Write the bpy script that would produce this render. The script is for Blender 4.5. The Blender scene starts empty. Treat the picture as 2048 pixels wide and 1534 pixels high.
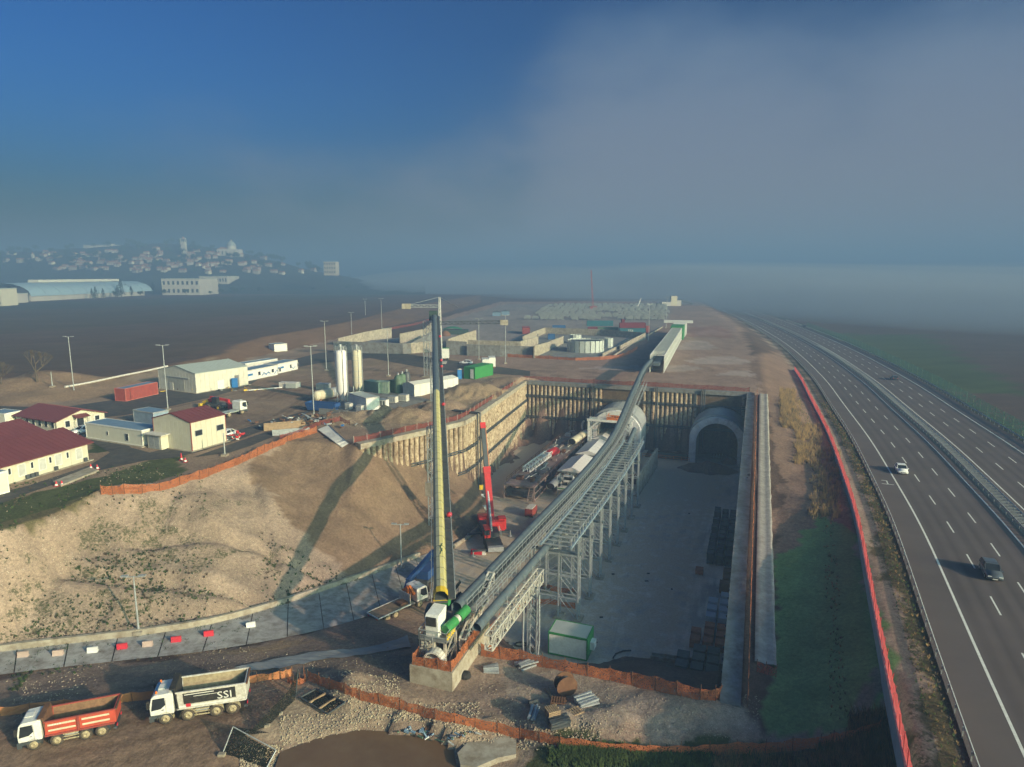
import bpy,math,random
import numpy as np
from mathutils import Vector,Matrix
from mathutils.geometry import delaunay_2d_cdt
R = random.Random(7)
rad = math.radians
S = bpy.context.scene
COL = S.collection
# ------------------------------------------------------------------ camera
F = 1330.0; PITCH = rad(9.35); CAMZ = 36.0
cam = bpy.data.cameras.new('camera'); cam.sensor_width = 36.0; cam.lens = 36.0 * F / 2048
cam.clip_start = 0.5; cam.clip_end = 20000
camo = bpy.data.objects.new('camera',cam); COL.objects.link(camo)
camo.location = (0,0,CAMZ); camo.rotation_euler = (rad(90) - PITCH,0,0)
S.camera = camo
# ------------------------------------------------------------------ light
SUN_EL = 18.0; SUN_AZ = 128.0            # azimuth clockwise from +Y
sd = Vector((math.sin(rad(SUN_AZ)) * math.cos(rad(SUN_EL)),math.cos(rad(SUN_AZ)) * math.cos(rad(SUN_EL)),math.sin(rad(SUN_EL))))
sun = bpy.data.lights.new('sun','SUN'); sun.energy = 2.35; sun.angle = rad(0.7); sun.color = (1.0,0.745,0.53)
suno = bpy.data.objects.new('sun',sun); COL.objects.link(suno)
suno.rotation_euler = sd.to_track_quat('Z','Y').to_euler()
S.view_settings.view_transform = 'Standard'; S.view_settings.look = 'None'
S.view_settings.gamma = 1.0; S.view_settings.exposure = 1.6
S.view_settings.use_curve_mapping = False
# ------------------------------------------------------------------ sky
W = bpy.data.worlds.new('World'); S.world = W; W.use_nodes = True
nt = W.node_tree; nt.nodes.clear()
def N(t,**k):
 n = nt.nodes.new(t)
 for a,b in k.items(): setattr(n,a,b)
 return n
def mth(op,a,b=None,c=None,clamp=False):
 n = N('ShaderNodeMath',operation=op); n.use_clamp = clamp
 for i,x in enumerate((a,b,c)):
  if x is None: continue
  if isinstance(x,(int,float)): n.inputs[i].default_value = x
  else: nt.links.new(x,n.inputs[i])
 return n.outputs[0]
sky = N('ShaderNodeTexSky',sky_type='NISHITA'); sky.sun_disc = False
sky.sun_elevation = rad(SUN_EL); sky.sun_rotation = rad(SUN_AZ)
sky.altitude = 100; sky.air_density = 1.0; sky.dust_density = 6.0; sky.ozone_density = 3.0
hsv = N('ShaderNodeHueSaturation'); hsv.inputs['Saturation'].default_value = 1.5; hsv.inputs['Value'].default_value = 0.135; hsv.inputs['Hue'].default_value = 0.488
tint = N('ShaderNodeMix',data_type='RGBA',blend_type='MULTIPLY'); tint.inputs['Factor'].default_value = 1.0; tint.inputs['B'].default_value = (0.40,0.89,1.24,1); nt.links.new(hsv.outputs[0],tint.inputs['A'])
gam = N('ShaderNodeGamma'); gam.inputs['Gamma'].default_value = 1.9; nt.links.new(sky.outputs[0],gam.inputs['Color'])
nt.links.new(gam.outputs[0],hsv.inputs['Color'])
tc = N('ShaderNodeTexCoord'); sx = N('ShaderNodeSeparateXYZ'); nt.links.new(tc.outputs['Generated'],sx.inputs[0])
az = mth('ARCTAN2',sx.outputs[0],sx.outputs[1])                 # 0 = +Y, positive to the right
el = mth('ARCSINE',sx.outputs[2])
# top of the fog bank as a function of azimuth (radians)
ramp = N('ShaderNodeFloatCurve')
mapn = mth('DIVIDE',mth('ADD',az,math.pi),2 * math.pi)
cv = ramp.mapping.curves[0]
pts = [(0.0,0.10),(0.25,0.05),(0.395,0.03),(0.44,0.05),(0.47,0.11),(0.50,0.22),(0.535,0.36),(0.565,0.33),(0.60,0.42),(0.65,0.40),(0.75,0.28),(0.85,0.14),(1.0,0.10)]
cv.points[0].location = pts[0]; cv.points[1].location = pts[-1]
for p in pts[1:-1]: cv.points.new(*p)
ramp.mapping.update()
nt.links.new(mapn,ramp.inputs['Value'])
n1 = N('ShaderNodeTexNoise'); n1.inputs['Scale'].default_value = 1.9; n1.inputs['Detail'].default_value = 10; n1.inputs['Roughness'].default_value = 0.56
mp = N('ShaderNodeMapping'); mp.inputs['Scale'].default_value = (1.0,1.0,2.2); mp.inputs['Rotation'].default_value = (0.0,0.35,0.0)
nt.links.new(tc.outputs['Generated'],mp.inputs[0]); nt.links.new(mp.outputs[0],n1.inputs['Vector'])
edge = mth('ADD',mth('SUBTRACT',ramp.outputs[0],el),mth('MULTIPLY',mth('SUBTRACT',n1.outputs[0],0.5),0.55))
mr = N('ShaderNodeMapRange',interpolation_type='SMOOTHERSTEP'); nt.links.new(edge,mr.inputs['Value'])
mr.inputs['From Min'].default_value = -0.12; mr.inputs['From Max'].default_value = 0.22
mr.inputs['To Max'].default_value = 0.93
bgs = N('ShaderNodeBackground'); nt.links.new(tint.outputs['Result'],bgs.inputs[0]); bgs.inputs[1].default_value = 0.075
# grey fog, a little lighter where it is thick
fr = N('ShaderNodeMapRange'); nt.links.new(el,fr.inputs['Value'])
fr.inputs['From Min'].default_value = 0.0; fr.inputs['From Max'].default_value = 0.45
mixc = N('ShaderNodeMix',data_type='RGBA'); nt.links.new(fr.outputs[0],mixc.inputs['Factor'])
mixc.inputs['A'].default_value = (0.096,0.087,0.097,1); mixc.inputs['B'].default_value = (0.028,0.066,0.120,1)
bgf = N('ShaderNodeBackground'); nt.links.new(mixc.outputs['Result'],bgf.inputs[0]); bgf.inputs[1].default_value = 1.0
ms = N('ShaderNodeMixShader'); nt.links.new(mr.outputs[0],ms.inputs[0]); nt.links.new(bgs.outputs[0],ms.inputs[1]); nt.links.new(bgf.outputs[0],ms.inputs[2])
wo = N('ShaderNodeOutputWorld'); nt.links.new(ms.outputs[0],wo.inputs[0])
S.cycles.volume_bounces = 2
S.cycles.max_bounces = 6
S.cycles.use_denoising = True
# ------------------------------------------------------------------ photo geometry: pixel row/column -> point on a level
CP,SP = math.cos(PITCH),math.sin(PITCH)
def G(px,py,z):
 u = (px - 1024) / F; v = (767 - py) / F
 t = (z - CAMZ) / (-SP + v * CP)
 return Vector((u * t,(CP + v * SP) * t,z))
def zat(Y,py):
 v = (767 - py) / F
 return CAMZ + Y * (-SP + v * CP) / (CP + v * SP)
def xat(px,Y,z):
 return (px - 1024) / F * (Y * CP - (z - CAMZ) * SP)
# ------------------------------------------------------------------ materials
def lin(h):
 h = h.lstrip('#'); o = []
 for i in (0,2,4):
  c = int(h[i:i + 2],16) / 255
  o.append(c / 12.92 if c <= 0.04045 else ((c + 0.055) / 1.055) ** 2.4)
 return tuple(o)
MATS = {}
def mat(name,col,rough=0.7,metal=0.0,var=0.18,scale=3.0,dirt=None,dirt_amt=0.35,bump=0.0,bscale=20,spec=0.3,emit=None,alpha=None,streak=0.0):
 if name in MATS: return MATS[name]
 m = bpy.data.materials.new(name); m.use_nodes = True; t = m.node_tree; b = t.nodes['Principled BSDF']
 if isinstance(col,str): col = lin(col)
 b.inputs['Roughness'].default_value = rough; b.inputs['Metallic'].default_value = metal
 b.inputs['Specular IOR Level'].default_value = spec
 geo = t.nodes.new('ShaderNodeNewGeometry'); pos = geo.outputs['Position']
 n = t.nodes.new('ShaderNodeTexNoise'); n.inputs['Scale'].default_value = scale * 0.35; n.inputs['Detail'].default_value = 8; n.inputs['Roughness'].default_value = 0.65
 if streak:
  mpn = t.nodes.new('ShaderNodeMapping'); mpn.inputs['Scale'].default_value = (1,1,streak); t.links.new(pos,mpn.inputs[0]); t.links.new(mpn.outputs[0],n.inputs['Vector'])
 else: t.links.new(pos,n.inputs['Vector'])
 cr = t.nodes.new('ShaderNodeMapRange'); t.links.new(n.outputs[0],cr.inputs['Value'])
 cr.inputs['From Min'].default_value = 0.3; cr.inputs['From Max'].default_value = 0.7
 cr.inputs['To Min'].default_value = 1 - var; cr.inputs['To Max'].default_value = 1 + var
 mul = t.nodes.new('ShaderNodeVectorMath'); mul.operation = 'SCALE'; mul.inputs[0].default_value = col; t.links.new(cr.outputs[0],mul.inputs['Scale'])
 out = mul.outputs[0]
 if dirt:
  if isinstance(dirt,str): dirt = lin(dirt)
  n2 = t.nodes.new('ShaderNodeTexNoise'); n2.inputs['Scale'].default_value = scale; n2.inputs['Detail'].default_value = 10; n2.inputs['Roughness'].default_value = 0.7
  t.links.new(pos,n2.inputs['Vector'])
  r2 = t.nodes.new('ShaderNodeMapRange'); t.links.new(n2.outputs[0],r2.inputs['Value']); r2.inputs['From Min'].default_value = 0.42; r2.inputs['From Max'].default_value = 0.68; r2.inputs['To Max'].default_value = dirt_amt * 1.6
  mx = t.nodes.new('ShaderNodeMix'); mx.data_type = 'RGBA'; t.links.new(r2.outputs[0],mx.inputs['Factor']); t.links.new(out,mx.inputs['A']); mx.inputs['B'].default_value = (*dirt,1)
  out = mx.outputs['Result']
 t.links.new(out,b.inputs['Base Color'])
 if bump:
  n3 = t.nodes.new('ShaderNodeTexNoise'); n3.inputs['Scale'].default_value = bscale; n3.inputs['Detail'].default_value = 6
  t.links.new(pos,n3.inputs['Vector'])
  bp = t.nodes.new('ShaderNodeBump'); bp.inputs['Distance'].default_value = 0.05; bp.inputs['Strength'].default_value = bump
  t.links.new(n3.outputs[0],bp.inputs['Height']); t.links.new(bp.outputs[0],b.inputs['Normal'])
 if emit:
  b.inputs['Emission Color'].default_value = (*emit,1); b.inputs['Emission Strength'].default_value = 1.5
 if alpha is not None: b.inputs['Alpha'].default_value = alpha
 MATS[name] = m; return m
def net_mat(name,col,cell=0.09,hole=0.35,alpha_fix=None):
 """plastic netting: thin threads with open cells too small to see one by one"""
 m = mat(name,col,0.6,var=0.22,scale=1.2)
 t = m.node_tree; b = t.nodes['Principled BSDF']
 tr = t.nodes.new('ShaderNodeTexNoise'); tr.inputs['Scale'].default_value = 1 / cell; tr.inputs['Detail'].default_value = 1
 g = t.nodes.new('ShaderNodeNewGeometry'); t.links.new(g.outputs['Position'],tr.inputs['Vector'])
 gt = t.nodes.new('ShaderNodeMath'); gt.operation = 'GREATER_THAN'; gt.inputs[1].default_value = hole; t.links.new(tr.outputs[0],gt.inputs[0])
 tl = t.nodes.new('ShaderNodeBsdfTranslucent'); tp = t.nodes.new('ShaderNodeBsdfTransparent'); mx = t.nodes.new('ShaderNodeMixShader'); mx2 = t.nodes.new('ShaderNodeMixShader')
 t.links.new(b.inputs['Base Color'].links[0].from_socket,tl.inputs['Color']); mx.inputs[0].default_value = 0.45
 t.links.new(b.outputs[0],mx.inputs[1]); t.links.new(tl.outputs[0],mx.inputs[2]); t.links.new(gt.outputs[0],mx2.inputs[0]); t.links.new(tp.outputs[0],mx2.inputs[1]); t.links.new(mx.outputs[0],mx2.inputs[2])
 t.links.new(mx2.outputs[0],t.nodes['Material Output'].inputs['Surface'])
 return m
M = dict(
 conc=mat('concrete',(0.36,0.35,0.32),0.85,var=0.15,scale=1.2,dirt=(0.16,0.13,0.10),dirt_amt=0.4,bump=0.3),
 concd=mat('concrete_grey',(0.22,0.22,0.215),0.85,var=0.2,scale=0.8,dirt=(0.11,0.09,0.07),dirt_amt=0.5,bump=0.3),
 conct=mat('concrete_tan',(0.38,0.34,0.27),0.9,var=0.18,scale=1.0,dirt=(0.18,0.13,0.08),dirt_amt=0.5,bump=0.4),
 pile=mat('rough_pile_concrete',(0.48,0.385,0.27),0.95,var=0.32,scale=1.6,dirt=(0.17,0.10,0.05),dirt_amt=0.7,bump=0.9,bscale=5,streak=0.35),
 pile_in=mat('soil_between_piles',(0.16,0.11,0.07),0.98,var=0.3,scale=2,dirt=(0.07,0.05,0.03),dirt_amt=0.5,bump=0.8,bscale=6),
 galv=mat('galvanised_steel',(0.42,0.45,0.46),0.5,0.35,var=0.15,scale=4,dirt=(0.15,0.13,0.11),dirt_amt=0.3),
 steel=mat('dark_steel',(0.075,0.09,0.10),0.55,0.3,var=0.25,scale=3,dirt=(0.14,0.11,0.09),dirt_amt=0.3),
 belt=mat('blue_grey_cover_sheet',(0.10,0.135,0.16),0.5,0.1,var=0.2,scale=3,dirt=(0.16,0.14,0.12),dirt_amt=0.3),
 rubber=mat('black_rubber',(0.02,0.02,0.02),0.85,var=0.3,dirt=(0.10,0.08,0.06),dirt_amt=0.3),
 tyre=mat('muddy_tyre_rubber',(0.05,0.042,0.036),0.9,var=0.3,scale=6,dirt=(0.16,0.12,0.08),dirt_amt=0.5),
 rimmud=mat('muddy_wheel_rim',(0.42,0.35,0.22),0.8,var=0.25,scale=8,dirt=(0.16,0.12,0.07),dirt_amt=0.5),
 white=mat('white_paint',(0.74,0.74,0.70),0.45,var=0.08,dirt=(0.4,0.36,0.3),dirt_amt=0.25),
 whited=mat('dusty_white_paint',(0.62,0.60,0.55),0.6,var=0.12,dirt=(0.3,0.25,0.19),dirt_amt=0.45),
 cream=mat('cream_cladding',(0.56,0.53,0.42),0.6,var=0.07,scale=1,dirt=(0.45,0.40,0.28),dirt_amt=0.2),
 greywall=mat('pale_grey_cladding',(0.60,0.58,0.49),0.6,var=0.07,scale=1,dirt=(0.4,0.37,0.3),dirt_amt=0.2),
 redroof=mat('dark_red_roof_sheet',(0.15,0.042,0.046),0.55,var=0.12,scale=1,dirt=(0.14,0.045,0.045),dirt_amt=0.3),
 greyroof=mat('grey_roof_sheet',(0.42,0.46,0.42),0.5,0.1,var=0.08),
 glass=mat('dark_window_glass',(0.025,0.03,0.035),0.12,var=0.2,spec=0.6),
 red=mat('red_paint',(0.55,0.03,0.035),0.45,var=0.15,dirt=(0.25,0.08,0.05),dirt_amt=0.3),
 redm=mat('signal_red_plastic',(0.58,0.03,0.05),0.5,var=0.1,dirt=(0.3,0.1,0.08),dirt_amt=0.2),
 rust=mat('rusty_steel',(0.16,0.08,0.045),0.85,var=0.3,scale=5,dirt=(0.12,0.06,0.035),dirt_amt=0.5),
 cred=mat('red_container_paint',(0.30,0.055,0.045),0.6,var=0.15,dirt=(0.2,0.10,0.07),dirt_amt=0.3),
 cdred=mat('maroon_container_paint',(0.16,0.025,0.035),0.6,var=0.15),
 cteal=mat('teal_container_paint',(0.03,0.13,0.16),0.6,var=0.15),
 cblue=mat('blue_container_paint',(0.03,0.10,0.24),0.6,var=0.15),
 cgreen=mat('bright_green_paint',(0.035,0.22,0.06),0.5,var=0.15,dirt=(0.1,0.2,0.08),dirt_amt=0.2),
 dgreen=mat('dull_green_paint',(0.10,0.17,0.11),0.6,var=0.15,dirt=(0.1,0.1,0.07),dirt_amt=0.3),
 broof=mat('blue_grey_roof',(0.16,0.24,0.32),0.5,var=0.12),
 sky_b=mat('bright_blue_paint',(0.03,0.16,0.42),0.5,var=0.12),
 yellow=mat('faded_yellow_cover',(0.52,0.45,0.17),0.55,var=0.10,scale=2,dirt=(0.55,0.52,0.36),dirt_amt=0.35),
 yelg=mat('greyer_pale_cover',(0.40,0.39,0.26),0.6,var=0.15,scale=2,dirt=(0.28,0.27,0.2),dirt_amt=0.4),
 yelp=mat('yellow_paint',(0.62,0.42,0.03),0.5,var=0.1),
 orange=mat('orange_paint',(0.62,0.17,0.03),0.5,var=0.15),
 onet=net_mat('orange_netting',(0.56,0.19,0.08),0.10,0.41),
 rnet=net_mat('red_netting',(0.34,0.09,0.065),0.10,0.46),rvnet=net_mat('vivid_red_netting',(0.72,0.13,0.14),0.10,0.36),
 bnet=net_mat('black_shade_netting',(0.025,0.028,0.02),0.10,0.44),
 gnet=net_mat('green_screen_mesh',(0.03,0.085,0.07),0.3,0.50),
 tan=mat('beige_tank_paint',(0.62,0.56,0.41),0.55,var=0.08,dirt=(0.42,0.36,0.25),dirt_amt=0.3),
 wood=mat('weathered_timber',(0.30,0.21,0.13),0.85,var=0.25,scale=6),
 asph=mat('dark_asphalt',(0.055,0.053,0.052),0.9,var=0.25,scale=0.6,dirt=(0.12,0.095,0.075),dirt_amt=0.45,bump=0.2,bscale=30),
 hwy=mat('highway_asphalt',(0.100,0.078,0.076),0.88,var=0.16,scale=0.25,dirt=(0.115,0.088,0.076),dirt_amt=0.3,bump=0.15,bscale=25),
 paint=mat('road_paint',(0.68,0.67,0.62),0.7,var=0.15,scale=6),
 leaf=mat('evergreen_leaves',(0.028,0.05,0.02),0.8,var=0.4,scale=2),
 bleaf=mat('bare_twig_bark',(0.10,0.075,0.05),0.9,var=0.3,scale=2),
 tuft=mat('green_weeds',(0.06,0.09,0.025),0.9,var=0.4,scale=2),
 dry=mat('dry_grass_stems',(0.26,0.17,0.08),0.95,var=0.35,scale=2),
 stone=mat('pale_gravel_stone',(0.38,0.31,0.22),0.9,var=0.35,scale=8),
 tdark=mat('dark_tarpaulin',(0.035,0.06,0.05),0.7,var=0.3),
 lens=mat('lamp_lens',(0.8,0.8,0.75),0.15,var=0.05,spec=0.6),
 amber=mat('amber_beacon_lens',(0.75,0.16,0.02),0.3,var=0.05),
 townw=mat('greyed_render_wall',(0.36,0.32,0.28),0.85,var=0.25,scale=0.2),
 far=mat('pale_render_wall',(0.46,0.43,0.38),0.8,var=0.12,scale=0.2),
 farroof=mat('terracotta_tiles',(0.32,0.16,0.10),0.85,var=0.2,scale=0.3),
)
# ------------------------------------------------------------------ mesh builder
class MB:
 def __init__(s): s.v = []; s.f = []; s.m = []; s.s = []
 def add(s,vs,fs,mi=0,sm=False):
  o = len(s.v); s.v += [tuple(v) for v in vs]
  for f in fs: s.f.append(tuple(o + i for i in f)); s.m.append(mi); s.s.append(sm)
  return s
 def bx(s,x0,x1,y0,y1,z0,z1,mi=0):
  return s.add([(x0,y0,z0),(x1,y0,z0),(x1,y1,z0),(x0,y1,z0),(x0,y0,z1),(x1,y0,z1),(x1,y1,z1),(x0,y1,z1)],
              [(0,3,2,1),(4,5,6,7),(0,1,5,4),(1,2,6,5),(2,3,7,6),(3,0,4,7)],mi)
 def beam(s,p,q,w,h=None,mi=0,up=(0,0,1)):
  p = Vector(p); q = Vector(q); h = h or w; d = (q - p)
  if d.length < 1e-6: return s
  d.normalize(); u = Vector(up)
  if abs(d.dot(u)) > 0.99: u = Vector((0,1,0))
  a = d.cross(u).normalized(); b = a.cross(d).normalized(); vs = []
  for c in (p,q):
   for i,j in ((-1,-1),(1,-1),(1,1),(-1,1)): vs.append(c + a * (i * w / 2) + b * (j * h / 2))
  return s.add(vs,[(0,1,2,3),(7,6,5,4),(0,4,5,1),(1,5,6,2),(2,6,7,3),(3,7,4,0)],mi)
 def tube(s,p,q,r,n=8,r2=None,mi=0,caps=True,sm=True):
  p = Vector(p); q = Vector(q); r2 = r if r2 is None else r2; d = (q - p).normalized()
  u = Vector((0,0,1)) if abs(d.z) < 0.95 else Vector((1,0,0)); a = d.cross(u).normalized(); b = d.cross(a).normalized(); vs = []
  for c,rr in ((p,r),(q,r2)):
   for i in range(n):
    t = 2 * math.pi * i / n; vs.append(c + a * (math.cos(t) * rr) + b * (math.sin(t) * rr))
  s.add(vs,[(i,i + n,(i + 1) % n + n,(i + 1) % n) for i in range(n)],mi,sm)
  if caps: s.add(vs,[tuple(range(n)),tuple(range(2 * n - 1,n - 1,-1))],mi)
  return s
 def path(s,pts,r,n=6,mi=0):
  for a,b in zip(pts[:-1],pts[1:]): s.tube(a,b,r,n,mi=mi)
  return s
 def lathe(s,prof,n=24,o=(0,0,0),mi=0,sm=True):      # profile of (radius, z)
  o = Vector(o); vs = []
  for r_,z in prof:
   for i in range(n): t = 2 * math.pi * i / n; vs.append(o + Vector((math.cos(t) * r_,math.sin(t) * r_,z)))
  fs = []
  for k in range(len(prof) - 1):
   for i in range(n): fs.append((k * n + i,k * n + (i + 1) % n,(k + 1) * n + (i + 1) % n,(k + 1) * n + i))
  s.add(vs,fs,mi,sm); s.add(vs[:n],[tuple(range(n - 1,-1,-1))],mi); s.add(vs[-n:],[tuple(range(n))],mi)
  return s
 def prism(s,poly,a,b,ax='y',mi=0):                    # polygon in the two other axes, swept a..b along ax
  def P(u,v,w): return {'y': (u,w,v),'x': (w,u,v),'z': (u,v,w)}[ax]
  n = len(poly); vs = [P(u,v,a) for u,v in poly] + [P(u,v,b) for u,v in poly]
  return s.add(vs,[tuple(range(n)),tuple(range(2 * n - 1,n - 1,-1))] + [(i,i + n,(i + 1) % n + n,(i + 1) % n) for i in range(n)],mi)
 def truss(s,p,q,side,h,w,n,r=0.06,mi=0):
  """box truss from p to q: side = unit vector across, w wide, h high (p, q at the bottom centre)"""
  p = Vector(p); q = Vector(q); side = Vector(side); up = Vector((0,0,h)); c = []
  for i in range(n + 1):
   m_ = p.lerp(q,i / n); c.append([m_ - side * w / 2,m_ + side * w / 2,m_ + side * w / 2 + up,m_ - side * w / 2 + up])
  for k in range(4): s.beam(c[0][k],c[-1][k],r * 1.6,mi=mi)
  for i in range(n + 1):
   for k in range(4): s.beam(c[i][k],c[i][(k + 1) % 4],r,mi=mi)
  for i in range(n):
   a,b = c[i],c[i + 1]
   if i % 2: a,b = b,a
   s.beam(a[0],b[3],r,mi=mi); s.beam(a[1],b[2],r,mi=mi); s.beam(a[0],b[1],r,mi=mi)
  return s
 def build(s,name,mats,parent=None,link=True):
  me = bpy.data.meshes.new(name); me.from_pydata(s.v,[],s.f)
  if not isinstance(mats,(list,tuple)): mats = [mats]
  for m_ in mats: me.materials.append(m_)
  me.polygons.foreach_set('material_index',s.m); me.polygons.foreach_set('use_smooth',s.s); me.update()
  o = bpy.data.objects.new(name,me)
  if link: COL.objects.link(o)
  if parent is not None: o.parent = parent
  return o
def tag(o,label=None,cat=None,group=None,kind=None):
 if label: o['label'] = label
 if cat: o['category'] = cat
 if group: o['group'] = group
 if kind: o['kind'] = kind
 return o
def thing(name,label,cat,loc=(0,0,0),rz=0,group=None,kind=None):
 o = bpy.data.objects.new(name,None); o.empty_display_size = 0.3; COL.objects.link(o)
 o.location = loc; o.rotation_euler = (0,0,rz); return tag(o,label,cat,group,kind)
def kids(o): return [c for c in KID.get(o.name,[])]
def copy_thing(o,loc,rz=0,label=None,group=None,scale=None):
 def rec(a,par):
  c = a.copy(); COL.objects.link(c); c.parent = par
  for ch in a.children: rec(ch,c)
  return c
 c = rec(o,None); c.location = loc; c.rotation_euler = (0,0,rz)
 if label: c['label'] = label
 if group: c['group'] = group
 if scale: c.scale = scale
 return c
def share(name,me_obj,parent,loc,rot=(0,0,0),scale=None):
 o = bpy.data.objects.new(name,me_obj.data); COL.objects.link(o); o.parent = parent; o.location = loc; o.rotation_euler = rot
 if scale: o.scale = scale
 return o
def heading(a,b): return math.atan2(b[1] - a[1],b[0] - a[0])
def text(body,size,m,parent,loc,rot,name='lettering',ext=0.01,align='CENTER'):
 c = bpy.data.curves.new(name,'FONT'); c.body = body; c.size = size; c.extrude = ext; c.align_x = align; c.align_y = 'CENTER'
 c.resolution_u = 2
 c.materials.append(m); tmp = bpy.data.objects.new(name,c); COL.objects.link(tmp)
 bpy.context.view_layer.update(); me = bpy.data.meshes.new_from_object(tmp.evaluated_get(bpy.context.evaluated_depsgraph_get()))
 bpy.data.objects.remove(tmp); o = bpy.data.objects.new(name,me); COL.objects.link(o); o.parent = parent; o.location = loc; o.rotation_euler = rot
 if not me.materials: me.materials.append(m)
 return o
# ================================================================== highway centre line
HL = [(42.7,54.1),(50.8,72.3),(59.5,92.0),(68.5,115.2),(79.0,142.5),(93.0,183.0),(108.0,226.0),(132.0,305.0),(153.0,385.0),(180.0,505.0),(212,670.0)]
d0 = Vector((0.395,0.919)); dl = Vector((0.20,0.98)).normalized()
HP = [Vector((42.7,54.1)) - d0 * k for k in (120,80,40,20)] + [Vector(p) for p in HL] + [Vector(HL[-1]) + dl * k for k in (200,500,1000)]
def smooth_line(pts,step=4.0):
 P_ = [Vector(p) for p in pts]; out = []
 for i in range(len(P_) - 1):
  a = P_[max(i - 1,0)]; b = P_[i]; c = P_[i + 1]; d = P_[min(i + 2,len(P_) - 1)]
  n = max(1,int((c - b).length / step))
  for k in range(n):
   t = k / n; t2 = t * t; t3 = t2 * t
   m1 = (c - a) * 0.5 * min(1,(c - b).length / max((c - a).length * 0.5,1e-6)); m2 = (d - b) * 0.5 * min(1,(c - b).length / max((d - b).length * 0.5,1e-6))
   out.append(b * (2 * t3 - 3 * t2 + 1) + m1 * (t3 - 2 * t2 + t) + c * (-2 * t3 + 3 * t2) + m2 * (t3 - t2))
 out.append(P_[-1]); return out
HC = smooth_line(HP,4.0)
for _ in range(12):
 HC = [HC[0]] + [(HC[i - 1] + HC[i] * 2 + HC[i + 1]) / 4 for i in range(1,len(HC) - 1)] + [HC[-1]]
HS = [0.0]
for a,b in zip(HC[:-1],HC[1:]): HS.append(HS[-1] + (b - a).length)
HT = [(HC[min(i + 1,len(HC) - 1)] - HC[max(i - 1,0)]).normalized() for i in range(len(HC))]
def hpt(s,off,z=0.0):
 import bisect
 i = min(max(bisect.bisect(HS,s) - 1,0),len(HC) - 2); t = (s - HS[i]) / (HS[i + 1] - HS[i])
 p = HC[i].lerp(HC[i + 1],t); d = HT[i].lerp(HT[i + 1],t).normalized()
 return Vector((p.x + d.y * off,p.y - d.x * off,z))
SMAX = HS[-1]
def hs_at(Y):                              # arc length where the line passes a given Y
 return float(np.interp(Y,[p.y for p in HC],HS))
# ================================================================== terrain levels
# breaklines: pixels of the photograph back-projected on their level
def GL(lst): return [G(*p) for p in lst]
V2 = lambda x,y,z: Vector((x,y,z))
A0,A1,A2,A3 = G(715,889,5),G(864,857,5),G(922,843,5),G(948,829,5)
A4,A5,A6 = G(1048,762,5),Vector((63.0,172.1,5)),Vector((20.6,56.5,-4))
def fl(v,z=-12): return Vector((v.x,v.y,z))
axv = Vector((A5.x - A6.x,A5.y - A6.y,0)).normalized(); axw = Vector((axv.y,-axv.x,0))
def inset(v,toward,d=0.9,z=-12):
 t = Vector((toward[0] - v.x,toward[1] - v.y,0)).normalized() * d
 return Vector((v.x + t.x,v.y + t.y,z))
pc = (25,130)
BL = []
BL.append([G(-300,1112,5),G(0,1062,5),G(100,1032,5),G(205,990,5),G(380,957,5),G(470,925,5),G(560,887,5),G(636,856,5),G(690,884,5),A0,A1,A2,A3,A4,A5,Vector((42,115,.8)),A6])
# wall foot / earth slope against the left wall
fa,fb,fc,fd = inset(A0,pc,.5,4.4),inset(A0.lerp(A1,.55),pc,.9,-1.4),inset(A1,pc,.9,-4),inset(A2,pc,.9,-7.5)
fe,ff,fg = inset(A3,pc,.9,-11.6),inset(A4,pc,1.2),inset(A5,pc,1.2)
fh = inset(A6,pc,1.5,-12)
toe = [G(-300,1347,-6.6),G(0,1303,-6.5),G(280,1270,-6.8),G(420,1248,-7.1),G(560,1210,-8),G(700,1163,-9.5),G(800,1128,-10.7),G(865,1103,-12),G(905,1094,-12),G(968,1046,-12),G(976,1010,-12),fe]
BL.append(toe)
BL.append([fa,fb,fc,fd,fe,ff,fg,Vector((fg.x - axv.x * 60,fg.y - axv.y * 60,-12)),fh])
rnear = [G(-300,1400,-6.7),G(0,1350,-6.6),G(240,1322,-6.9),G(430,1300,-7.1),G(620,1265,-8),G(740,1232,-9.6),G(840,1205,-11.2),G(905,1180,-12)]
BL.append(rnear)
fgb = [G(-300,1470,-5.2),G(0,1395,-5.4),G(250,1362,-5.5),G(480,1335,-5.6),G(640,1315,-5.6),G(740,1312,-5.4),G(820,1365,-5),G(905,1385,-5),G(967,1302,-5),G(1100,1327,-5),G(1300,1370,-5),G(1430,1397,-4.8),A6]
BL.append(fgb)
BL.append([G(955,1215,-12),G(985,1262,-12),G(1075,1332,-12),G(1200,1328,-12),G(1250,1312,-12),G(1299,1317,-12),G(1395,1332,-12),G(1457,1326,-12),fh])
# field edge above the yard, berm foot
BL.append([G(-500,700,7),G(-250,740,7),G(0,757,7),G(130,772,7),G(335,731,7.4),G(430,712,7.5),G(470,690,8.5),G(520,675,9),G(600,662,9),G(700,643,8.5),G(800,618,8),G(860,606,7.5),G(960,590,7)])
BL.append([G(-500,800,5),G(0,812,5),G(160,800,5),G(330,768,5),G(440,738,5),G(520,712,5),G(600,696,5),G(700,672,5),G(860,635,5),G(960,606,5)])
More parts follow.
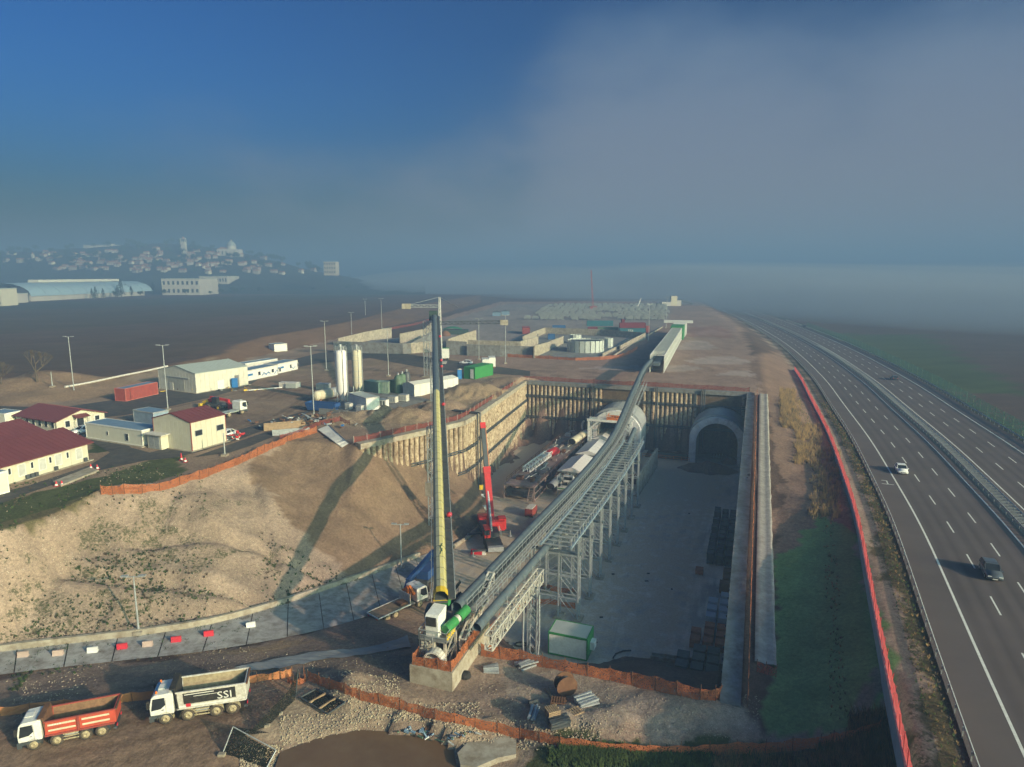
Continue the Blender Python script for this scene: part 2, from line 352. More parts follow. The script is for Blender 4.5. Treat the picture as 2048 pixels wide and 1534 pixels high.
# right-hand platform edge and highway
BL.append([G(1535,790,4.6),G(1528,760,4.7),G(1520,705,4.8),G(1480,650,4.8),G(1430,617,4.8),G(1400,600,4.8)])
ks = [0,40,80,120,150,175,200,230,265,300,350,420,500,620,800,1100,1500]
BL.append([hpt(k,-7.2,-0.25) for k in ks if k < SMAX])
BL.append([hpt(k,-4.0,-0.2) for k in ks if k < SMAX])
BL.append([hpt(k,31.5,-0.2) for k in ks if k < SMAX])
BL.append([hpt(k,36,-1.4) for k in ks if k < SMAX])
ch = [Vector((A5.x,A5.y,4.2)) + axw * 6.5,Vector((42,115,.3)) + axw * 5.3,Vector((A6.x,A6.y,-4.2)) + axw * 3.6]
BL.append(ch)
XP = [Vector(p) for p in ((-9000,-200,6),(9000,-200,-2),(-9000,12000,6),(9000,12000,-2),(-70,-100,-5),(-10,-100,-5),(20,30,-5),(-60,25,-5),(-200,60,5),(-400,900,7),(0,900,5),(0,600,5),(-250,300,7),(-160,120,5))]
XP += [G(1530,1482,-5),G(1760,1480,-3.2),G(600,1534,-5.2),G(1000,1534,-5.1),G(1500,1534,-5),G(300,1480,-5.1),G(650,1400,-4.7),G(860,1480,-4.9),G(1180,1440,-4.6)]
XP += [G(430,1060,0),G(300,1080,-.6),G(700,1010,-3),G(560,1030,-1.2),G(150,1110,-.4)]
vs,es = [],[]
def addv(v):
 for i,w in enumerate(vs):
  if abs(w[0] - v[0]) < 0.05 and abs(w[1] - v[1]) < 0.05: return i
 vs.append((v[0],v[1],v[2])); return len(vs) - 1
for line in BL:
 ids = [addv(v) for v in line]
 es += [(a,b) for a,b in zip(ids[:-1],ids[1:]) if a != b]
for v in XP: addv(v)
o2,oe,of,ov,_,_ = delaunay_2d_cdt([Vector((v[0],v[1])) for v in vs],es,[],0,1e-4)
zz = []
orig = np.array(vs)
for i,p in enumerate(o2):
 if ov[i]: zz.append(vs[ov[i][0]][2])
 else:   # crossing of breaklines: inverse distance
  d = np.hypot(orig[:,0] - p[0],orig[:,1] - p[1]) + 1e-3; k = np.argsort(d)[:4]; zz.append(float((orig[k,2] / d[k]).sum() / (1 / d[k]).sum()))
def axis(lo,core0,core1,hi,step,g=1.09):
 a = list(np.arange(core0,core1 + step,step)); s = step; x = a[-1]
 while x < hi: s *= g; x += s; a.append(x)
 s = step; x = core0; b = []
 while x > lo: s *= g; x -= s; b.append(x)
 return np.array(b[::-1] + a)
GX = axis(-8000,-92,78,8000,0.62); GY = axis(-150,38,152,11000,0.62,1.035)
XX,YY = np.meshgrid(GX,GY,indexing='ij'); ZZ = np.full(XX.shape,3.0)
for t in of:
 if len(t) < 3: continue
 for k in range(1,len(t) - 1):
  i,j,l = t[0],t[k],t[k + 1]
  x0,y0 = o2[i]; x1,y1 = o2[j]; x2,y2 = o2[l]
  den = (y1 - y2) * (x0 - x2) + (x2 - x1) * (y0 - y2)
  if abs(den) < 1e-9: continue
  ia,ib = np.searchsorted(GX,(min(x0,x1,x2),max(x0,x1,x2))); ja,jb = np.searchsorted(GY,(min(y0,y1,y2),max(y0,y1,y2)))
  if ia >= ib or ja >= jb: continue
  X = XX[ia:ib,ja:jb]; Y = YY[ia:ib,ja:jb]
  a = ((y1 - y2) * (X - x2) + (x2 - x1) * (Y - y2)) / den; b = ((y2 - y0) * (X - x2) + (x0 - x2) * (Y - y2)) / den; c = 1 - a - b
  m = (a >= -1e-6) & (b >= -1e-6) & (c >= -1e-6)
  ZZ[ia:ib,ja:jb][m] = (a * zz[i] + b * zz[j] + c * zz[l])[m]
# ------------------------------------------------------------------ noise
_r = np.random.RandomState(3); _T = _r.rand(256,256)
def vnoise(x,y):
 xi = np.floor(x).astype(int); yi = np.floor(y).astype(int); fx = x - xi; fy = y - yi; fx = fx * fx * (3 - 2 * fx); fy = fy * fy * (3 - 2 * fy)
 a = _T[xi & 255,yi & 255]; b = _T[(xi + 1) & 255,yi & 255]; c = _T[xi & 255,(yi + 1) & 255]; d = _T[(xi + 1) & 255,(yi + 1) & 255]
 return (a * (1 - fx) + b * fx) * (1 - fy) + (c * (1 - fx) + d * fx) * fy
def fbm(x,y,o=5,s=1.0):
 v = 0; a = 0.5; x = x * s; y = y * s
 for k in range(o): v = v + a * (vnoise(x + 17 * k,y - 31 * k) - 0.5); a *= 0.5; x = x * 2.03; y = y * 2.03
 return v                       # about -0.5 .. 0.5
def inside(poly,X,Y):
 r_ = np.zeros(X.shape,bool); n = len(poly); j = n - 1
 bb = (min(p[0] for p in poly),max(p[0] for p in poly),min(p[1] for p in poly),max(p[1] for p in poly))
 mm = (X >= bb[0]) & (X <= bb[1]) & (Y >= bb[2]) & (Y <= bb[3]); x = X[mm]; y = Y[mm]; rr = np.zeros(x.shape,bool)
 for i in range(n):
  xi,yi = poly[i][0],poly[i][1]; xj,yj = poly[j][0],poly[j][1]
  if yi != yj: rr ^= ((yi > y) != (yj > y)) & (x < (xj - xi) * (y - yi) / (yj - yi) + xi)
  j = i
 r_[mm] = rr; return r_
yedge = BL[0][:9]
SLOPE = yedge + [A0,fa,fb,fc,fd,fe] + toe[::-1][1:]
RAMP = toe[:10] + rnear[::-1]
PITF = [toe[7],toe[8],toe[9],toe[10],fe,ff,fg,BL[2][7],fh] + BL[5][::-1][1:] + [G(905,1180,-12)]
inS = inside(SLOPE,XX,YY); inP = inside(PITF,XX,YY); inR = inside(RAMP,XX,YY)
near = (np.abs(XX) < 150) & (YY < 260)
amp = np.where(inS,0.75,0.14); amp = np.where(inP | inR,0.0,amp)
FG = (YY < 75) & (~inS) & (~inP) & (~inR) & (XX < 22)
amp = np.where(FG,0.35,amp)
amp = np.where(inside(GL([(-60,1390,-5.4),(290,1365,-5.5),(540,1340,-5.5),(540,1450,-5),(300,1500,-5),(-60,1570,-5)]),XX,YY),0.05,amp)
HWYM = inside([hpt(k,-7.5) for k in range(0,1500,20)] + [hpt(k,33) for k in range(1480,-1,-20)],XX,YY)
amp = np.where(HWYM,0.0,amp)
YARD = (YY > 90) & near & (~inS) & (~inP)
ZZ += amp * fbm(XX,YY,6,0.16) * 2
ZZ += np.where(inS,0.50 * fbm(XX + 50,YY,4,0.7),0)
for l0 in ([(260,1045),(330,1030),(420,1012),(520,1000),(640,985)],[(-100,1145),(0,1140),(200,1128),(330,1120),(480,1108),(600,1095),(690,1080)],[(250,1215),(330,1185),(440,1170),(600,1120)],[(500,935),(540,1010),(610,1060),(670,1120),(700,1160)]):
 q = [G(a,b,5 - 12 * max(0,min(1,(b - 985) / 300))) for a,b in l0]
 dmin = np.full(XX.shape,99.0)
 for a,b in zip(q[:-1],q[1:]):
  dx,dy = b.x - a.x,b.y - a.y; tt = np.clip(((XX - a.x) * dx + (YY - a.y) * dy) / (dx * dx + dy * dy),0,1); dmin = np.minimum(dmin,np.hypot(XX - a.x - tt * dx,YY - a.y - tt * dy + 1.2 * fbm(XX,YY,3,.2)))
 ZZ += np.where(inS,-0.55 * np.exp(-(dmin / 0.7) ** 2) + 0.35 * np.exp(-((dmin - 1.8) / 1.0) ** 2),0)
# gullies running down the cut slope
ZZ += np.where(inS,-0.35 * np.maximum(0,fbm(XX * 1.0 + YY * .25,YY * 0.18,3,0.55)) * 2,0)
ZZ = np.where(inP,-12.14,ZZ)
def mound(px,py,z,r,h,e=1.0,rz=0.0):
 c = G(px,py,z); dx = (XX - c.x); dy = (YY - c.y); ca,sa = math.cos(rz),math.sin(rz)
 u = (dx * ca + dy * sa) / (r * e); v = (-dx * sa + dy * ca) / r; d = np.sqrt(u * u + v * v + 1e-9)
 global ZZ
 w = np.clip(1 - d + 0.5 * fbm(XX,YY,4,.5),0,1); ZZ = ZZ + h * w * w * (3 - 2 * w)
for m_ in [(945,790,5,10,3.0,1.3,0.4),(1020,765,5,9,1.6,1.5,.2),(820,835,5,7,2.2,1.3,.3),(700,838,5,6,1.5,1.8,0.2),(890,815,5,6,1.8,1.2,.4),(760,835,5,5,1.4,1.3,0),
           (110,765,6,7,2.5,2.2,0),(40,775,6,9,2.0,1.6,0),(740,1405,-5,4.0,1.3,2.0,-.4),(690,1370,-5,3.0,.9,2.2,-.7),(900,1465,-5,3.5,1.0,2.2,-.1),(1130,1448,-5,4.0,1.0,2.2,0),(1010,1395,-5,3,.3,2,0),
           (1415,940,-12,4.0,2.6,2.0,-.3),(1270,963,-12,2.4,1.9,1.4,0),(1462,925,-12,2.6,1.8,1.2,0),(1225,1500,-5,5,.8,2.5,0),(1330,1420,-5,4,.5,3,-.2),(330,1010,3,5,1.2,2.2,.2),(240,1020,3,5,1.0,1.8,.2),(500,1480,-5,3,.5,2,.5)]:
 mound(*m_)
# the muddy pool lies in a hollow
POOL = GL([(560,1500,-5),(640,1470,-5),(720,1455,-5),(820,1462,-5),(880,1470,-5),(905,1490,-5),(915,1534,-5),(900,1600,-5),(540,1600,-5),(548,1534,-5)])
inPool = inside(POOL,XX,YY)
ZZ = np.where(inPool,np.minimum(ZZ,-5.5),ZZ)
ZZ = np.where(inR,ZZ - 0.15,ZZ)
YROADS = [
 [(-300,1085),(0,1008),(60,985),(178,945),(290,921),(350,915),(400,903),(455,886),(560,850),(640,815),(560,835),(470,862),(300,905),(262,895),(235,870),(182,850),(178,880),(220,905),(180,930),(60,970),(-300,1065)],
 [(-300,850),(0,812),(120,815),(225,800),(335,780),(487,745),(640,705),(760,700),(840,712),(1060,742),(1060,752),(860,738),(740,716),(640,726),(540,745),(490,775),(420,795),(330,815),(250,830),(180,838),(100,828),(0,828),(-300,880)],
 [(455,890),(385,915),(460,905),(500,892),(560,868),(600,852),(590,846),(520,868)],
]
for rp in YROADS:
 q = [G(x,y,5) for x,y in rp]; mk = inside(q,XX,YY)
 g = mk.copy()
 for _ in range(3): g = g | np.roll(g,1,0) | np.roll(g,-1,0) | np.roll(g,1,1) | np.roll(g,-1,1)
 ZZ = np.where(g & (XX > -160),np.minimum(ZZ,4.97),ZZ); 
def H(x,y):
 i = int(np.clip(np.searchsorted(GX,x) - 1,0,len(GX) - 2)); j = int(np.clip(np.searchsorted(GY,y) - 1,0,len(GY) - 2))
 a = (x - GX[i]) / (GX[i + 1] - GX[i]); b = (y - GY[j]) / (GY[j + 1] - GY[j])
 return float((ZZ[i,j] * (1 - a) + ZZ[i + 1,j] * a) * (1 - b) + (ZZ[i,j + 1] * (1 - a) + ZZ[i + 1,j + 1] * a) * b)
def hit(px,py):
 """where the ray of a pixel meets the ground"""
 d = G(px,py,0) - Vector((0,0,CAMZ)); d.normalize(); t = 30.0
 while t < 6000:
  p = Vector((0,0,CAMZ)) + d * t; h = H(p.x,p.y)
  if p.z <= h: break
  t += max(0.15,(p.z - h) * 0.9)
 return Vector((p.x,p.y,h))
# ------------------------------------------------------------------ ground colours (what the soil, grass and gravel are)
wx = XX + 2.5 * fbm(XX,YY,4,.25) * 2; wy = YY + 2.5 * fbm(XX + 90,YY - 40,4,.25) * 2
C = np.zeros(XX.shape + (3,)); C[:] = (0.105,0.073,0.054)
PB = np.zeros(XX.shape)                # how pebbly
VG = np.zeros(XX.shape)                # weeds
def paint(poly,col,k=1.0,peb=None,veg=None,crisp=False,mask=None):
 m = inside(poly,XX if crisp else wx,YY if crisp else wy) if mask is None else mask
 C[m] = C[m] * (1 - k) + np.array(col) * k
 if peb is not None: PB[m] = peb
 if veg is not None: VG[m] = veg
# fields: dark vineyard, paler strips
paint(GL([(-400,700,7),(0,668,7),(400,640,7),(760,600,7),(700,592,7),(0,620,7),(-400,640,7)]),(0.090,0.070,0.046))
paint(GL([(-400,640,7),(0,622,7),(800,592,7),(700,586,7),(0,606,7),(-400,610,7)]),(0.075,0.07,0.045))
paint(GL([(-500,760,7),(0,750,7),(330,725,7),(500,680,7),(200,690,7),(-500,700,7)]),(0.095,0.070,0.050))
paint([v + Vector((0,6,0)) for v in BL[6]] + BL[7][::-1],(0.17,0.105,0.06),peb=.4,veg=.15)
paint(GL([(125,778,7),(335,735,7),(440,716,7),(330,768,5),(160,800,5)]),(0.30,0.235,0.15),peb=.6,veg=.1)
paint(BL[7][:8] + GL([(860,700,5),(1048,762,5)]) + [A3,A2,A1,A0] + yedge[::-1],(0.27,0.20,0.135),peb=.5)
paint(GL([(-300,850,5),(0,812,5),(160,800,5),(330,768,5),(230,770,5),(120,765,6),(0,765,6),(-300,790,6)]),(0.27,0.19,0.115),peb=.5)
# platform behind the pit and storage ground
paint(GL([(860,700,5),(870,640,5),(1000,604,5),(1400,600,5),(1480,650,5),(1528,760,5),(1530,790,5)]) + [A5,A4],(0.29,0.205,0.15),peb=.5)
paint(GL([(880,680,5),(880,645,5),(1010,608,5),(1350,606,5),(1330,650,5),(1240,700,5),(1180,712,5)]),(0.25,0.225,0.195),peb=.3)
for q in [(1390,690,5,40,10),(1440,720,5,60,9),(1350,735,5,50,6),(1420,665,5,30,6),(1240,735,5,80,4),(1480,745,5,40,6)]:
 x,y,z,a,b = q; paint(GL([(x + a * math.cos(t) * (1 + .3 * math.sin(3 * t)),y + b * math.sin(t),z) for t in [i * .5 for i in range(13)]]),(0.36,0.30,0.25),k=.8)
paint(GL([(1380,655,5),(1440,650,5),(1470,675,5),(1380,672,5)]),(0.26,0.13,0.09),k=.6)
# left cut: gravelly and pale, vegetated in places; right half smooth brown earth
paint(PITF,(0.19,0.125,0.085),peb=.4)
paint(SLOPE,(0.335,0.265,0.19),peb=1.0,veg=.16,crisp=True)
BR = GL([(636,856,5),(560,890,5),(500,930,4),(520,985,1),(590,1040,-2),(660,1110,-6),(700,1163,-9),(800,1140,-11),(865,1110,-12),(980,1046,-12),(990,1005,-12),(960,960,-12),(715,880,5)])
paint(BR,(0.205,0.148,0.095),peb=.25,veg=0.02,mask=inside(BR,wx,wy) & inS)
for i,(l0,w_) in enumerate([([(260,1045),(330,1030),(420,1012),(520,1000)],1.2),([(0,1140),(200,1128),(330,1120),(480,1108),(600,1095)],1.0),([(250,1215),(330,1185),(440,1170),(600,1120)],.7),([(0,1240),(90,1235),(230,1250)],3.5),([(180,1060),(300,1090),(420,1110)],2.4)]):
 w3 = [hit(*p) for p in l0]
 poly = [Vector((p.x,p.y - w_,0)) for p in w3] + [Vector((p.x,p.y + w_,0)) for p in w3[::-1]]
 m = inside(poly,wx,wy); VG[m] = 0.5
# grass strip left, asphalt comes as its own sheet
grL = GL([(-300,1112,5),(0,1060,5),(100,1030,5),(205,990,5),(300,965,5),(365,940,5),(350,912,5),(290,920,5),(180,960,5),(0,1005,5),(-300,1080,5)])
paint(grL,(0.085,0.10,0.040),peb=.05,veg=.5)
paint(GL([(0,1045,5),(205,985,5),(215,1000,4),(120,1040,4),(0,1075,4)]),(0.17,0.13,0.07),k=.6,veg=.4)
paint(GL([(175,905,5),(215,900,5),(245,905,5),(230,885,5),(180,882,5)]),(0.055,0.075,0.035),peb=.1,veg=.4)
paint(GL([(-100,865,5),(40,862,5),(120,885,5),(-100,905,5)]),(0.055,0.075,0.035),peb=.1,veg=.4)
# yard patches
for q in [(560,775,5,90,22,(0.24,.17,.11)),(480,840,5,60,14,(.19,.14,.10)),(700,725,5,90,8,(.25,.19,.12)),(250,790,5,60,8,(.24,.17,.10)),(760,842,5,80,18,(.30,.24,.155)),(940,790,5,60,22,(.33,.25,.15)),(600,740,5,70,8,(.20,.16,.11)),(820,800,5,40,14,(.26,.19,.13))]:
 x,y,z,a,b,c = q; paint(GL([(x + a * math.cos(t) * (1 + .2 * math.sin(3 * t)),y + b * math.sin(t),z) for t in [i * .5 for i in range(13)]]),c,k=.8)
for q in [(1100,700,5),(1100,724,5)]: pass
# foreground
FGP = rnear + BL[5][:1] + [Vector((BL[5][1].x,BL[5][1].y,0))] + fgb[8:] + GL([(1530,1482,-5),(1790,1482,-4),(1700,1900,-4),(-900,1900,-4)])
paint(FGP,(0.27,0.205,0.145),peb=.5)
paint(GL([(-300,1420,-5.4),(0,1375,-5.4),(400,1330,-5.5),(780,1290,-6),(840,1370,-5),(640,1345,-5),(500,1350,-5.5),(0,1460,-5)]),(0.20,0.158,0.12),peb=.4)
paint(GL([(-300,1520,-5),(0,1425,-5),(280,1400,-5),(560,1345,-5),(600,1370,-5),(520,1500,-5),(560,1700,-5),(-300,1700,-5)]),(0.27,0.19,0.125),peb=.25)
paint(GL([(470,1500,-5),(600,1365,-5),(700,1400,-5),(900,1440,-5),(1180,1480,-5),(1180,1534,-5),(930,1520,-5),(880,1465,-5),(720,1450,-5),(560,1500,-5)]),(0.38,0.30,0.20),peb=1.0)
paint(GL([(640,1345,-5),(700,1345,-5),(900,1430,-5),(1200,1470,-5),(1200,1490,-5),(900,1455,-5)]),(0.30,.23,.155),peb=.7)
paint(GL([(980,1312,-5),(1300,1372,-5),(1460,1400,-5),(1525,1480,-5),(1150,1480,-5),(1020,1400,-5)]),(0.31,0.255,0.19),peb=.8)
paint(GL([(430,1310,-6),(580,1290,-6),(640,1272,-7),(600,1268,-7),(420,1303,-7)]),(0.30,0.22,0.13),peb=.7)
paint(BL[5] + fgb[8:][::-1],(0.12,0.09,0.07),peb=.35)
paint(GL([(1100,1490,-5),(1530,1500,-5),(1560,1600,-5),(1000,1600,-5)]),(0.075,0.085,0.035),peb=.3,veg=.7)
# right side: brown embankment, grass, verge, fields
RB = [A5 + axw * 3,ch[1],ch[2]] + GL([(1530,1482,-5),(1800,1482,-4)]) + [hpt(s,-7.2) for s in range(60,420,20)] + [Vector((A5.x + 20,A5.y + 60,4))]
paint(RB,(0.22,0.15,0.105),peb=.25,veg=.08)
paint([Vector((A6.x,A6.y,0)) + axw * 3] + GL([(1530,1482,-5),(1812,1495,-4),(1800,1400,-4),(1768,1240,-3),(1722,1120,-2),(1695,1060,-1),(1645,1040,-1),(1555,1130,-3)]),(0.15,0.25,0.09),peb=0.02,veg=.04)
paint(GL([(1780,1500,-4),(1500,1495,-4),(1500,1600,-4),(1900,1600,-4)]),(0.10,0.075,0.035),peb=.2,veg=.5)
paint([hpt(s,-4) for s in range(0,700,20)] + [hpt(s,-7.0) for s in range(680,-1,-20)],(0.10,0.085,0.045),peb=.2,veg=.5)
paint([hpt(s,-8.4) for s in range(0,700,20)] + [hpt(s,-6.1) for s in range(680,-1,-20)],(0.30,0.24,0.175),peb=.4)
paint([hpt(s,-9.0) for s in range(0,130,10)] + [hpt(s,-10.3) for s in range(120,-1,-10)],(0.22,0.17,0.16),peb=.3,k=.7)
paint([hpt(s,31) for s in range(0,1400,40)] + [hpt(s,36) for s in range(1360,-1,-40)],(0.035,0.05,0.028),veg=.3)
rf = [hpt(s,36) for s in range(0,1400,40)]
paint(rf + [Vector((3000,1500,0)),Vector((3000,-100,0))],(0.085,0.062,0.050))
paint([hpt(300,37),hpt(520,37),hpt(520,95),hpt(400,70),hpt(300,60)],(0.06,0.085,0.035))
# small scale variation of everything
nz = fbm(XX,YY,5,0.35) + 0.6 * fbm(XX,YY,4,.06)
C *= (1 + 0.55 * nz)[...,None]
# wheel tracks in the yard and foreground
for pl,z_,w_ in [([(0,1470),(250,1430),(520,1400)],-5,.5),([(0,1420),(300,1385),(560,1345)],-5.4,.4),([(60,1534),(300,1490),(470,1440)],-5,.5),([(430,880),(560,830),(640,780),(700,740)],5,.5),([(460,890),(600,830),(680,780)],5,.5),([(520,800),(560,780),(700,745),(860,730)],5,.4),([(850,760),(900,735),(1000,740),(1200,745)],5,.5),([(900,760),(960,745),(1200,755)],5,.5),([(200,830),(330,815),(500,780)],5,.6),([(640,830),(720,850),(800,840),(860,800)],5,.4)]:
 q = [G(a,b,z_) for a,b in pl]
 for a,b in zip(q[:-1],q[1:]):
  dd = (b - a); L_ = dd.length; nx,ny = -dd.y / L_,dd.x / L_
  t = ((XX - a.x) * dd.x + (YY - a.y) * dd.y) / L_ / L_; dist = np.abs((XX - a.x) * nx + (YY - a.y) * ny + 1.0 * fbm(XX,YY,3,.12))
  m = (t > -.02) & (t < 1.02) & (np.abs(dist - 1.0) < w_)
  C[m] *= 0.74
C *= np.array((1.02,.955,1.0)); C = np.clip(C,0.01,0.7)
nI,nJ = XX.shape
me = bpy.data.meshes.new('ground')
co = np.stack([XX.ravel(),YY.ravel(),ZZ.ravel()],1).astype(np.float32)
idx = np.arange(nI * nJ).reshape(nI,nJ)
quads = np.stack([idx[:-1,:-1].ravel(),idx[1:,:-1].ravel(),idx[1:,1:].ravel(),idx[:-1,1:].ravel()],1).astype(np.int32)
me.vertices.add(len(co)); me.vertices.foreach_set('co',co.ravel())
me.loops.add(quads.size); me.loops.foreach_set('vertex_index',quads.ravel())
me.polygons.add(len(quads)); me.polygons.foreach_set('loop_start',np.arange(0,quads.size,4,dtype=np.int32)); me.polygons.foreach_set('use_smooth',np.ones(len(quads),bool))
me.update(); me.validate()
ca = me.color_attributes.new('soil','FLOAT_COLOR','POINT'); ca.data.foreach_set('color',np.concatenate([C.reshape(-1,3),np.ones((nI * nJ,1))],1).astype(np.float32).ravel())
cb = me.color_attributes.new('mix','FLOAT_COLOR','POINT'); cb.data.foreach_set('color',np.stack([PB.ravel(),VG.ravel(),0 * PB.ravel(),np.ones(nI * nJ)],1).astype(np.float32).ravel())
ground = bpy.data.objects.new('ground',me); COL.objects.link(ground); ground['kind'] = 'structure'
# ground material: soil colour with stones, weeds and fine grain
m = bpy.data.materials.new('soil_gravel_and_grass'); m.use_nodes = True; t = m.node_tree; b = t.nodes['Principled BSDF']; b.inputs['Roughness'].default_value = 0.95; b.inputs['Specular IOR Level'].default_value = 0.1
def TN(ty,**k):
 n = t.nodes.new(ty)
 for a,v in k.items(): setattr(n,a,v)
 return n
def L(a,b_): t.links.new(a,b_)
geo = TN('ShaderNodeNewGeometry'); pos = geo.outputs['Position']
at1 = TN('ShaderNodeAttribute'); at1.attribute_name = 'soil'; at2 = TN('ShaderNodeAttribute'); at2.attribute_name = 'mix'
sp = TN('ShaderNodeSeparateColor'); L(at2.outputs['Color'],sp.inputs[0])
def noise(scale,det=6,ro=.6):
 n = TN('ShaderNodeTexNoise'); n.inputs['Scale'].default_value = scale; n.inputs['Detail'].default_value = det; n.inputs['Roughness'].default_value = ro; L(pos,n.inputs['Vector']); return n.outputs[0]
def mr_(v,a,b_,c,d):
 n = TN('ShaderNodeMapRange'); L(v,n.inputs['Value']); n.inputs['From Min'].default_value = a; n.inputs['From Max'].default_value = b_; n.inputs['To Min'].default_value = c; n.inputs['To Max'].default_value = d; return n.outputs[0]
def m2(op,a,b_):
 n = TN('ShaderNodeMath',operation=op)
 for i,x in enumerate((a,b_)):
  if isinstance(x,(int,float)): n.inputs[i].default_value = x
  else: L(x,n.inputs[i])
 return n.outputs[0]
grain = m2('MULTIPLY',mr_(noise(2.2,9,.72),.3,.7,.66,1.36),mr_(noise(7.0,6,.8),.3,.7,.72,1.28))
vm = TN('ShaderNodeVectorMath',operation='SCALE'); L(at1.outputs['Color'],vm.inputs[0]); L(grain,vm.inputs['Scale'])
vor = TN('ShaderNodeTexVoronoi'); vor.inputs['Scale'].default_value = 5.5; L(pos,vor.inputs['Vector'])
sc_ = TN('ShaderNodeSeparateColor'); L(vor.outputs['Color'],sc_.inputs[0])
st = m2('MULTIPLY',m2('LESS_THAN',vor.outputs['Distance'],0.36),m2('GREATER_THAN',sc_.outputs[0],0.70))
st = m2('MULTIPLY',st,mr_(noise(.35,4,.6),.40,.62,0.15,1.0))
st = m2('MULTIPLY',st,sp.outputs[0])
mx1 = TN('ShaderNodeMix',data_type='RGBA'); L(m2('MULTIPLY',st,.8),mx1.inputs['Factor']); L(vm.outputs[0],mx1.inputs['A'])
stc = TN('ShaderNodeMix',data_type='RGBA'); L(sc_.outputs[1],stc.inputs['Factor']); stc.inputs['A'].default_value = (.30,.24,.17,1); stc.inputs['B'].default_value = (.66,.58,.46,1)
L(stc.outputs['Result'],mx1.inputs['B'])
# shade of the hollows between stones, painted into the soil colour
v2 = TN('ShaderNodeTexVoronoi',feature='DISTANCE_TO_EDGE'); v2.inputs['Scale'].default_value = 4.2; L(pos,v2.inputs['Vector'])
dk = mr_(v2.outputs['Distance'],0.0,0.10,0.78,1.0)
dk = m2('ADD',m2('MULTIPLY',dk,sp.outputs[0]),m2('SUBTRACT',1.0,sp.outputs[0]))
vm2 = TN('ShaderNodeVectorMath',operation='SCALE'); L(mx1.outputs['Result'],vm2.inputs[0]); L(dk,vm2.inputs['Scale'])
# weeds
wv = m2('MULTIPLY',mr_(m2('SUBTRACT',m2('ADD',m2('ADD',m2('MULTIPLY',noise(3.2,7,.75),.6),m2('MULTIPLY',noise(.5,5,.6),.4)),m2('MULTIPLY',sp.outputs[1],.26)),.0),.63,.69,0,1),m2('GREATER_THAN',sp.outputs[1],.01))
mx2 = TN('ShaderNodeMix',data_type='RGBA'); L(m2('MULTIPLY',wv,.8),mx2.inputs['Factor']); L(vm2.outputs[0],mx2.inputs['A']); mx2.inputs['B'].default_value = (.055,.062,.026,1)
L(mx2.outputs['Result'],b.inputs['Base Color'])
bp = TN('ShaderNodeBump'); bp.inputs['Strength'].default_value = .9; bp.inputs['Distance'].default_value = .18
hgt = m2('ADD',m2('ADD',noise(1.6,10,.7),m2('MULTIPLY',st,.5)),m2('MULTIPLY',noise(.35,5,.5),1.2)); L(hgt,bp.inputs['Height']); L(bp.outputs[0],b.inputs['Normal'])
me.materials.append(m)
print('terrain',nI,nJ,nI * nJ)
# ================================================================== highway
def strip(name,s0,s1,o0,o1,z,m,parent=None,step=4.0,kind=None,z1=None):
 mb = MB(); n = max(1,int((s1 - s0) / step)); v = []; f = []
 for i in range(n + 1):
  s = s0 + (s1 - s0) * i / n; v += [hpt(s,o0,z),hpt(s,o1,z if z1 is None else z1)]
 for i in range(n): f.append((2 * i,2 * i + 1,2 * i + 3,2 * i + 2))
 mb.add(v,f); o = mb.build(name,m,parent)
 if kind: o['kind'] = kind
 return o
def carriage(o0,o1,lane0):
 mb = MB(); n = 375; offs = list(np.arange(o0,o1,.47)) + [o1]; k = len(offs)
 for i in range(n + 1):
  for o_ in offs: mb.v.append(tuple(hpt(4.0 * i,o_,0.0)))
 for i in range(n):
  for j in range(k - 1): mb.f.append((i * k + j,i * k + j + 1,(i + 1) * k + j + 1,(i + 1) * k + j)); mb.m.append(0); mb.s.append(True)
 o = mb.build('highway_road',M['hwy']); o['kind'] = 'structure'
 wr = []
 for i in range(n + 1):
  for o_ in offs:
   u = ((o_ - lane0) / 3.8) % 1.0; t = max(math.exp(-((u - .27) / .1) ** 2),math.exp(-((u - .73) / .1) ** 2)) if lane0 - .2 < o_ < lane0 + 11.6 else 0.0
   wr.append(t)
 a = o.data.attributes.new('wear','FLOAT','POINT'); a.data.foreach_set('value',np.array(wr,dtype=np.float32)); return o
t_ = M['hwy'].node_tree; b_ = t_.nodes['Principled BSDF']; src = b_.inputs['Base Color'].links[0].from_socket
at_ = t_.nodes.new('ShaderNodeAttribute'); at_.attribute_name = 'wear'; nn_ = t_.nodes.new('ShaderNodeTexNoise'); nn_.inputs['Scale'].default_value = .06; nn_.inputs['Detail'].default_value = 6
g_ = t_.nodes.new('ShaderNodeNewGeometry'); t_.links.new(g_.outputs['Position'],nn_.inputs['Vector'])
mm_ = t_.nodes.new('ShaderNodeMath'); mm_.operation = 'MULTIPLY'; t_.links.new(at_.outputs['Fac'],mm_.inputs[0]); t_.links.new(nn_.outputs[0],mm_.inputs[1])
ma_ = t_.nodes.new('ShaderNodeMath'); ma_.operation = 'MULTIPLY_ADD'; ma_.inputs[1].default_value = -.55; ma_.inputs[2].default_value = 1.06; t_.links.new(mm_.outputs[0],ma_.inputs[0])
vs_ = t_.nodes.new('ShaderNodeVectorMath'); vs_.operation = 'SCALE'; t_.links.new(src,vs_.inputs[0]); t_.links.new(ma_.outputs[0],vs_.inputs['Scale']); t_.links.new(vs_.outputs[0],b_.inputs['Base Color'])
hw = carriage(-3.9,12.6,0.0)
hw2 = carriage(14.9,30.9,16.1)
md = strip('median_strip',0,1500,12.6,14.9,0.03,mat('median_gravel',(0.10,0.10,0.10),.9,var=.3),kind='structure')
def line(par,off,w,s0=0,s1=1200): strip('lane_line',s0,s1,off - w / 2,off + w / 2,0.006,M['paint'],par)
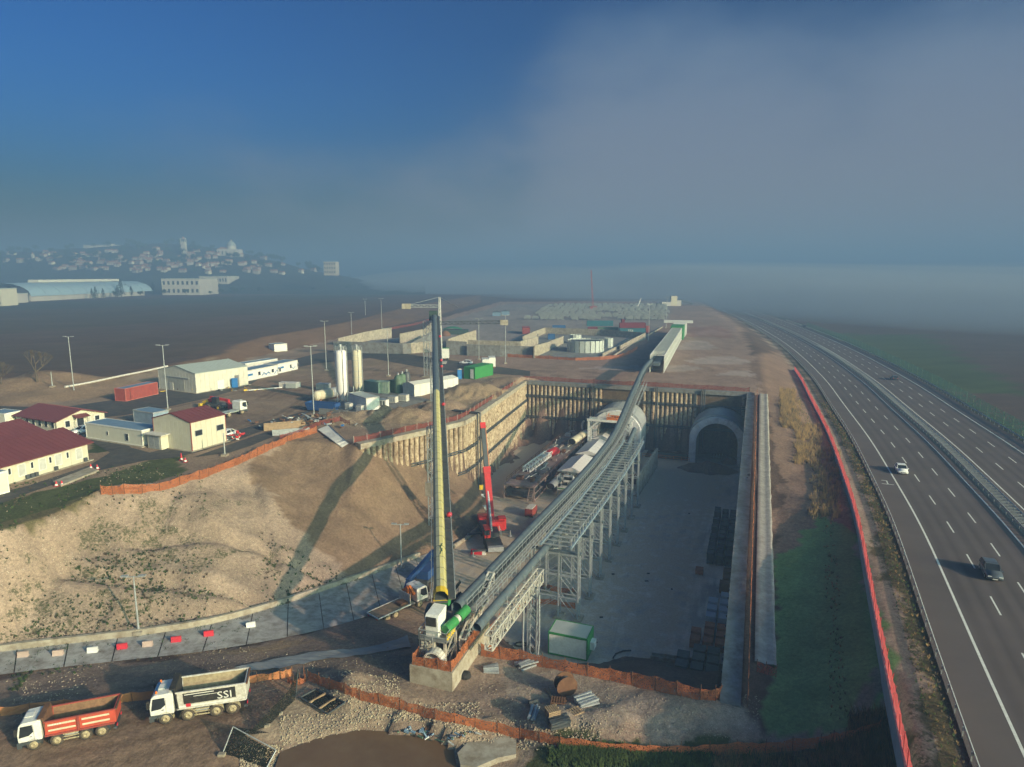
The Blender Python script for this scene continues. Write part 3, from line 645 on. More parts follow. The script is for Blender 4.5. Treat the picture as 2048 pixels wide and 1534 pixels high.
line(hw,0,0.25); line(hw,11.4,0.22); line(hw2,16.1,0.22); line(hw2,27.4,0.25)
sb = hs_at(116.0)
dashm = MB().add([(-2.3,-.09,0),(2.3,-.09,0),(2.3,.09,0),(-2.3,.09,0)],[(0,1,2,3)]).build('lane_dash',M['paint'],hw)
first = True; dash_far = MB()
for par,off,ph in ((hw,3.85,0.0),(hw,7.65,5.5),(hw2,19.9,1.5),(hw2,23.7,7.5)):
 s = sb + ph - 13 * 12.5
 while s < 1300:
  if s > 10:
   a,b_ = hpt(s - .5,off),hpt(s + .5,off)
   if s < 560:
    o = dashm if first else share('lane_dash',dashm,par,(0,0,0))
    first = False; o.location = hpt(s,off,0.006); o.rotation_euler = (0,0,heading(a,b_))
   else:
    d = (b_ - a).normalized(); n_ = Vector((d.y,-d.x,0)) * .09; c = hpt(s,off,.006)
    dash_far.add([c - d * 2.3 - n_,c + d * 2.3 - n_,c + d * 2.3 + n_,c - d * 2.3 + n_],[(0,1,2,3)])
  s += 12.5
o = dash_far.build('far_lane_dashes',M['paint'],hw); o['kind'] = 'stuff'
# emergency lane figure painted on the shoulder
pb = MB(); c = hpt(hs_at(111.5),-1.7,.006); d = HT[60].to_3d(); d = Vector((0.39,.92,0)); n_ = Vector((.92,-.39,0))
def pq(u0,u1,v0,v1): pb.add([c + d * u0 + n_ * v0,c + d * u1 + n_ * v0,c + d * u1 + n_ * v1,c + d * u0 + n_ * v1],[(0,1,2,3)])
pq(-1.2,-1.0,-.8,1.1); pq(-1.2,1.2,.1,.3); pq(1.0,1.2,-.6,.3)
pb.build('shoulder_marking',M['paint'],hw)
# guard rail on the pit side: W beam on posts
def guardrail(name,label,off,s0,s1,side,cat='guard rail',h=.8,pitch=3.0,group=None):
 t_ = thing(name,label,cat,hpt(s0,off),0,group); base = hpt(s0,off)
 mb = MB(); n = int((s1 - s0) / 3)
 prof = [(0.0,h),(.08,h - .06),(0,h - .15),(.08,h - .24),(0,h - .30),(-.03,h - .30),(-.03,h)]
 v = []; f = []; k = len(prof)
 for i in range(n + 1):
  s = s0 + (s1 - s0) * i / n
  for o_,z in prof: v.append(hpt(s,off + o_ * side,z) - base)
 for i in range(n):
  for j in range(k): f.append((i * k + j,i * k + (j + 1) % k,(i + 1) * k + (j + 1) % k,(i + 1) * k + j))
 mb.add(v,f); mb.build('rail_beam',M['galv'],t_)
 pm = MB().bx(-.06,.06,-.05,.05,-.2,h - .02).bx(-.04,.04,-.25,-.03,h - .32,h - .2)
 po = pm.build('rail_post',M['galv'],t_); firstp = True; far = MB()
 s = s0; cnt = 0
 while s < s1:
  p = hpt(s,off - .12 * side) - base; a = heading(hpt(s,off),hpt(s + 1,off)) + (math.pi if side < 0 else 0)
  if cnt < 120:
   if firstp: po.location = p; po.rotation_euler = (0,0,a); firstp = False
   else: share('rail_post',po,t_,p,(0,0,a))
  else: far.bx(p.x - .06,p.x + .06,p.y - .06,p.y + .06,-.2,h)
  cnt += 1; s += pitch
 if far.v:
  o = far.build('far_rail_posts',M['galv'],t_); o['kind'] = 'stuff'
 return t_
guardrail('guard_rail','steel guard rail along the emergency lane on the pit side of the highway',-3.75,30,620,1)
guardrail('guard_rail','first rail of the double steel barrier in the highway median, facing the near carriageway',12.9,60,700,1,group='median barrier rails')
guardrail('guard_rail','second rail of the double steel barrier in the highway median, facing the far carriageway',14.6,60,700,-1,group='median barrier rails')
mbx = MB(); base = hpt(60,13.75); s = 60
while s < 420:
 for z in (.55,.75): mbx.beam(hpt(s,13.0,z) - base,hpt(s,14.5,z) - base,.07)
 s += 1.5
gt_ = thing('median_rail_braces','ladder-like steel cross braces tying the two median rails together','barrier brace',base)
o = mbx.build('brace',M['galv'],gt_); o['kind'] = 'stuff'
guardrail('guard_rail','steel guard rail along the outer edge of the far carriageway before the green fence',31.1,90,620,-1)
# green mesh screen fence
gf = thing('screen_fence','tall green mesh screen fence along the far side of the highway','fence',hpt(120,34)); base = hpt(120,34)
mb = MB(); v = []; f = []; n = 110
for i in range(n + 1): s = 120 + i * 4; v += [hpt(s,34,-1.2) - base,hpt(s,34,2.6) - base]
for i in range(n): f.append((2 * i,2 * i + 2,2 * i + 3,2 * i + 1))
mb.add(v,f).build('mesh_screen',M['gnet'],gf)
pm = MB().bx(-.06,.06,-.06,.06,0,4.1).build('fence_post',M['dgreen'],gf); pm.location = hpt(120,34,-1.4) - base
for i in range(1,74): share('fence_post',pm,gf,hpt(120 + i * 6,34,-1.4) - base)
# red mesh fence on a low wall on the pit side
def fence_line(name,label,pts,h,m,postm,cat='fence',post_step=2.6,z_off=0.0,wall=None,sag=0.1,post_h=None,group=None,thick_post=.05):
 """netting hung on posts along a ground line"""
 base = pts[0]; t_ = thing(name,label,cat,base,0,group)
 P_ = [Vector(p) for p in pts]; seg = []; hgt = [R.uniform(1 - sag * 2.2,1.05) for _ in range(900)]
 for a,b in zip(P_[:-1],P_[1:]):
  n = max(1,int(round((b - a).length / post_step)))
  for k in range(n): seg.append(a.lerp(b,k / n))
 seg.append(P_[-1]); mb = MB(); v = []; f = []; rows = 4; sub = 4; cols = 0
 for i in range(len(seg) - 1):
  for k in range(sub):
   a = seg[i].lerp(seg[i + 1],k / sub); d = (seg[i + 1] - seg[i]).normalized(); nn = Vector((d.y,-d.x,0)); q = math.sin(k / sub * math.pi)
   hv = h * hgt[i] * (1 - k / sub) + h * hgt[i + 1] * k / sub
   for r_ in range(rows + 1):
    w = r_ / rows; z = hv * w * (1 - sag * q * R.uniform(.3,1.6) * w) + z_off
    v.append(a - base + nn * R.uniform(-.07,.09) * q + Vector((0,0,z - (.05 if r_ == 0 else 0))))
   cols += 1
 for r_ in range(rows + 1): v.append(seg[-1] - base + Vector((0,0,h * r_ / rows + z_off)))
 for c_ in range(cols):
  for r_ in range(rows): i = c_ * (rows + 1) + r_; f.append((i,i + rows + 1,i + rows + 2,i + 1))
 mb.add(v,f); mb.build('netting',m,t_)
 po = None
 for i,p in enumerate(seg):
  if i > 250: break
  if po is None: po = MB().tube((0,0,-.1),(0,0,post_h or h + .12),thick_post / 2 + .01,5).build('fence_post',postm,t_); po.location = p - base + Vector((0,0,z_off))
  else: share('fence_post',po,t_,p - base + Vector((0,0,z_off)),(R.uniform(-.06,.06),R.uniform(-.06,.06),0))
 return t_
lowwall = thing('kerb_wall','low pale concrete wall under the long red mesh fence beside the highway','wall',hpt(20,-8.6))
base = hpt(20,-8.6); mb = MB(); v = []; f = []; n = 95
for i in range(n + 1):
 s = 20 + i * 3.2
 for o_,z in ((-8.75,-1.2),(-8.75,.85),(-8.45,.85),(-8.45,-1.2)): v.append(hpt(s,o_,z) - base)
for i in range(n):
 for j in range(3): f.append((i * 4 + j,i * 4 + j + 1,i * 4 + j + 5,i * 4 + j + 4))
mb.add(v,f).build('wall_panel',mat('pale_blue_grey_concrete',(.27,.31,.35),.8),lowwall)
fence_line('mesh_fence','long bright red mesh fence on posts running beside the highway',[hpt(20 + i * 4,-8.6,0.85) for i in range(76)],1.5,M['rvnet'],mat('red_post',(.5,.05,.05),.6),post_step=2.0,sag=.05)
# ================================================================== pit floor, ramp, yard asphalt
def sheet(name,poly,z,m,kind='structure',th=0.0):
 mb = MB(); P_ = [(p[0],p[1]) for p in poly]
 o_,_,f_,_,_,_ = delaunay_2d_cdt([Vector(p) for p in P_],[(i,(i + 1) % len(P_)) for i in range(len(P_))],[],1,1e-4)
 mb.add([(p[0],p[1],z if z is not None else H(p[0],p[1])) for p in o_],[tuple(f) for f in f_])
 o = mb.build(name,m); o['kind'] = kind; return o
# pit floor material: worn grey slab, tan where the trucks came in, patches
pf = bpy.data.materials.new('worn_pit_slab'); pf.use_nodes = True; t = pf.node_tree; b = t.nodes['Principled BSDF']; b.inputs['Roughness'].default_value = .72; b.inputs['Specular IOR Level'].default_value = .35
geo = TN('ShaderNodeNewGeometry'); pos = geo.outputs['Position']
rot = TN('ShaderNodeMapping'); rot.vector_type = 'POINT'; rot.inputs['Rotation'].default_value = (0,0,rad(20.2)); L(pos,rot.inputs[0])
sxy = TN('ShaderNodeSeparateXYZ'); L(rot.outputs[0],sxy.inputs[0])
strm = TN('ShaderNodeMapping'); strm.inputs['Scale'].default_value = (1,.12,1); L(rot.outputs[0],strm.inputs[0])
def nz_(vec,s,d=6,r=.6):
 n = TN('ShaderNodeTexNoise'); n.inputs['Scale'].default_value = s; n.inputs['Detail'].default_value = d; n.inputs['Roughness'].default_value = r; L(vec,n.inputs['Vector']); return n.outputs[0]
cr = TN('ShaderNodeValToRGB'); e = cr.color_ramp.elements; e[0].position = .44; e[0].color = (.25,.265,.28,1); e[1].position = .57; e[1].color = (.68,.64,.58,1)
e2 = cr.color_ramp.elements.new(.5); e2.color = (.50,.49,.47,1)
L(m2('ADD',m2('MULTIPLY',nz_(pos,.12,8,.62),.65),m2('MULTIPLY',nz_(strm.outputs[0],.9,6,.6),.35)),cr.inputs[0])
tan_f = m2('ADD',m2('ADD',mr_(sxy.outputs[0],-8.5,-3,.85,0),mr_(nz_(pos,.06,6,.6),.45,.68,0,.45)),mr_(sxy.outputs[1],128,150,0,.5))
mxp = TN('ShaderNodeMix',data_type='RGBA'); L(m2('MINIMUM',m2('MULTIPLY',tan_f,mr_(nz_(pos,.5,8,.7),.3,.6,.3,1.2)),1),mxp.inputs['Factor']); L(cr.outputs[0],mxp.inputs['A']); mxp.inputs['B'].default_value = (.46,.37,.27,1)
fine = TN('ShaderNodeVectorMath',operation='SCALE'); L(mxp.outputs['Result'],fine.inputs[0]); L(mr_(nz_(pos,3.5,8,.7),.3,.7,.8,1.2),fine.inputs['Scale'])
L(fine.outputs[0],b.inputs['Base Color'])
PITFLOOR = [toe[8] + Vector((-2,-1,0)),toe[9],toe[10],fe,ff,fg,BL[2][7],fh] + BL[5][::-1] + [G(905,1188,-12),toe[7] + Vector((-1,-2,0))]
sheet('pit_floor',PITFLOOR,-12.03,pf)
# ramp road, lofted between its two edges so it falls smoothly into the pit
rampm = mat('ramp_concrete',(0.36,0.35,0.33),0.8,var=.2,scale=.8,dirt=(.14,.11,.085),dirt_amt=.5,bump=.2)
far_e = smooth_line([v + Vector((0,0,.02)) for v in toe[:8]] ,2.0)
near_e = smooth_line([v + Vector((0,0,.02)) for v in rnear],2.0)
def resample(L_,n):
 d = [0.0]
 for a,b in zip(L_[:-1],L_[1:]): d.append(d[-1] + (b - a).length)
 o = []
 for k in range(n + 1):
  s = d[-1] * k / n; i = min(int(np.searchsorted(d,s,side='right')) - 1,len(L_) - 2); t_ = (s - d[i]) / max(d[i + 1] - d[i],1e-9); o.append(L_[i].lerp(L_[i + 1],t_))
 return o
fe_,ne_ = resample(far_e,60),resample(near_e,60)
ramp_root = thing('ramp_road',None,None,(0,0,0)); ramp_root['kind'] = 'structure'
slab = None
for k in range(0,60,4):               # concrete bays with open joints
 mb = MB(); v = []; f = []
 for i in range(k,k + 5):
  a,b_ = fe_[i],ne_[i]; g_ = (fe_[min(i + 1,60)] - fe_[max(i - 1,0)]).normalized() * (.06 if i == k else (-.06 if i == k + 4 else 0))
  for j in range(5): v.append(a.lerp(b_,j / 4) + g_ + Vector((0,0,0.02 + (.0 if 0 < j < 4 else 0))))
 for i in range(4):
  for j in range(4): f.append((i * 5 + j,i * 5 + j + 1,i * 5 + j + 6,i * 5 + j + 5))
 mb.add(v,f).build('concrete_bay',rampm,ramp_root)
# kerb wall along the foot of the cut
kw = thing('kerb_wall','low pale concrete wall at the foot of the gravel cut along the ramp road','wall',fe_[0]); v = []; f = []; mb = MB()
for i,p in enumerate(fe_[:58]):
 d = (fe_[i + 1] - p).normalized(); nn = Vector((-d.y,d.x,0))
 for o_,z in ((-.25,0),(-.22,.75),(.22,.75),(.3,-.2)): v.append(p - fe_[0] + nn * (o_ + .1) + Vector((0,0,z)))
for i in range(57):
 for j in range(3): f.append((i * 4 + j,i * 4 + j + 4,i * 4 + j + 5,i * 4 + j + 1))
mb.add(v,f).build('wall_panel',M['conct'],kw)
# asphalt ways in the yard
for rp in YROADS: sheet('yard_road',[G(x,y,5.02) for x,y in rp],5.02,M['asph'])
# ================================================================== pile walls round the pit
pile_me = {}
def pile_obj(h):
 k = round(h,1)
 if k not in pile_me:
  mb = MB(); n = 9; rows = max(3,int(h / 1.4)); v = []; f = []
  for i in range(rows + 1):
   z = k * i / rows
   for j in range(n):
    t_ = 2 * math.pi * j / n; r_ = .52 + R.uniform(-.07,.06); v.append((math.cos(t_) * r_,math.sin(t_) * r_,z))
  for i in range(rows):
   for j in range(n): f.append((i * n + j,i * n + (j + 1) % n,(i + 1) * n + (j + 1) % n,(i + 1) * n + j))
  mb.add(v,f,0,True); o = mb.build('pile',M['pile'],None,link=False); pile_me[k] = o.data
 return pile_me[k],k
def pile_wall(label,segs,z_top,zfoot,walers=(),anchors=True,capw=1.7,group=None,capm=None):
 """segs: list of (a, b) on the wall line (points at cap level); zfoot(p) gives the exposed foot"""
 base = Vector((segs[0][0].x,segs[0][0].y,zfoot(segs[0][0]))); t_ = thing('pile_wall',label,'retaining wall',base,0)
 for a,b in segs:
  d = Vector((b.x - a.x,b.y - a.y,0)); Ln = d.length; d.normalize(); nn = Vector((d.y,-d.x,0))       # towards the pit
  if (Vector((25,120,0)) - Vector((a.x,a.y,0))).dot(nn) < 0: nn = -nn
  n = int(Ln / 1.22)
  for i in range(n):
   p = a.lerp(b,(i + .5) / n); zt = z_top(p) - .2; zf = zfoot(p) - 1.2
   if zt - zf < 2: zf = zt - 2.5
   md_,k = pile_obj(round((zt - zf) * 2) / 2)
   o = bpy.data.objects.new('pile',md_); COL.objects.link(o); o.parent = t_
   o.location = Vector((p.x,p.y,zt - k)) + nn * (.35 + R.uniform(-.05,.05)) - base; o.rotation_euler = (0,0,R.uniform(0,6))
  # soil lagging behind the piles
  mb = MB(); za,zb = z_top(a),z_top(b); a2 = Vector((a.x,a.y,0)) - base * 1.0; b2 = Vector((b.x,b.y,0)) - base * 1.0; a2.z = b2.z = -base.z
  lo = min(zfoot(a),zfoot(b)) - 1.5
  mb.add([a2 + nn * .25 + Vector((0,0,lo)),b2 + nn * .25 + Vector((0,0,lo)),b2 + nn * .25 + Vector((0,0,zb - .3)),a2 + nn * .25 + Vector((0,0,za - .3)),
    a2 - nn * .9 + Vector((0,0,lo)),b2 - nn * .9 + Vector((0,0,lo)),b2 - nn * .9 + Vector((0,0,zb - .3)),a2 - nn * .9 + Vector((0,0,za - .3))],
               [(0,1,2,3),(5,4,7,6),(3,2,6,7),(1,5,6,2),(4,0,3,7)])
  mb.build('lagging',M['pile_in'],t_)
  mb = MB(); ch_ = .75 if capw < 2 else .6
  ins_ = capw * .6; mb.add([a2 + nn * ins_ + Vector((0,0,za - ch_)),b2 + nn * ins_ + Vector((0,0,zb - ch_)),b2 + nn * ins_ + Vector((0,0,zb + .25)),a2 + nn * ins_ + Vector((0,0,za + .25)),
    a2 - nn * (capw - ins_) + Vector((0,0,za - ch_)),b2 - nn * (capw - ins_) + Vector((0,0,zb - ch_)),b2 - nn * (capw - ins_) + Vector((0,0,zb + .25)),a2 - nn * (capw - ins_) + Vector((0,0,za + .25))],
               [(0,1,2,3),(5,4,7,6),(3,2,6,7),(1,5,6,2),(4,0,3,7),(0,4,5,1)])
  mb.build('cap_beam',capm or M['conct'],t_)
  for wz in walers:
   zA = wz; i0,i1 = 0.0,1.0
   # only where the wall is exposed at that level
   for k in range(20):
    if zfoot(a.lerp(b,k / 20)) < wz - .5: break
    i0 = (k + 1) / 20
   if i0 > .9: continue
   mb = MB()
   for dz in (-.22,.22): mb.beam(a2.lerp(b2,i0) + nn * 1.02 + Vector((0,0,wz + dz)),b2 + nn * 1.02 + Vector((0,0,wz + dz)),.25,.22)
   nn_ = int(Ln * (1 - i0) / 2.44)
   for i in range(nn_):
    p = a2.lerp(b2,i0 + (1 - i0) * (i + .5) / nn_) + nn * 1.0 + Vector((0,0,wz)); mb.tube(p,p + nn * .42 - Vector((0,0,.12)),.16,6)
   mb.build('waler',M['steel'],t_)
 return t_
def foot_left(p):
 xs = [A0,A1,A2,A3]; # distance along the wall
 tot = [0,(A1 - A0).length,(A1 - A0).length + (A2 - A1).length,(A1 - A0).length + (A2 - A1).length + (A3 - A2).length]
 best = (1e9,0)
 for i in range(3):
  d = xs[i + 1] - xs[i]; u = max(0,min(1,(p - xs[i]).dot(d) / d.dot(d))); q = xs[i] + d * u; e_ = (p - q).length
  if e_ < best[0]: best = (e_,tot[i] + u * d.length)
 return float(np.interp(best[1],[0,.55 * tot[1],tot[1],tot[2],tot[3]],[4.4,-1.4,-4,-7.5,-11.6]))
pile_wall('short bored pile wall with pale cap rising out of the brown earth slope, in the sun',[(A0,A1),(A1,A2),(A2,A3)],lambda p: 5,foot_left,walers=(-1.2,-6))
pile_wall('long sunlit bored pile wall on the left side of the pit',[(A3,A4)],lambda p: 5,lambda p: -12,walers=(-.5,-5.8))
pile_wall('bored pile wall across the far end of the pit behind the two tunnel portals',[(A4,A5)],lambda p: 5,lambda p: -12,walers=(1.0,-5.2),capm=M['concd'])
def zr_(p):
 u = max(0,min(1,(Vector((p.x,p.y,0)) - Vector((A6.x,A6.y,0))).length / Vector((A5.x - A6.x,A5.y - A6.y,0)).length)); return -4 + 9 * u
segs = []; nseg = 6
for i in range(nseg): segs.append((A6.lerp(A5,i / nseg),A6.lerp(A5,(i + 1) / nseg)))
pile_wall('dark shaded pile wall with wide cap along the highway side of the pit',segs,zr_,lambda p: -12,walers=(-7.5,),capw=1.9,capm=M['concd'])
# cable ducts / pipes hanging down the back wall
def on_back(u): return A4.lerp(A5,u)
bn = Vector((-axv.x,-axv.y,0))
for u,lab in ((.33,'dark pipe bundle running down the back pile wall left of the conveyor'),(.61,'dark pipe bundle on the back pile wall just right of the conveyor'),(.80,'wide dark pipe bundle on the back pile wall beside the open tunnel portal')):
 p = on_back(u) + bn * 1.5; mb = MB()
 for k in range(3 if u > .7 else 2): q = p + axw * (k * .45); mb.tube(Vector((q.x,q.y,0)) - Vector((p.x,p.y,0)) + Vector((0,0,-16.5)),Vector((q.x - p.x,q.y - p.y,.6)),.16,6)
 o = mb.build('wall_pipes',M['steel']); o.location = (p.x,p.y,5); tag(o,lab,'pipes','pipes down the pit walls')
p = A3 + Vector((.9,-1.4,0)); mb = MB().path([(-6,3.5,.5),(-.6,.5,.5),(0,0,.5),(0,0,-16.8)],.17,6).path([(-5.6,4.2,.5),(0,1.1,.5),(.5,.5,.5),(.5,.5,-16.8)],.17,6)
o = mb.build('wall_pipes',M['steel']); o.location = p; tag(o,'pair of black pipes bending over the wall corner behind the red crane','pipes','pipes down the pit walls')
# concrete channel right of the cap beam
mb = MB(); v = []; f = []
c0,c1 = Vector((A6.x,A6.y,-4.0)),Vector((A5.x,A5.y,4.9))
prof = [(1.9,.1),(2.05,.16),(2.5,.14),(2.9,.02),(3.3,.06),(3.7,.14),(3.95,.1),(4.05,-.4)]
n = 60
for i in range(n + 1):
 p = c0.lerp(c1,.06 + .94 * i / n)
 for o_,z in prof: v.append(p + axw * (o_ + (R.uniform(-.08,.08) if o_ > 3.6 else 0)) + Vector((0,0,z + .1)))
k = len(prof)
for i in range(n):
 for j in range(k - 1): f.append((i * k + j,i * k + j + 1,(i + 1) * k + j + 1,(i + 1) * k + j))
o = mb.add(v,f,0,True).build('concrete_channel',mat('pale_sprayed_concrete',(.34,.32,.29),.9,var=.25,scale=1.5,dirt=(.2,.17,.14),dirt_amt=.4,bump=.5)); tag(o,kind='structure')
fence_line('safety_net','narrow orange net on rebar posts along the top of the highway-side pit wall',[c0.lerp(c1,i / 12) + axw * 1.35 + Vector((0,0,.35)) for i in range(13)],1.0,M['onet'],M['rust'],post_step=2.5)
o = fence_line('safety_net','short red net closing the near end of the concrete channel',[c0 + axw * 2.1 + axv * 5.5 + Vector((0,0,.8)),c0 + axw * 3.9 + axv * 5.2 + Vector((0,0,.8))],1.2,M['rnet'],M['rust'],post_step=1.2)
fence_line('safety_net','red safety net on white rails along the cap above the short pile wall',[v + Vector((-.8,.6,.25)) for v in (A0,A1,A2,A3)],1.1,M['rnet'],M['whited'],post_step=3.0)
fence_line('safety_net','red safety net with white posts along the cap of the sunlit left pit wall',[A3.lerp(A4,i / 4) + Vector((-.9,.3,.25)) for i in range(5)],1.1,M['rnet'],M['whited'],post_step=3.0)
fence_line('safety_net','red safety net along the top edge of the far pit wall',[A4.lerp(A5,i / 6) + Vector((0,1.6,.25)) for i in range(7)],1.2,M['rnet'],M['rust'],post_step=3.0)
# ================================================================== tunnel portals
PZ = -12.0
HD = -rad(20.2)                               # local +y = along the pit axis
def portal(label,loc,depth,frame_front,steel=False):
 t_ = thing('tunnel_portal',label,'tunnel portal',loc,HD)
 hw_,hh = 5.1,10.9
 def arch(r_,flat,n=18,cz=5.9):
  return [(r_ * math.cos(math.pi * i / n),cz + r_ * math.sin(math.pi * i / n)) for i in range(n + 1)]
 inner = [(5.1,0)] + arch(5.1,0,20,5.6) + [(-5.1,0)]
 outer = [(6.75,0)] + [(6.75,7.6),(6.0,9.0),(4.9,10.3),(3.5,11.3),(1.8,11.95),(0,12.15),(-1.8,11.95),(-3.5,11.3),(-4.9,10.3),(-6.0,9.0),(-6.75,7.6)] + [(-6.75,0)]
 # match counts by resampling both loops
 def rs(Lp,n):
  d = [0.0]
  for a,b in zip(Lp[:-1],Lp[1:]): d.append(d[-1] + math.hypot(b[0] - a[0],b[1] - a[1]))
  o = []
  for k in range(n + 1):
   s = d[-1] * k / n; i = min(int(np.searchsorted(d,s,side='right')) - 1,len(Lp) - 2); q = (s - d[i]) / (d[i + 1] - d[i]); o.append((Lp[i][0] + (Lp[i + 1][0] - Lp[i][0]) * q,Lp[i][1] + (Lp[i + 1][1] - Lp[i][1]) * q))
  return o
 nA = 12; I = rs(inner,nA * 3); O_ = rs(outer,nA * 3)
 segm = MB(); fm = M['white'] if not steel else M['conc']
 white_c = mat('pale_portal_concrete',(.74,.73,.71),.8,var=.1,scale=1,dirt=(.3,.28,.25),dirt_amt=.3)
 for k in range(nA):                       # face made of separate panels with open joints
  mb = MB(); i0,i1 = k * 3,k * 3 + 3; v = []; n = 4; e_ = .06
  for i in range(n):
   q = i0 + (i1 - i0) * i / (n - 1); q = min(max(q + (e_ if i == 0 else (-e_ if i == n - 1 else 0)),0),nA * 3); a_ = int(min(q,nA * 3 - 1)); u = q - a_
   for Lp in (I,O_):
    x = Lp[a_][0] * (1 - u) + Lp[a_ + 1][0] * u; z = Lp[a_][1] * (1 - u) + Lp[a_ + 1][1] * u; v.append((x,0,z)); v.append((x,1.2,z))
  fs = []
  for i in range(n - 1):
   a_ = i * 4; b_ = a_ + 4; fs += [(a_,a_ + 2,b_ + 2,b_),(a_ + 1,b_ + 1,b_ + 3,a_ + 3),(a_,b_,b_ + 1,a_ + 1),(a_ + 2,a_ + 3,b_ + 3,b_ + 2)]
  fs += [(0,1,3,2),(n * 4 - 4,n * 4 - 2,n * 4 - 1,n * 4 - 3)]
  mb.add(v,fs); mb.build('face_panel',white_c,t_)
 mb = MB(); v = []; f = []
 vault = [(6.75,0),(6.75,7.6)] + [(6.75 * math.cos(math.pi * i / 16) if i else 6.75,7.6 + 5.2 * math.sin(math.pi * i / 16)) for i in range(1,16)] + [(-6.75,7.6),(-6.75,0)]
 n = len(vault)
 for y in (1.2,depth):
  for x,z in vault: v.append((x * .985,y,z * (1.0 if y < 2 else 1.02)))
 for i in range(n - 1): f.append((i,i + 1,n + i + 1,n + i))
 # the face behind the panels joining vault and inner ring
 mb.add(v,f,0,False)
 cap = [(x,1.15,z) for x,z in vault]; mb.add(cap + [(x,1.15,z) for x,z in I],[],0)
 c_ = len(cap); R2 = rs(vault,nA * 3); vv = [(x,1.15,z) for x,z in R2] + [(x,1.15,z) for x,z in I]
 mb.add(vv,[(i,i + 1,nA * 3 + 1 + i + 1,nA * 3 + 1 + i) for i in range(nA * 3)])
 mb.build('vault',mat('vault_shotcrete',(.30,.31,.31),.75,var=.15,scale=1.2),t_)
 mb = MB(); v = []; f = []; n = len(I); ys = [0.0,8,20,60]
 for y in ys:
  for x,z in I: v.append((x,y,z))
 for k in range(len(ys) - 1):
  for i in range(n - 1): f.append((k * n + i,(k + 1) * n + i,(k + 1) * n + i + 1,k * n + i + 1))
 mb.add(v,f,0,True); mb.add([(-5.1,.05,.03),(5.1,.05,.03),(5.1,60,.03),(-5.1,60,.03)],[(0,1,2,3)])
 mb.add([(-5.1,60,0),(5.1,60,0),(5.1,60,11),(-5.1,60,11)],[(0,1,2,3)])
 mb.build('tunnel_lining',mat('lining_concrete',(.30,.29,.25),.8,var=.2),t_)
 mb = MB()
 for x in (-.9,-.2,.5,1.2): mb.beam((x,3,.25),(x,55,.25),.18,.2)
 for i in range(12): mb.bx(-1.4,1.7,4 + i * 3,4.4 + i * 3,.05,.2)
 mb.build('track',M['galv'],t_)
 return t_
# openings need a hole in the pile wall: the lining passes through it, so the piles in the bore are cut out
PR = G(1431,929,-12); portal('open horseshoe tunnel portal with pale segmented face and dark empty bore',PR,14.5,True)
PL = PR - axw * 26.0; P1 = portal('vaulted concrete tunnel portal with white roofed machine train entering it',PL,15,True)
for w_ in [o for o in bpy.data.objects if o.name.startswith('pile') and o.parent and o.parent.get('label','').startswith('bored pile wall across')]:
 g = w_.parent.location + w_.location
 for c in (PR,PL):
  if abs((g - c).dot(axw)) < 5.6: bpy.data.objects.remove(w_); break
for w_ in [o for o in bpy.data.objects if o.name.startswith('lagging') and o.parent and o.parent.get('label','').startswith('bored pile wall across')]:
 par = w_.parent; bpy.data.objects.remove(w_)
 mb = MB(); a = Vector((A4.x,A4.y,0)); b_ = Vector((A5.x,A5.y,0)); Ln = (b_ - a).length; d = (b_ - a).normalized(); q = -axv
 cuts = sorted([(c - a).dot(d) for c in (Vector((PL.x,PL.y,0)),Vector((PR.x,PR.y,0)))]); e_ = [0,cuts[0] - 5.5,cuts[0] + 5.5,cuts[1] - 5.5,cuts[1] + 5.5,Ln]
 def slab_(s0,s1,z0,z1):
  p0 = a + d * s0 - par.location; p1 = a + d * s1 - par.location
  mb.beam((p0.x,p0.y,(z0 + z1) / 2 - par.location.z),(p1.x,p1.y,(z0 + z1) / 2 - par.location.z),.9,z1 - z0)
 for s0,s1 in ((e_[0],e_[1]),(e_[2],e_[3]),(e_[4],e_[5])): slab_(s0,s1,-13,4.8)
 for s0,s1 in ((e_[1],e_[2]),(e_[3],e_[4])): slab_(s0,s1,-.8,4.8)
 mb.build('lagging',M['pile_in'],par)
mb = MB()
# sump with orange rails between the portals
t_ = thing('sump_pit','rectangular sump with orange kerb rails on the pit floor between the tunnel portals','sump',(PR + PL) / 2 + axw * .5 + axv * 4,HD)
MB().bx(-5.5,5.5,-3,-2.5,0,.55).bx(-5.5,5.5,2.6,3.0,0,.5).bx(-5.5,-5.0,-2.5,2.6,0,.5).bx(5.0,5.5,-2.5,2.6,0,.5).build('kerb',M['rust'],t_)
MB().bx(-5,5,-2.5,2.6,-.2,.1).build('sump_water',mat('green_grey_water',(.09,.12,.10),.3),t_)
mb = MB()
for x in range(-6,7,2): mb.beam((x,-4,0),(x,-4,1.2),.08)
for z in (.6,1.15): mb.beam((-6,-4,z),(6,-4,z),.08)
mb.build('handrail',M['orange'],t_)
# ================================================================== conveyors
Bp = Vector((-4.0,66.4,0))                                    # near end of the pit conveyor in plan
def cpt(s,o=0.0,z=0.0): return Vector((Bp.x + axv.x * s + axw.x * o,Bp.y + axv.y * s + axw.y * o,z))
def cz(s): return float(np.interp(s,[-6,0,10,20,42,60,76,83,90,98,107,114,120,132,152],[.8,.7,.5,.3,-.35,-.45,.1,.9,2.4,4.6,7.0,8.4,9.0,9.4,8.9]))
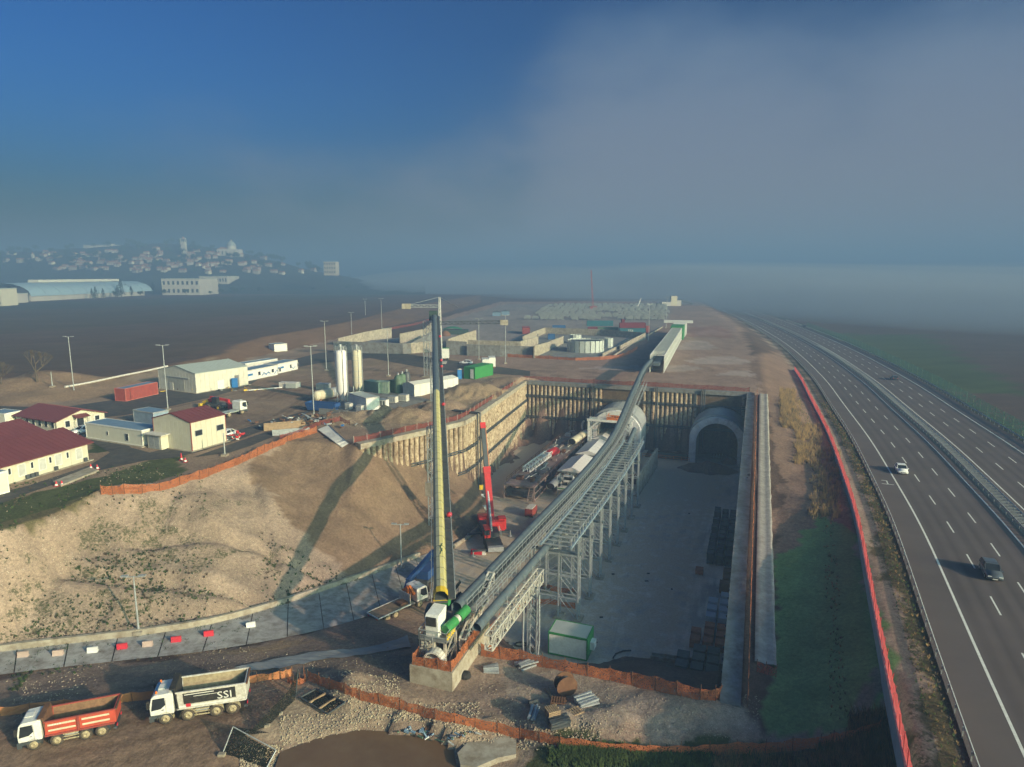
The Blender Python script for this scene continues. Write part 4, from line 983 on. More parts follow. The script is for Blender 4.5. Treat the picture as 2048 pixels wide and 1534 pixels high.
# the pit axis bends a little towards the gallery behind the wall
gdir = Vector((.29,.957,0)).normalized(); gw = Vector((gdir.y,-gdir.x,0)); s_b = 112.0
def cp(s,o=0.0,dz=0.0):
 if s <= s_b: return cpt(s,o,cz(s) + dz)
 b0 = cpt(s_b,0,0); return Vector((b0.x + gdir.x * (s - s_b) + gw.x * o,b0.y + gdir.y * (s - s_b) + gw.y * o,cz(s) + dz))
base = cp(0); ct = thing('belt_conveyor','long blue-grey covered belt conveyor climbing out of the pit past the left portal','conveyor',base)
def loft(sec,ss,o,name,m,par,smooth=True):
 mb = MB(); v = []; f = []; k = len(sec)
 for s in ss:
  for x,z in sec: v.append(cp(s,o + x,z) - base)
 for i in range(len(ss) - 1):
  for j in range(k): f.append((i * k + j,i * k + (j + 1) % k,(i + 1) * k + (j + 1) % k,(i + 1) * k + j))
 mb.add(v,f,0,smooth); return mb.build(name,m,par)
cov = [(-.56,-.2),(-.58,.3)] + [(.58 * -math.cos(math.pi * i / 8),.3 + .5 * math.sin(math.pi * i / 8)) for i in range(1,8)] + [(.58,.3),(.56,-.2)]
s = -1.0
while s < 149: loft(cov,[s + .03,s + 1.5,min(s + 2.97,150)],-1.7,'cover_hood',M['belt'],ct); s += 3.0
loft([(-.85,-.55),(-.85,-.25),(.85,-.25),(.85,-.55)],[k * 3.0 for k in range(0,51)],-1.7,'belt_frame',M['steel'],ct,False)
wk = MB()                                       # walkway and its rails
for s0 in range(0,110,3):
 a,b_ = cp(s0,-.35,-.35) - base,cp(s0 + 3,-.35,-.35) - base; wk.beam(a,b_,.9,.06)
wk.build('walkway',mat('walkway_grating',(.30,.28,.25),.8,var=.3,scale=6),ct)
rl = MB()
for off in (-.85,.2,.95):
 for hgt_ in (.55,1.05):
  for s0 in range(0,110,3): rl.beam(cp(s0,off,hgt_ - .3) - base,cp(s0 + 3,off,hgt_ - .3) - base,.06)
 for s0 in range(0,220,3): rl.beam(cp(s0 / 2,off,-.4) - base,cp(s0 / 2,off,.78) - base,.06)
rl.build('handrail',M['galv'],ct)
# lower second belt beside it
def cz2(s): return cz(s) - float(np.interp(s,[0,20,45,70],[.6,1.0,1.4,2.0]))
mb = MB(); cov2 = [(-.48,-.2),(-.5,.2),(-.32,.5),(0,.62),(.32,.5),(.5,.2),(.48,-.2)]
v = []; f = []; k = 7; ss = list(range(-3,93,3))
for s in ss:
 for x,z in cov2: q = cp(s,1.5 + x,0); q.z = cz2(s) + z; v.append(q - base)
for i in range(len(ss) - 1):
 for j in range(k): f.append((i * k + j,i * k + (j + 1) % k,(i + 1) * k + (j + 1) % k,(i + 1) * k + j))
t2 = thing('belt_conveyor','second lower dark belt running on the steel trestles beside the main one','conveyor',base)
mb.add(v,f,0,True).build('belt_cover',M['belt'],t2)
mb = MB(); mb.truss(cp(-2.5,2.6,0) - base - Vector((0,0,3.0)),cp(15,2.6,0) - base - Vector((0,0,3.0)),axw,1.6,.8,16,.09)
mb.build('side_truss',mat('pale_painted_steel',(.52,.50,.45),.6,var=.12,dirt=(.3,.26,.2),dirt_amt=.4),t2)
mb = MB()
for s0 in range(4,92,3): q = cp(s0,1.5,0); q.z = cz2(s0) - .3; q = q - base; mb.beam(q - axw * .7,q + axw * .7,.12); mb.beam(q + axw * .75 + Vector((0,0,-.2)),q + axw * .75 + Vector((0,0,.9)),.06)
mb.build('idler_frames',M['galv'],t2)
# trestles: numbered bents each its own thing
def trestle(s0,label):
 zt = cz(s0) - 2.6; o = cp(s0,1.2,0); lo = Vector((o.x,o.y,-12.0)); t_ = thing('conveyor_trestle',label,'trestle',lo,HD,'steel trestles under the pit conveyor')
 h_ = zt + 12.0; mb = MB()
 for x in (-2.6,1.4,4.2):
  for y in (-.55,.55): mb.beam((x,y,0),(x,y,h_ + (2.4 if x > 4 else 0)),.19)
 mb.build('columns',M['galv'],t_)
 mb = MB(); nb = max(2,int(h_ / 2.6))
 for i in range(nb + 1):
  z = h_ * i / nb
  for x0,x1 in ((-2.6,1.4),(1.4,4.2)):
   if i == 0: continue
   for y in (-.55,.55): mb.beam((x0,y,z),(x1,y,z),.13)
  for x in (-2.6,1.4,4.2): mb.beam((x,-.55,z),(x,.55,z),.10)
 for i in range(nb):
  z0,z1 = h_ * i / nb,h_ * (i + 1) / nb
  for y in (-.55,.55):
   mb.beam((-2.6,y,z0),(1.4,y,z1),.07); mb.beam((1.4,y,z1),(4.2,y,z0),.07)
  mb.beam((4.2,-.55,z0),(4.2,.55,z1),.07)
 mb.build('bracing',M['galv'],t_)
 MB().beam((-2.9,0,h_ + .15),(4.5,0,h_ + .15),.5,.3).build('head_beam',M['belt'],t_)
 mb = MB()
 for x in (-2.6,1.4,4.2): mb.bx(x - .6,x + .6,-1.0,1.0,-.1,.28)
 mb.build('footing',M['conct'],t_)
for i,s0 in enumerate((24,31,38,45,52,59,66,73)):
 trestle(s0,['first steel trestle from the concrete base block, nearest the orange nets','second steel trestle from the concrete base block','third steel trestle from the concrete base block','fourth steel trestle from the concrete base block','fifth steel trestle from the concrete base block','sixth steel trestle from the base block, level with the gantry fronts','seventh steel trestle, next to last before the stair tower','last steel trestle before the grey stair tower'][i])
# open deck with cross bars on the trestles, right of the belts
t_ = thing('deck_frame','open steel deck frame with cross bars lying on the conveyor trestles','deck',cp(20)); base3 = cp(20); mb = MB()
for off in (1.0,5.2):
 for s0 in range(20,78,3): mb.beam(cp(s0,off,-.2) - base3,cp(s0 + 3,off,-.2) - base3,.26,.3)
mb.build('edge_beam',mat('blue_grey_beam',(.20,.26,.31),.5,.1),t_); mb = MB()
s0 = 20.5
cb = None
while s0 < 79:
 for dz in (-.2,): mb.beam(cp(s0,1.0,dz) - base3,cp(s0,5.2,dz) - base3,.16)
 mb.beam(cp(s0,5.2,-.1) - base3,cp(s0,5.2,1.0) - base3,.07); s0 += 1.6
for s1 in range(20,78,3): mb.beam(cp(s1,5.2,.95) - base3,cp(s1 + 3,5.2,.95) - base3,.07)
o = mb.build('cross_bars',M['galv'],t_); o['kind'] = 'stuff'
mb = MB(); rr = random.Random(3)
for s1 in range(22,70,2): mb.beam(cp(s1,-.3 + .9 * (s1 % 3),-1.6) - base3,cp(s1 + 3,.2 + .9 * ((s1 + 1) % 3),-2.5) - base3,.12)
mb.build('under_bracing',M['galv'],t_)
# single lattice column near the block with hanging cables
q = cp(11,3.0,0); t_ = thing('conveyor_trestle','slim lattice column with hanging grey hoses holding the side truss near the base block','trestle',(q.x,q.y,-12),HD)
MB().truss((0,0,0),(0,0.001,0),(1,0,0),0.1,0.1,1).build('foot_plate',M['galv'],t_)
mb = MB()
for x in (-.55,.55):
 for y in (-.5,.5): mb.beam((x,y,0),(x,y,10.4),.16)
for i in range(8):
 for x in (-.55,.55): mb.beam((x,-.5,i * 1.3),(x,.5,i * 1.3 + 1.3),.08)
 for y in (-.5,.5): mb.beam((-.55,y,i * 1.3 + 1.3),(.55,y,i * 1.3),.08)
mb.build('lattice',M['galv'],t_)
MB().path([(-.9,-.9,10),(-1.0,-1.0,4),(-.9,-1.0,1.2),(-.2,-1.6,.3),(.8,-2.6,.15),(2.5,-3.2,.15)],.13,6).path([(1.0,-.8,10),(1.05,-.9,4),(.9,-1.2,1.4),(.4,-1.8,.3),(1.4,-2.2,.15),(2.6,-2.5,.15)],.13,6).build('hose',M['galv'],t_)
# concrete strip walls standing under the conveyor
for a,b_,lab in (((79,4.3),(104,5.0),'tall pale concrete strip wall under the conveyor beside the stair tower'),):
 p,q = cp(a[0],a[1]),cp(b_[0],b_[1]); p = Vector((p.x,p.y,-12)); d = q - p; d.z = 0
 o = MB().beam((0,0,2.4),(d.x,d.y,2.4),.5,4.8).build('strip_wall',M['conct']); o.location = p; tag(o,lab,'wall')
# stair tower beside the left portal
q = G(1258,932,-12); t_ = thing('stair_tower','grey scaffold stair tower standing right of the left tunnel portal','scaffold',q,HD); mb = MB()
for x in (-1.7,0,1.7):
 for y in (0,1.5,3): mb.beam((x,y,0),(x,y,9.6),.1)
for z in range(0,10,2):
 for y in (0,1.5,3): mb.beam((-1.7,y,z),(1.7,y,z),.09); mb.beam((-1.7,y,z + 1),(1.7,y,z + 1),.06)
 for x in (-1.7,0,1.7): mb.beam((x,0,z),(x,3,z),.09)
mb.build('frame',M['galv'],t_)
mb = MB()
for z in range(0,8,2): mb.beam((-1.5 if z % 4 else 1.5,.7,z),(1.5 if z % 4 else -1.5,.7,z + 2),.7,.1)
mb.build('stair_flight',M['galv'],t_)
mb = MB().bx(-2.6,.4,-2.2,-.6,.3,.9); mb.build('bench',M['steel'],t_)
# platform frames right of the conveyor
for k,(x,y,lab) in enumerate(((1232,985,'square open steel frame beside the conveyor, in front of the strip wall'),(1205,1015,'low open steel frame next to the trestles with mesh sides'))):
 q = G(x,y,-12); t_ = thing('open_scaffold',lab,'scaffold',q,HD); mb = MB()
 for a in (-1.6,1.6):
  for b_ in (-1.3,1.3): mb.beam((a,b_,0),(a,b_,4.4),.16)
 for z in (1.4,2.9,4.4):
  for a in (-1.6,1.6): mb.beam((a,-1.3,z),(a,1.3,z),.13)
  for b_ in (-1.3,1.3): mb.beam((-1.6,b_,z),(1.6,b_,z),.13)
 for b_ in (-1.3,1.3): mb.beam((-1.6,b_,0),(1.6,b_,4.4),.08)
 mb.build('frame',M['galv'],t_)
 MB().bx(-1.5,1.5,-1.2,1.2,4.47,4.53).build('deck_plate',M['belt'],t_)
# ---- conveyor gallery on the platform (white frames) with green drive at the far end
g0 = cp(152); t_ = thing('conveyor_gallery','long white framed conveyor gallery on the platform behind the pit, green at its far end','conveyor gallery',(g0.x,g0.y,5),-math.atan2(gdir.x,gdir.y))
Lg = 112.0; n = 30; mb = MB()
for i in range(n + 1):
 y = Lg * i / n
 for x in (-2.2,2.2): mb.beam((x,y,0),(x,y,5.6),.22)
 mb.beam((-2.2,y,5.6),(2.2,y,5.6),.22)
for x in (-2.2,2.2):
 for z in (.3,2.9,5.6): mb.beam((x,0,z),(x,Lg,z),.22)
mb.build('portal_frames',M['white'],t_)
cl = MB()
for i in range(n):
 y = Lg * i / n
 for x in (-2.15,2.15): cl.bx(x - .03,x + .03,y + .18,y + Lg / n - .18,.5,5.3)
 if i > 2: cl.bx(-2.0,2.0,y + 1.0,y + Lg / n - .6,5.66,5.72)
cl.build('cladding',mat('translucent_pale_panel',(.33,.35,.31),.6,var=.15),t_)
MB().bx(-1.0,1.0,-4,Lg,2.6,3.5).build('belt',M['belt'],t_)
MB().bx(-3.0,3.0,Lg + .2,Lg + 14,0,6.4).build('drive_house',M['cgreen'],t_)
mb = MB()
for i in range(6): mb.bx(-3.2 + i * .0,3.2,Lg + 15 + i * 4,Lg + 16.5 + i * 4,0,6)
mb.bx(-9,6,Lg + 40,Lg + 42,5.2,6.6); mb.build('end_frames',M['white'],t_)
# ================================================================== yellow covered stacker conveyor
s0_ = Vector((-7.55,66.0,3.2)); s1_ = Vector((-22.8,205.0,zat(205,632)))
xh = (871 - 1024) / F * (205 * CP - (s1_.z - 36) * SP); s1_.x = xh
q = G(888,1198,2.2); s0_ = Vector((q.x,q.y,2.2))
st = thing('stacker_conveyor','long inclined conveyor, yellow hooded at its lower end and dark blue above','conveyor',s0_)
D_ = s1_ - s0_; Ls = D_.length; dn = D_.normalized(); sw = Vector((dn.y,-dn.x,0)).normalized(); upn = sw.cross(dn).normalized()
if upn.z < 0: upn = -upn
def sp_(u,o,h_): return dn * (u * Ls) + sw * o + upn * h_
ub = .475
hood = [(-.70,-.1),(-.70,.45),(-.40,.9),(.0,1.0),(.40,.9),(.70,.45),(.70,-.1)]
mis = [0,0,0,1,1,1,1]  # left half of the hood greyer, right half yellow
nH = 30
for i in range(nH):
 u0,u1 = ub * i / nH,ub * (i + 1) / nH - .0006; mb = MB(); v = [sp_(u,x - .35,z) for u in (u0,u1) for x,z in hood]; k = 7
 for j in range(k): mb.add([v[j],v[(j + 1) % k],v[k + (j + 1) % k],v[k + j]],[(0,1,2,3)],mis[j] if j < 6 else 1)
 mb.build('hood_panel',[M['yelg'],M['yellow']],st)
ring = MB()
v = [sp_(u,x * 1.12 - .35,z * 1.1) for u in (-.001,.006) for x,z in hood]
ring.add(v,[(j,(j + 1) % 7,7 + (j + 1) % 7,7 + j) for j in range(7)]); ring.build('end_ring',M['yelp'],st)
mb = MB(); mb.add([sp_(u,x,z) for u in (0,1) for x,z in ((-.95,-.5),(.4,-.5),(.4,.0),(-.95,.0))],[(0,1,2,3),(4,5,6,7),(0,4,5,1),(1,5,6,2),(2,6,7,3),(3,7,4,0)]); mb.build('belt_frame',M['steel'],st)
nS = 36
for i in range(nS):
 u0,u1 = ub + (1 - ub) * i / nS,ub + (1 - ub) * (i + 1) / nS - .0008; mb = MB(); v = [sp_(u,x * 1.0 - .35,z * .85) for u in (u0,u1) for x,z in hood]
 mb.add(v,[(j,(j + 1) % 7,7 + (j + 1) % 7,7 + j) for j in range(7)]); mb.build('dark_hood_panel',M['belt'],st)
mb = MB()
for i in range(50): mb.add([sp_(u,x,z) for u in (i / 50,(i + 1) / 50 - .001) for x,z in ((.42,-.1),(1.2,-.1),(1.2,0),(.42,0))],[(0,1,2,3),(4,5,6,7),(0,4,5,1),(1,5,6,2),(2,6,7,3),(3,7,4,0)])
mb.build('walkway',M['steel'],st)
mb = MB()
for i in range(101): mb.beam(sp_(i / 100,1.2,0),sp_(i / 100,1.2,1.0),.06)
for h_ in (.55,1.05): mb.beam(sp_(0,1.2,h_),sp_(1,1.2,h_),.06)
for i in range(0,101): mb.beam(sp_(i / 100,-1.3,-.3),sp_(i / 100,-1.3,.6),.05)
mb.beam(sp_(0,-1.3,.6),sp_(1,-1.3,.6),.05)
mb.build('handrail',M['galv'],st)
mb = MB()
for u_ in (.12,.42,.60,.635,.80): mb.lathe([(.001,0),(.34,.05),(.36,.3),(.3,.55),(.001,.6)],10,sp_(u_,1.0,.25))
mb.build('pull_cord_float',M['redm'],st)
MB().bx(-1.4,.9,-1.5,1.2,-1.6,1.3).build('head_box',M['tdark'],st).location = sp_(1.0,-.4,.3)
mb = MB()
for a_,b_ in (((.050,-.1),(.058,.15)),((.054,.15),(.062,-.1)),((.060,-.05),(.066,.2))): mb.beam(sp_(a_[0],a_[1] - .2,1.02),sp_(b_[0],b_[1] - .2,1.02),.08,.03,up=upn)
mb.build('dark_mark',mat('dark_marking',(.05,.12,.07),.7),st)
# support towers of the stacker
def support(u_,zf,label,off=0.0,w_=1.5,box=False):
 p = s0_ + sp_(u_,off,-.6); gz = zf; t_ = thing('support_tower',label,'support tower',(p.x,p.y,gz),HD); h_ = p.z - gz; mb = MB(); n = max(3,int(h_ / 2)); 
 for x in (-w_ / 2,w_ / 2):
  for y in (-w_ / 2,w_ / 2): mb.beam((x,y,0),(x,y,h_),.16)
 for i in range(n):
  z0,z1 = h_ * i / n,h_ * (i + 1) / n
  for s_ in (-w_ / 2,w_ / 2):
   mb.beam((-w_ / 2,s_,z0),(w_ / 2,s_,z1),.08); mb.beam((s_,-w_ / 2,z1),(s_,w_ / 2,z0),.08)
   mb.beam((-w_ / 2,s_,z1),(w_ / 2,s_,z1),.1); mb.beam((s_,-w_ / 2,z1),(s_,w_ / 2,z1),.1)
 mb.build('lattice',M['galv'],t_)
 if box: MB().bx(-w_ / 2 - .5,w_ / 2 - .3,-w_ / 2 - .2,w_ / 2,8.4,11.0).build('control_box',M['conct'],t_)
 MB().bx(-1.6,1.6,-1.6,1.6,-.4,.4).build('footing',M['conct'],t_); return t_
p = s0_ + sp_(.36,0,0)
support(.36,-12,'tall lattice tower with a pale control box under the yellow conveyor',-1.1,1.5,True)
support(.97,5,'tall lattice tower holding the head of the dark inclined conveyor',-2.4,2.0)
support(.68,5,'lattice tower under the middle of the dark inclined conveyor',-.6,1.5)
# mast with counterweighted arm and stays, and the discharge boom
Yc = 232.0; mx = xat(880,Yc,20); zt = zat(Yc,594); t_ = thing('slewing_mast','slim pale mast with stay cables, counterweight on the left and truss boom on the right','crane mast',(mx,Yc,5))
zj = zat(Yc,613) - 5; zb = zat(Yc,646) - 5; H_ = zt - 5
mb = MB()
for x in (-.55,.55):
 for y in (-.55,.55): mb.beam((x,y,0),(x * .4,y * .4,H_),.2)
for i in range(16):
 z0,z1 = H_ * i / 16,H_ * (i + 1) / 16; k0 = 1 - .6 * i / 16
 for y in (-.55,.55): mb.beam((-.55 * k0,y * k0,z0),(.55 * k0,y * k0,z1),.1)
 for x in (-.55,.55): mb.beam((x * k0,-.55 * k0,z1),(x * k0,.55 * k0,z0),.1)
mb.build('mast',M['white'],t_)
xl = xat(818,Yc,25) - mx; xr = xat(1003,Yc,20) - mx; xs = xat(921,Yc,25) - mx
MB().truss((xl,0,zj - .3),(0,0,zj - .3),(0,1,0),.9,.8,10,.09).build('counter_arm',M['galv'],t_)
MB().bx(xl - 2.4,xl + .6,-.9,.9,zj - .8,zj + 1.0).build('counterweight',M['conct'],t_)
mb = MB()
mb.beam((0,0,H_),(xl,0,zj + .6),.12); mb.beam((0,0,H_),(xs,-9,zj + .2),.12); mb.build('stay_cable',M['galv'],t_)
MB().truss((0,0,zb - .5),(xr,-1.5,zb - .1),(0,1,0),1.0,.9,20,.1).build('boom',M['steel'],t_)
MB().bx(xr - .4,xr + 2.3,-2.4,-.6,zb - .6,zb + 1.2).build('boom_end_box',M['conct'],t_)
MB().bx(-2,2,-2,2,-.2,.6).build('footing',M['conc'],t_)
# ================================================================== concrete base block with the drive station
c1_,c2_,c3_ = G(905,1384,-5),G(820,1366,-5),G(967,1304,-5)
zt_ = zat(c1_.y,1345); hd = heading(c1_,c2_)                              # c1 near corner, c2 left, c3 right/back
ex = (c2_ - c1_); W_ = ex.length; ex.normalize(); ey = Vector((-ex.y,ex.x,0)); ey = ey if ey.dot(c3_ - c1_) > 0 else -ey; L_ = (c3_ - c1_).dot(ey)
L_ = max(L_,10.0)
bt = thing('base_block','concrete base block with orange netting on its rim under the conveyor drive station','concrete base',c1_,math.atan2(-ey.x,ey.y))
# local frame: +x = to the right of ey ; so block spans x in [-W_,0]
hb = 2.0; th = .45
for nm,a in (('side_wall',(-W_,0,0,th)),('side_wall',(-W_,0,L_ - th,L_)),('side_wall',(-W_,-W_ + th,th,L_ - th)),('side_wall',(-th,0,th,L_ - th))):
 MB().bx(a[0],a[1],a[2],a[3],-1.2,hb).build(nm,M['conct'],bt)
MB().bx(-W_ + th,-th,th,L_ - th,-1.2,.8).build('inner_slab',M['concd'],bt)
MB().bx(-1.2,0.05,L_ - .2,L_ + .5,-1.2,hb + .2).build('end_post',M['conct'],bt)
def onb(x,y,z): return bt.matrix_basis @ Vector((x,y,z)) if False else Vector(c1_) + (-ex) * x + ey * y + Vector((0,0,z))
fence_line('safety_net','bright orange netting wrapped round the rim of the concrete base block',[onb(-W_ + .2,L_ * .25,hb),onb(-W_ + .2,.2,hb),onb(-.2,.2,hb),onb(-.2,L_ - .6,hb),onb(-2.2,L_ - .6,hb)],1.25,M['onet'],M['rust'],post_step=1.6)
# station: steel platform on columns, railings, hopper, drums
stn = thing('drive_station','steel drive station with white chute box, green drums and railings on the base block','drive station',onb(0,0,.8),bt.rotation_euler.z)
pz = 3.2; x0,x1,y0,y1 = -W_ + .3,-1.3,1.6,L_ + 2.0
mb = MB()
for x in (x0 + .3,(x0 + x1) / 2,x1 - .3):
 for y in (y0 + .3,y0 + 3,y1 - .4): mb.beam((x,y,0),(x,y,pz),.25)
for z in (1.6,): 
 for y in (y0 + .3,y0 + 3): mb.beam((x0 + .3,y,z),(x1 - .3,y,z),.16)
 for x in (x0 + .3,x1 - .3): mb.beam((x,y0 + .3,z),(x,y1 - .4,z),.16)
for a,b_ in (((x0 + .3),(x0 + x1) / 2),): 
 for z in (0,1.6): mb.beam((a,y0 + .3,z),(b_,y0 + .3,z + 1.6),.12); mb.beam((b_,y0 + .3,z),(a,y0 + .3,z + 1.6),.12)
for z in (0,1.6): mb.beam((x1 - .3,y0 + .3,z),(x1 - .3,y0 + 3,z + 1.6),.12)
mb.build('support_frame',mat('dusty_pale_steel',(.45,.42,.36),.7,var=.2,dirt=(.25,.2,.14),dirt_amt=.5),stn)
MB().bx(x0,x1,y0,y1,pz,pz + .15).build('platform_deck',M['concd'],stn)
mb = MB()
def rail(pts):
 for a,b_ in zip(pts[:-1],pts[1:]):
  a = Vector(a); b_ = Vector(b_)
  for z in (.55,1.1): mb.beam(a + Vector((0,0,z)),b_ + Vector((0,0,z)),.06)
  n = max(1,int((b_ - a).length / 1.1))
  for i in range(n + 1): p = a.lerp(b_,i / n); mb.beam(p,p + Vector((0,0,1.1)),.06)
rail([(x0,y1,pz),(x0,y0,pz),(x1,y0,pz),(x1,y1 + 3,pz)])
mb.build('railing',M['galv'],stn)
# ladder with cage left
mb = MB()
for dx in (0,.55): mb.beam((x0 + .2 + dx,y0 - .25,0),(x0 + .2 + dx,y0 - .25,pz + 1.1),.07)
for i in range(11): mb.beam((x0 + .2,y0 - .25,.3 + i * .33),(x0 + .75,y0 - .25,.3 + i * .33),.05)
mb.build('ladder',M['steel'],stn)
# arched lower chute
mb = MB(); ring_ = [(x1 - 1.2 + 1.0 * math.cos(math.pi * k / 10),1.5 + .9 * math.sin(math.pi * k / 10)) for k in range(11)]
for a_,b_ in zip([(x1 - .2,0)] + ring_,ring_ + [(x1 - 2.2,0)]): mb.beam((a_[0],y0 - .2,a_[1]),(b_[0],y0 - .2,b_[1]),.16,1.1,up=(0,1,0))
mb.build('lower_chute',M['whited'],stn)
MB().bx(x1 - 2.0,x1 - .55,y0 - .4,y0 + .6,1.55,1.7).build('tray',M['whited'],stn)
# white head chute with curved side
mb = MB(); pr = [(y0 + .5,pz + .15),(y0 + .3,pz + 2.3),(y0 + .6,pz + 2.6),(y0 + 2.6,pz + 2.8),(y0 + 2.4,pz + 1.5),(y0 + 1.9,pz + .5),(y0 + 1.4,pz + .15)]
mb.prism(pr,x1 - 2.5,x1 - 1.1,'x'); mb.build('chute_box',M['white'],stn)
MB().bx(x1 - 2.35,x1 - 1.25,y0 + .22,y0 + .5,pz + 1.5,pz + 2.4).build('chute_opening',M['rubber'],stn)
mb = MB(); mb.tube((x1 - 3.3,y0 + 2.8,pz + 1.5),(x1 - 3.0,y0 + 2.8,pz + 1.5),1.0,20); mb.build('drive_wheel',M['steel'],stn)
mb = MB(); mb.tube((x1 - .5,y0 + .9,pz + 1.0),(x1 - .1,y0 + 2.6,pz + 1.2),.5,18); mb.build('drum',M['cgreen'],stn)
mb = MB(); mb.tube((x1 - .1,y0 + 2.65,pz + 1.2),(x1 + .0,y0 + 3.1,pz + 1.25),.42,18); mb.build('coupling',M['whited'],stn)
mb = MB(); mb.tube((x1 + .0,y0 + 3.15,pz + 1.25),(x1 + .3,y0 + 4.7,pz + 1.5),.55,18); mb.build('drum',M['cgreen'],stn)
mb = MB(); mb.tube((x1 - 2.3,y0 + 3.6,pz + 2.6),(x1 - 1.2,y0 + 3.6,pz + 2.6),.4,16); mb.build('tail_drum',M['cgreen'],stn)
mb = MB()
for i in range(5): mb.tube((x1 - .12,y0 + .5 + i * .42,pz + .2),(x1 - .12,y0 + .5 + i * .42,pz + .6 + i * .05),.16,8)
mb.build('valve_stack',M['yelp'],stn)
MB().add([(x0 + .2,y0 + 1,pz + .3),(x1 - 2.7,y0 + 1,pz + .3),(x1 - 2.7,y1,pz + 1.4),(x0 + .2,y1,pz + 1.8)],[(0,1,2,3)]).bx(x0 + .2,x1 - 2.7,y0 + 1,y1,pz + .16,pz + .28).build('belt_tray',M['rubber'],stn)
MB().truss((x1 + .5,y0 + 3,1.0),(x1 + .5,L_ + 3.5,4.5),(1,0,0),1.2,.7,8,.1).build('side_lattice',M['whited'],stn)
mb = MB()
for i in range(16): a = Vector((R.uniform(x0 + .5,x1 - 2.2),y0 + R.uniform(.0,2),R.uniform(.2,2.8))); mb.beam(a,a + Vector((R.uniform(-1.2,1.2),R.uniform(-.5,.5),R.uniform(-1,1))),.1)
mb.build('pipework',M['galv'],stn)
# ================================================================== machine gantries in the pit
gA = G(1038,1000,-12)                       # left gantry, front centre
t_ = thing('backup_gantry','long open machine gantry with red cylinder and white crane frame, left of the roofed train','machine gantry',gA,HD)
frm = mat('dull_pink_grey_steel',(.30,.22,.20),.7,var=.3,scale=2,dirt=(.14,.12,.11),dirt_amt=.5)
Lg = 60.0; mb = MB()
for i in range(16):
 y = Lg * i / 15
 for x in (-3.4,3.4): mb.beam((x,y,0),(x,y,4.0),.28)
 mb.beam((-3.4,y,4.0),(3.4,y,4.0),.24)
t_.scale = (1,1,.78)
for x in (-3.4,3.4):
 for z in (.4,2.2,4.0): mb.beam((x,0,z),(x,Lg,z),.26)
mb.build('frame',frm,t_)
rr = random.Random(5); dk_ = None
for i in range(15):
 y = Lg * i / 15
 MB().bx(-3.2,3.2,y + .15,y + Lg / 15 - .15,4.13,4.22).build('deck_panel',[M['concd'],frm,M['whited']][rr.choice((0,0,1))],t_)
for i in range(22):
 y = rr.uniform(1,Lg - 6); x = rr.uniform(-2.8,1.8); w_ = rr.uniform(.5,1.6); l_ = rr.uniform(.8,3); z = 4.22
 mb = MB().bx(x,x + w_,y,y + l_,z,z + rr.uniform(.3,1.3)); mb.build(rr.choice(('cabinet','pump','crate')),rr.choice((M['steel'],frm,M['rust'],M['whited'],M['steel'],M['galv'])),t_)
for i in range(26):
 y = rr.uniform(1,Lg - 4); x = rr.choice((-3.0,2.2)); l_ = rr.uniform(1.5,3.5)
 MB().bx(x,x + .8,y,y + l_,.5,.5 + rr.uniform(1,3)).build('equipment_box',rr.choice((M['steel'],frm,M['concd'],M['rust'])),t_)
MB().bx(-2.9,2.9,-.1,.5,1.0,3.2).build('end_cabin',M['steel'],t_); MB().bx(-1.6,1.2,-.2,-.05,1.5,2.6).build('cabin_window',M['glass'],t_)
mb = MB()
for x in (-1.9,-.3):
 for z in (5.0,6.4): mb.beam((x,8,z),(x + 1.5,20,z + 1.0),.2)
for i in range(8):
 y = 8 + i * 1.6
 for x in (-1.9,-.3): dx = 1.5 * i / 7.5; dz = i / 7.5; mb.beam((x + dx,y,5 + dz),(x + dx,y,6.4 + dz),.13); mb.beam((x + dx,y,5 + dz),(x + dx + .2,y + 1.6,6.4 + dz),.1)
 mb.beam((-1.9 + 1.5 * i / 7.5,y,6.4 + i / 7.5),(-.3 + 1.5 * i / 7.5,y,6.4 + i / 7.5),.13)
for x in (-1.5,.5): mb.beam((x,10,4.2),(x,10,5.4),.18)
mb.build('crane_frame',M['white'],t_)
mb = MB().tube((.2,20.5,6.1),(.9,24.5,6.3),1.15,20).build('cylinder',M['red'],t_)
MB().tube((-.2,17.0,6.0),(.2,20.3,6.1),.95,18).build('cylinder_sleeve',M['whited'],t_)
MB().tube((2.2,35,6.0),(3.2,42.5,6.4),1.1,20,caps=False).tube((2.2,35.02,6.0),(3.2,42.3,6.4),.98,20,mi=1,caps=True).build('vent_duct',[M['tan'],M['rubber']],t_)
mb = MB().tube((3.2,43,6.4),(3.8,45,6.8),.8,14).tube((3.8,45,6.8),(4.6,46.2,8.2),.35,8).build('elbow_duct',M['white'],t_)
mb = MB()
for k,x in ((0,2.0),(1,5.4)):                                 # curved claw arms
 for i in range(6): a = -.5 + i * .3; b_ = a + .3; s_ = 1 if k else -1; mb.tube((x + s_ * .9 * math.cos(a),50,7 + 2.2 * math.sin(a)),(x + s_ * .9 * math.cos(b_),50,7 + 2.2 * math.sin(b_)),.3,6)
mb.build('claw_arm',M['white'],t_)
mb = MB()
for i in range(20): y = 2 + i * 2.9; mb.beam((3.6,y,4.1),(3.6,y,5.2),.07); mb.beam((-3.6,y,4.1),(-3.6,y,5.2),.07)
for x in (-3.6,3.6):
 for z in (4.7,5.2): mb.beam((x,2,z),(x,57,z),.07)
mb.build('handrail',M['rust'],t_)
mb = MB()
for i in range(30): a = Vector((rr.uniform(-3,3),rr.uniform(1,56),rr.uniform(4.3,5))); mb.beam(a,a + Vector((rr.uniform(-.8,.8),rr.uniform(1.5,4),rr.uniform(-.2,.4))),.14)
mb.build('pipes',M['whited'],t_)
mb = MB(); a0 = (3.6,-.6,0)
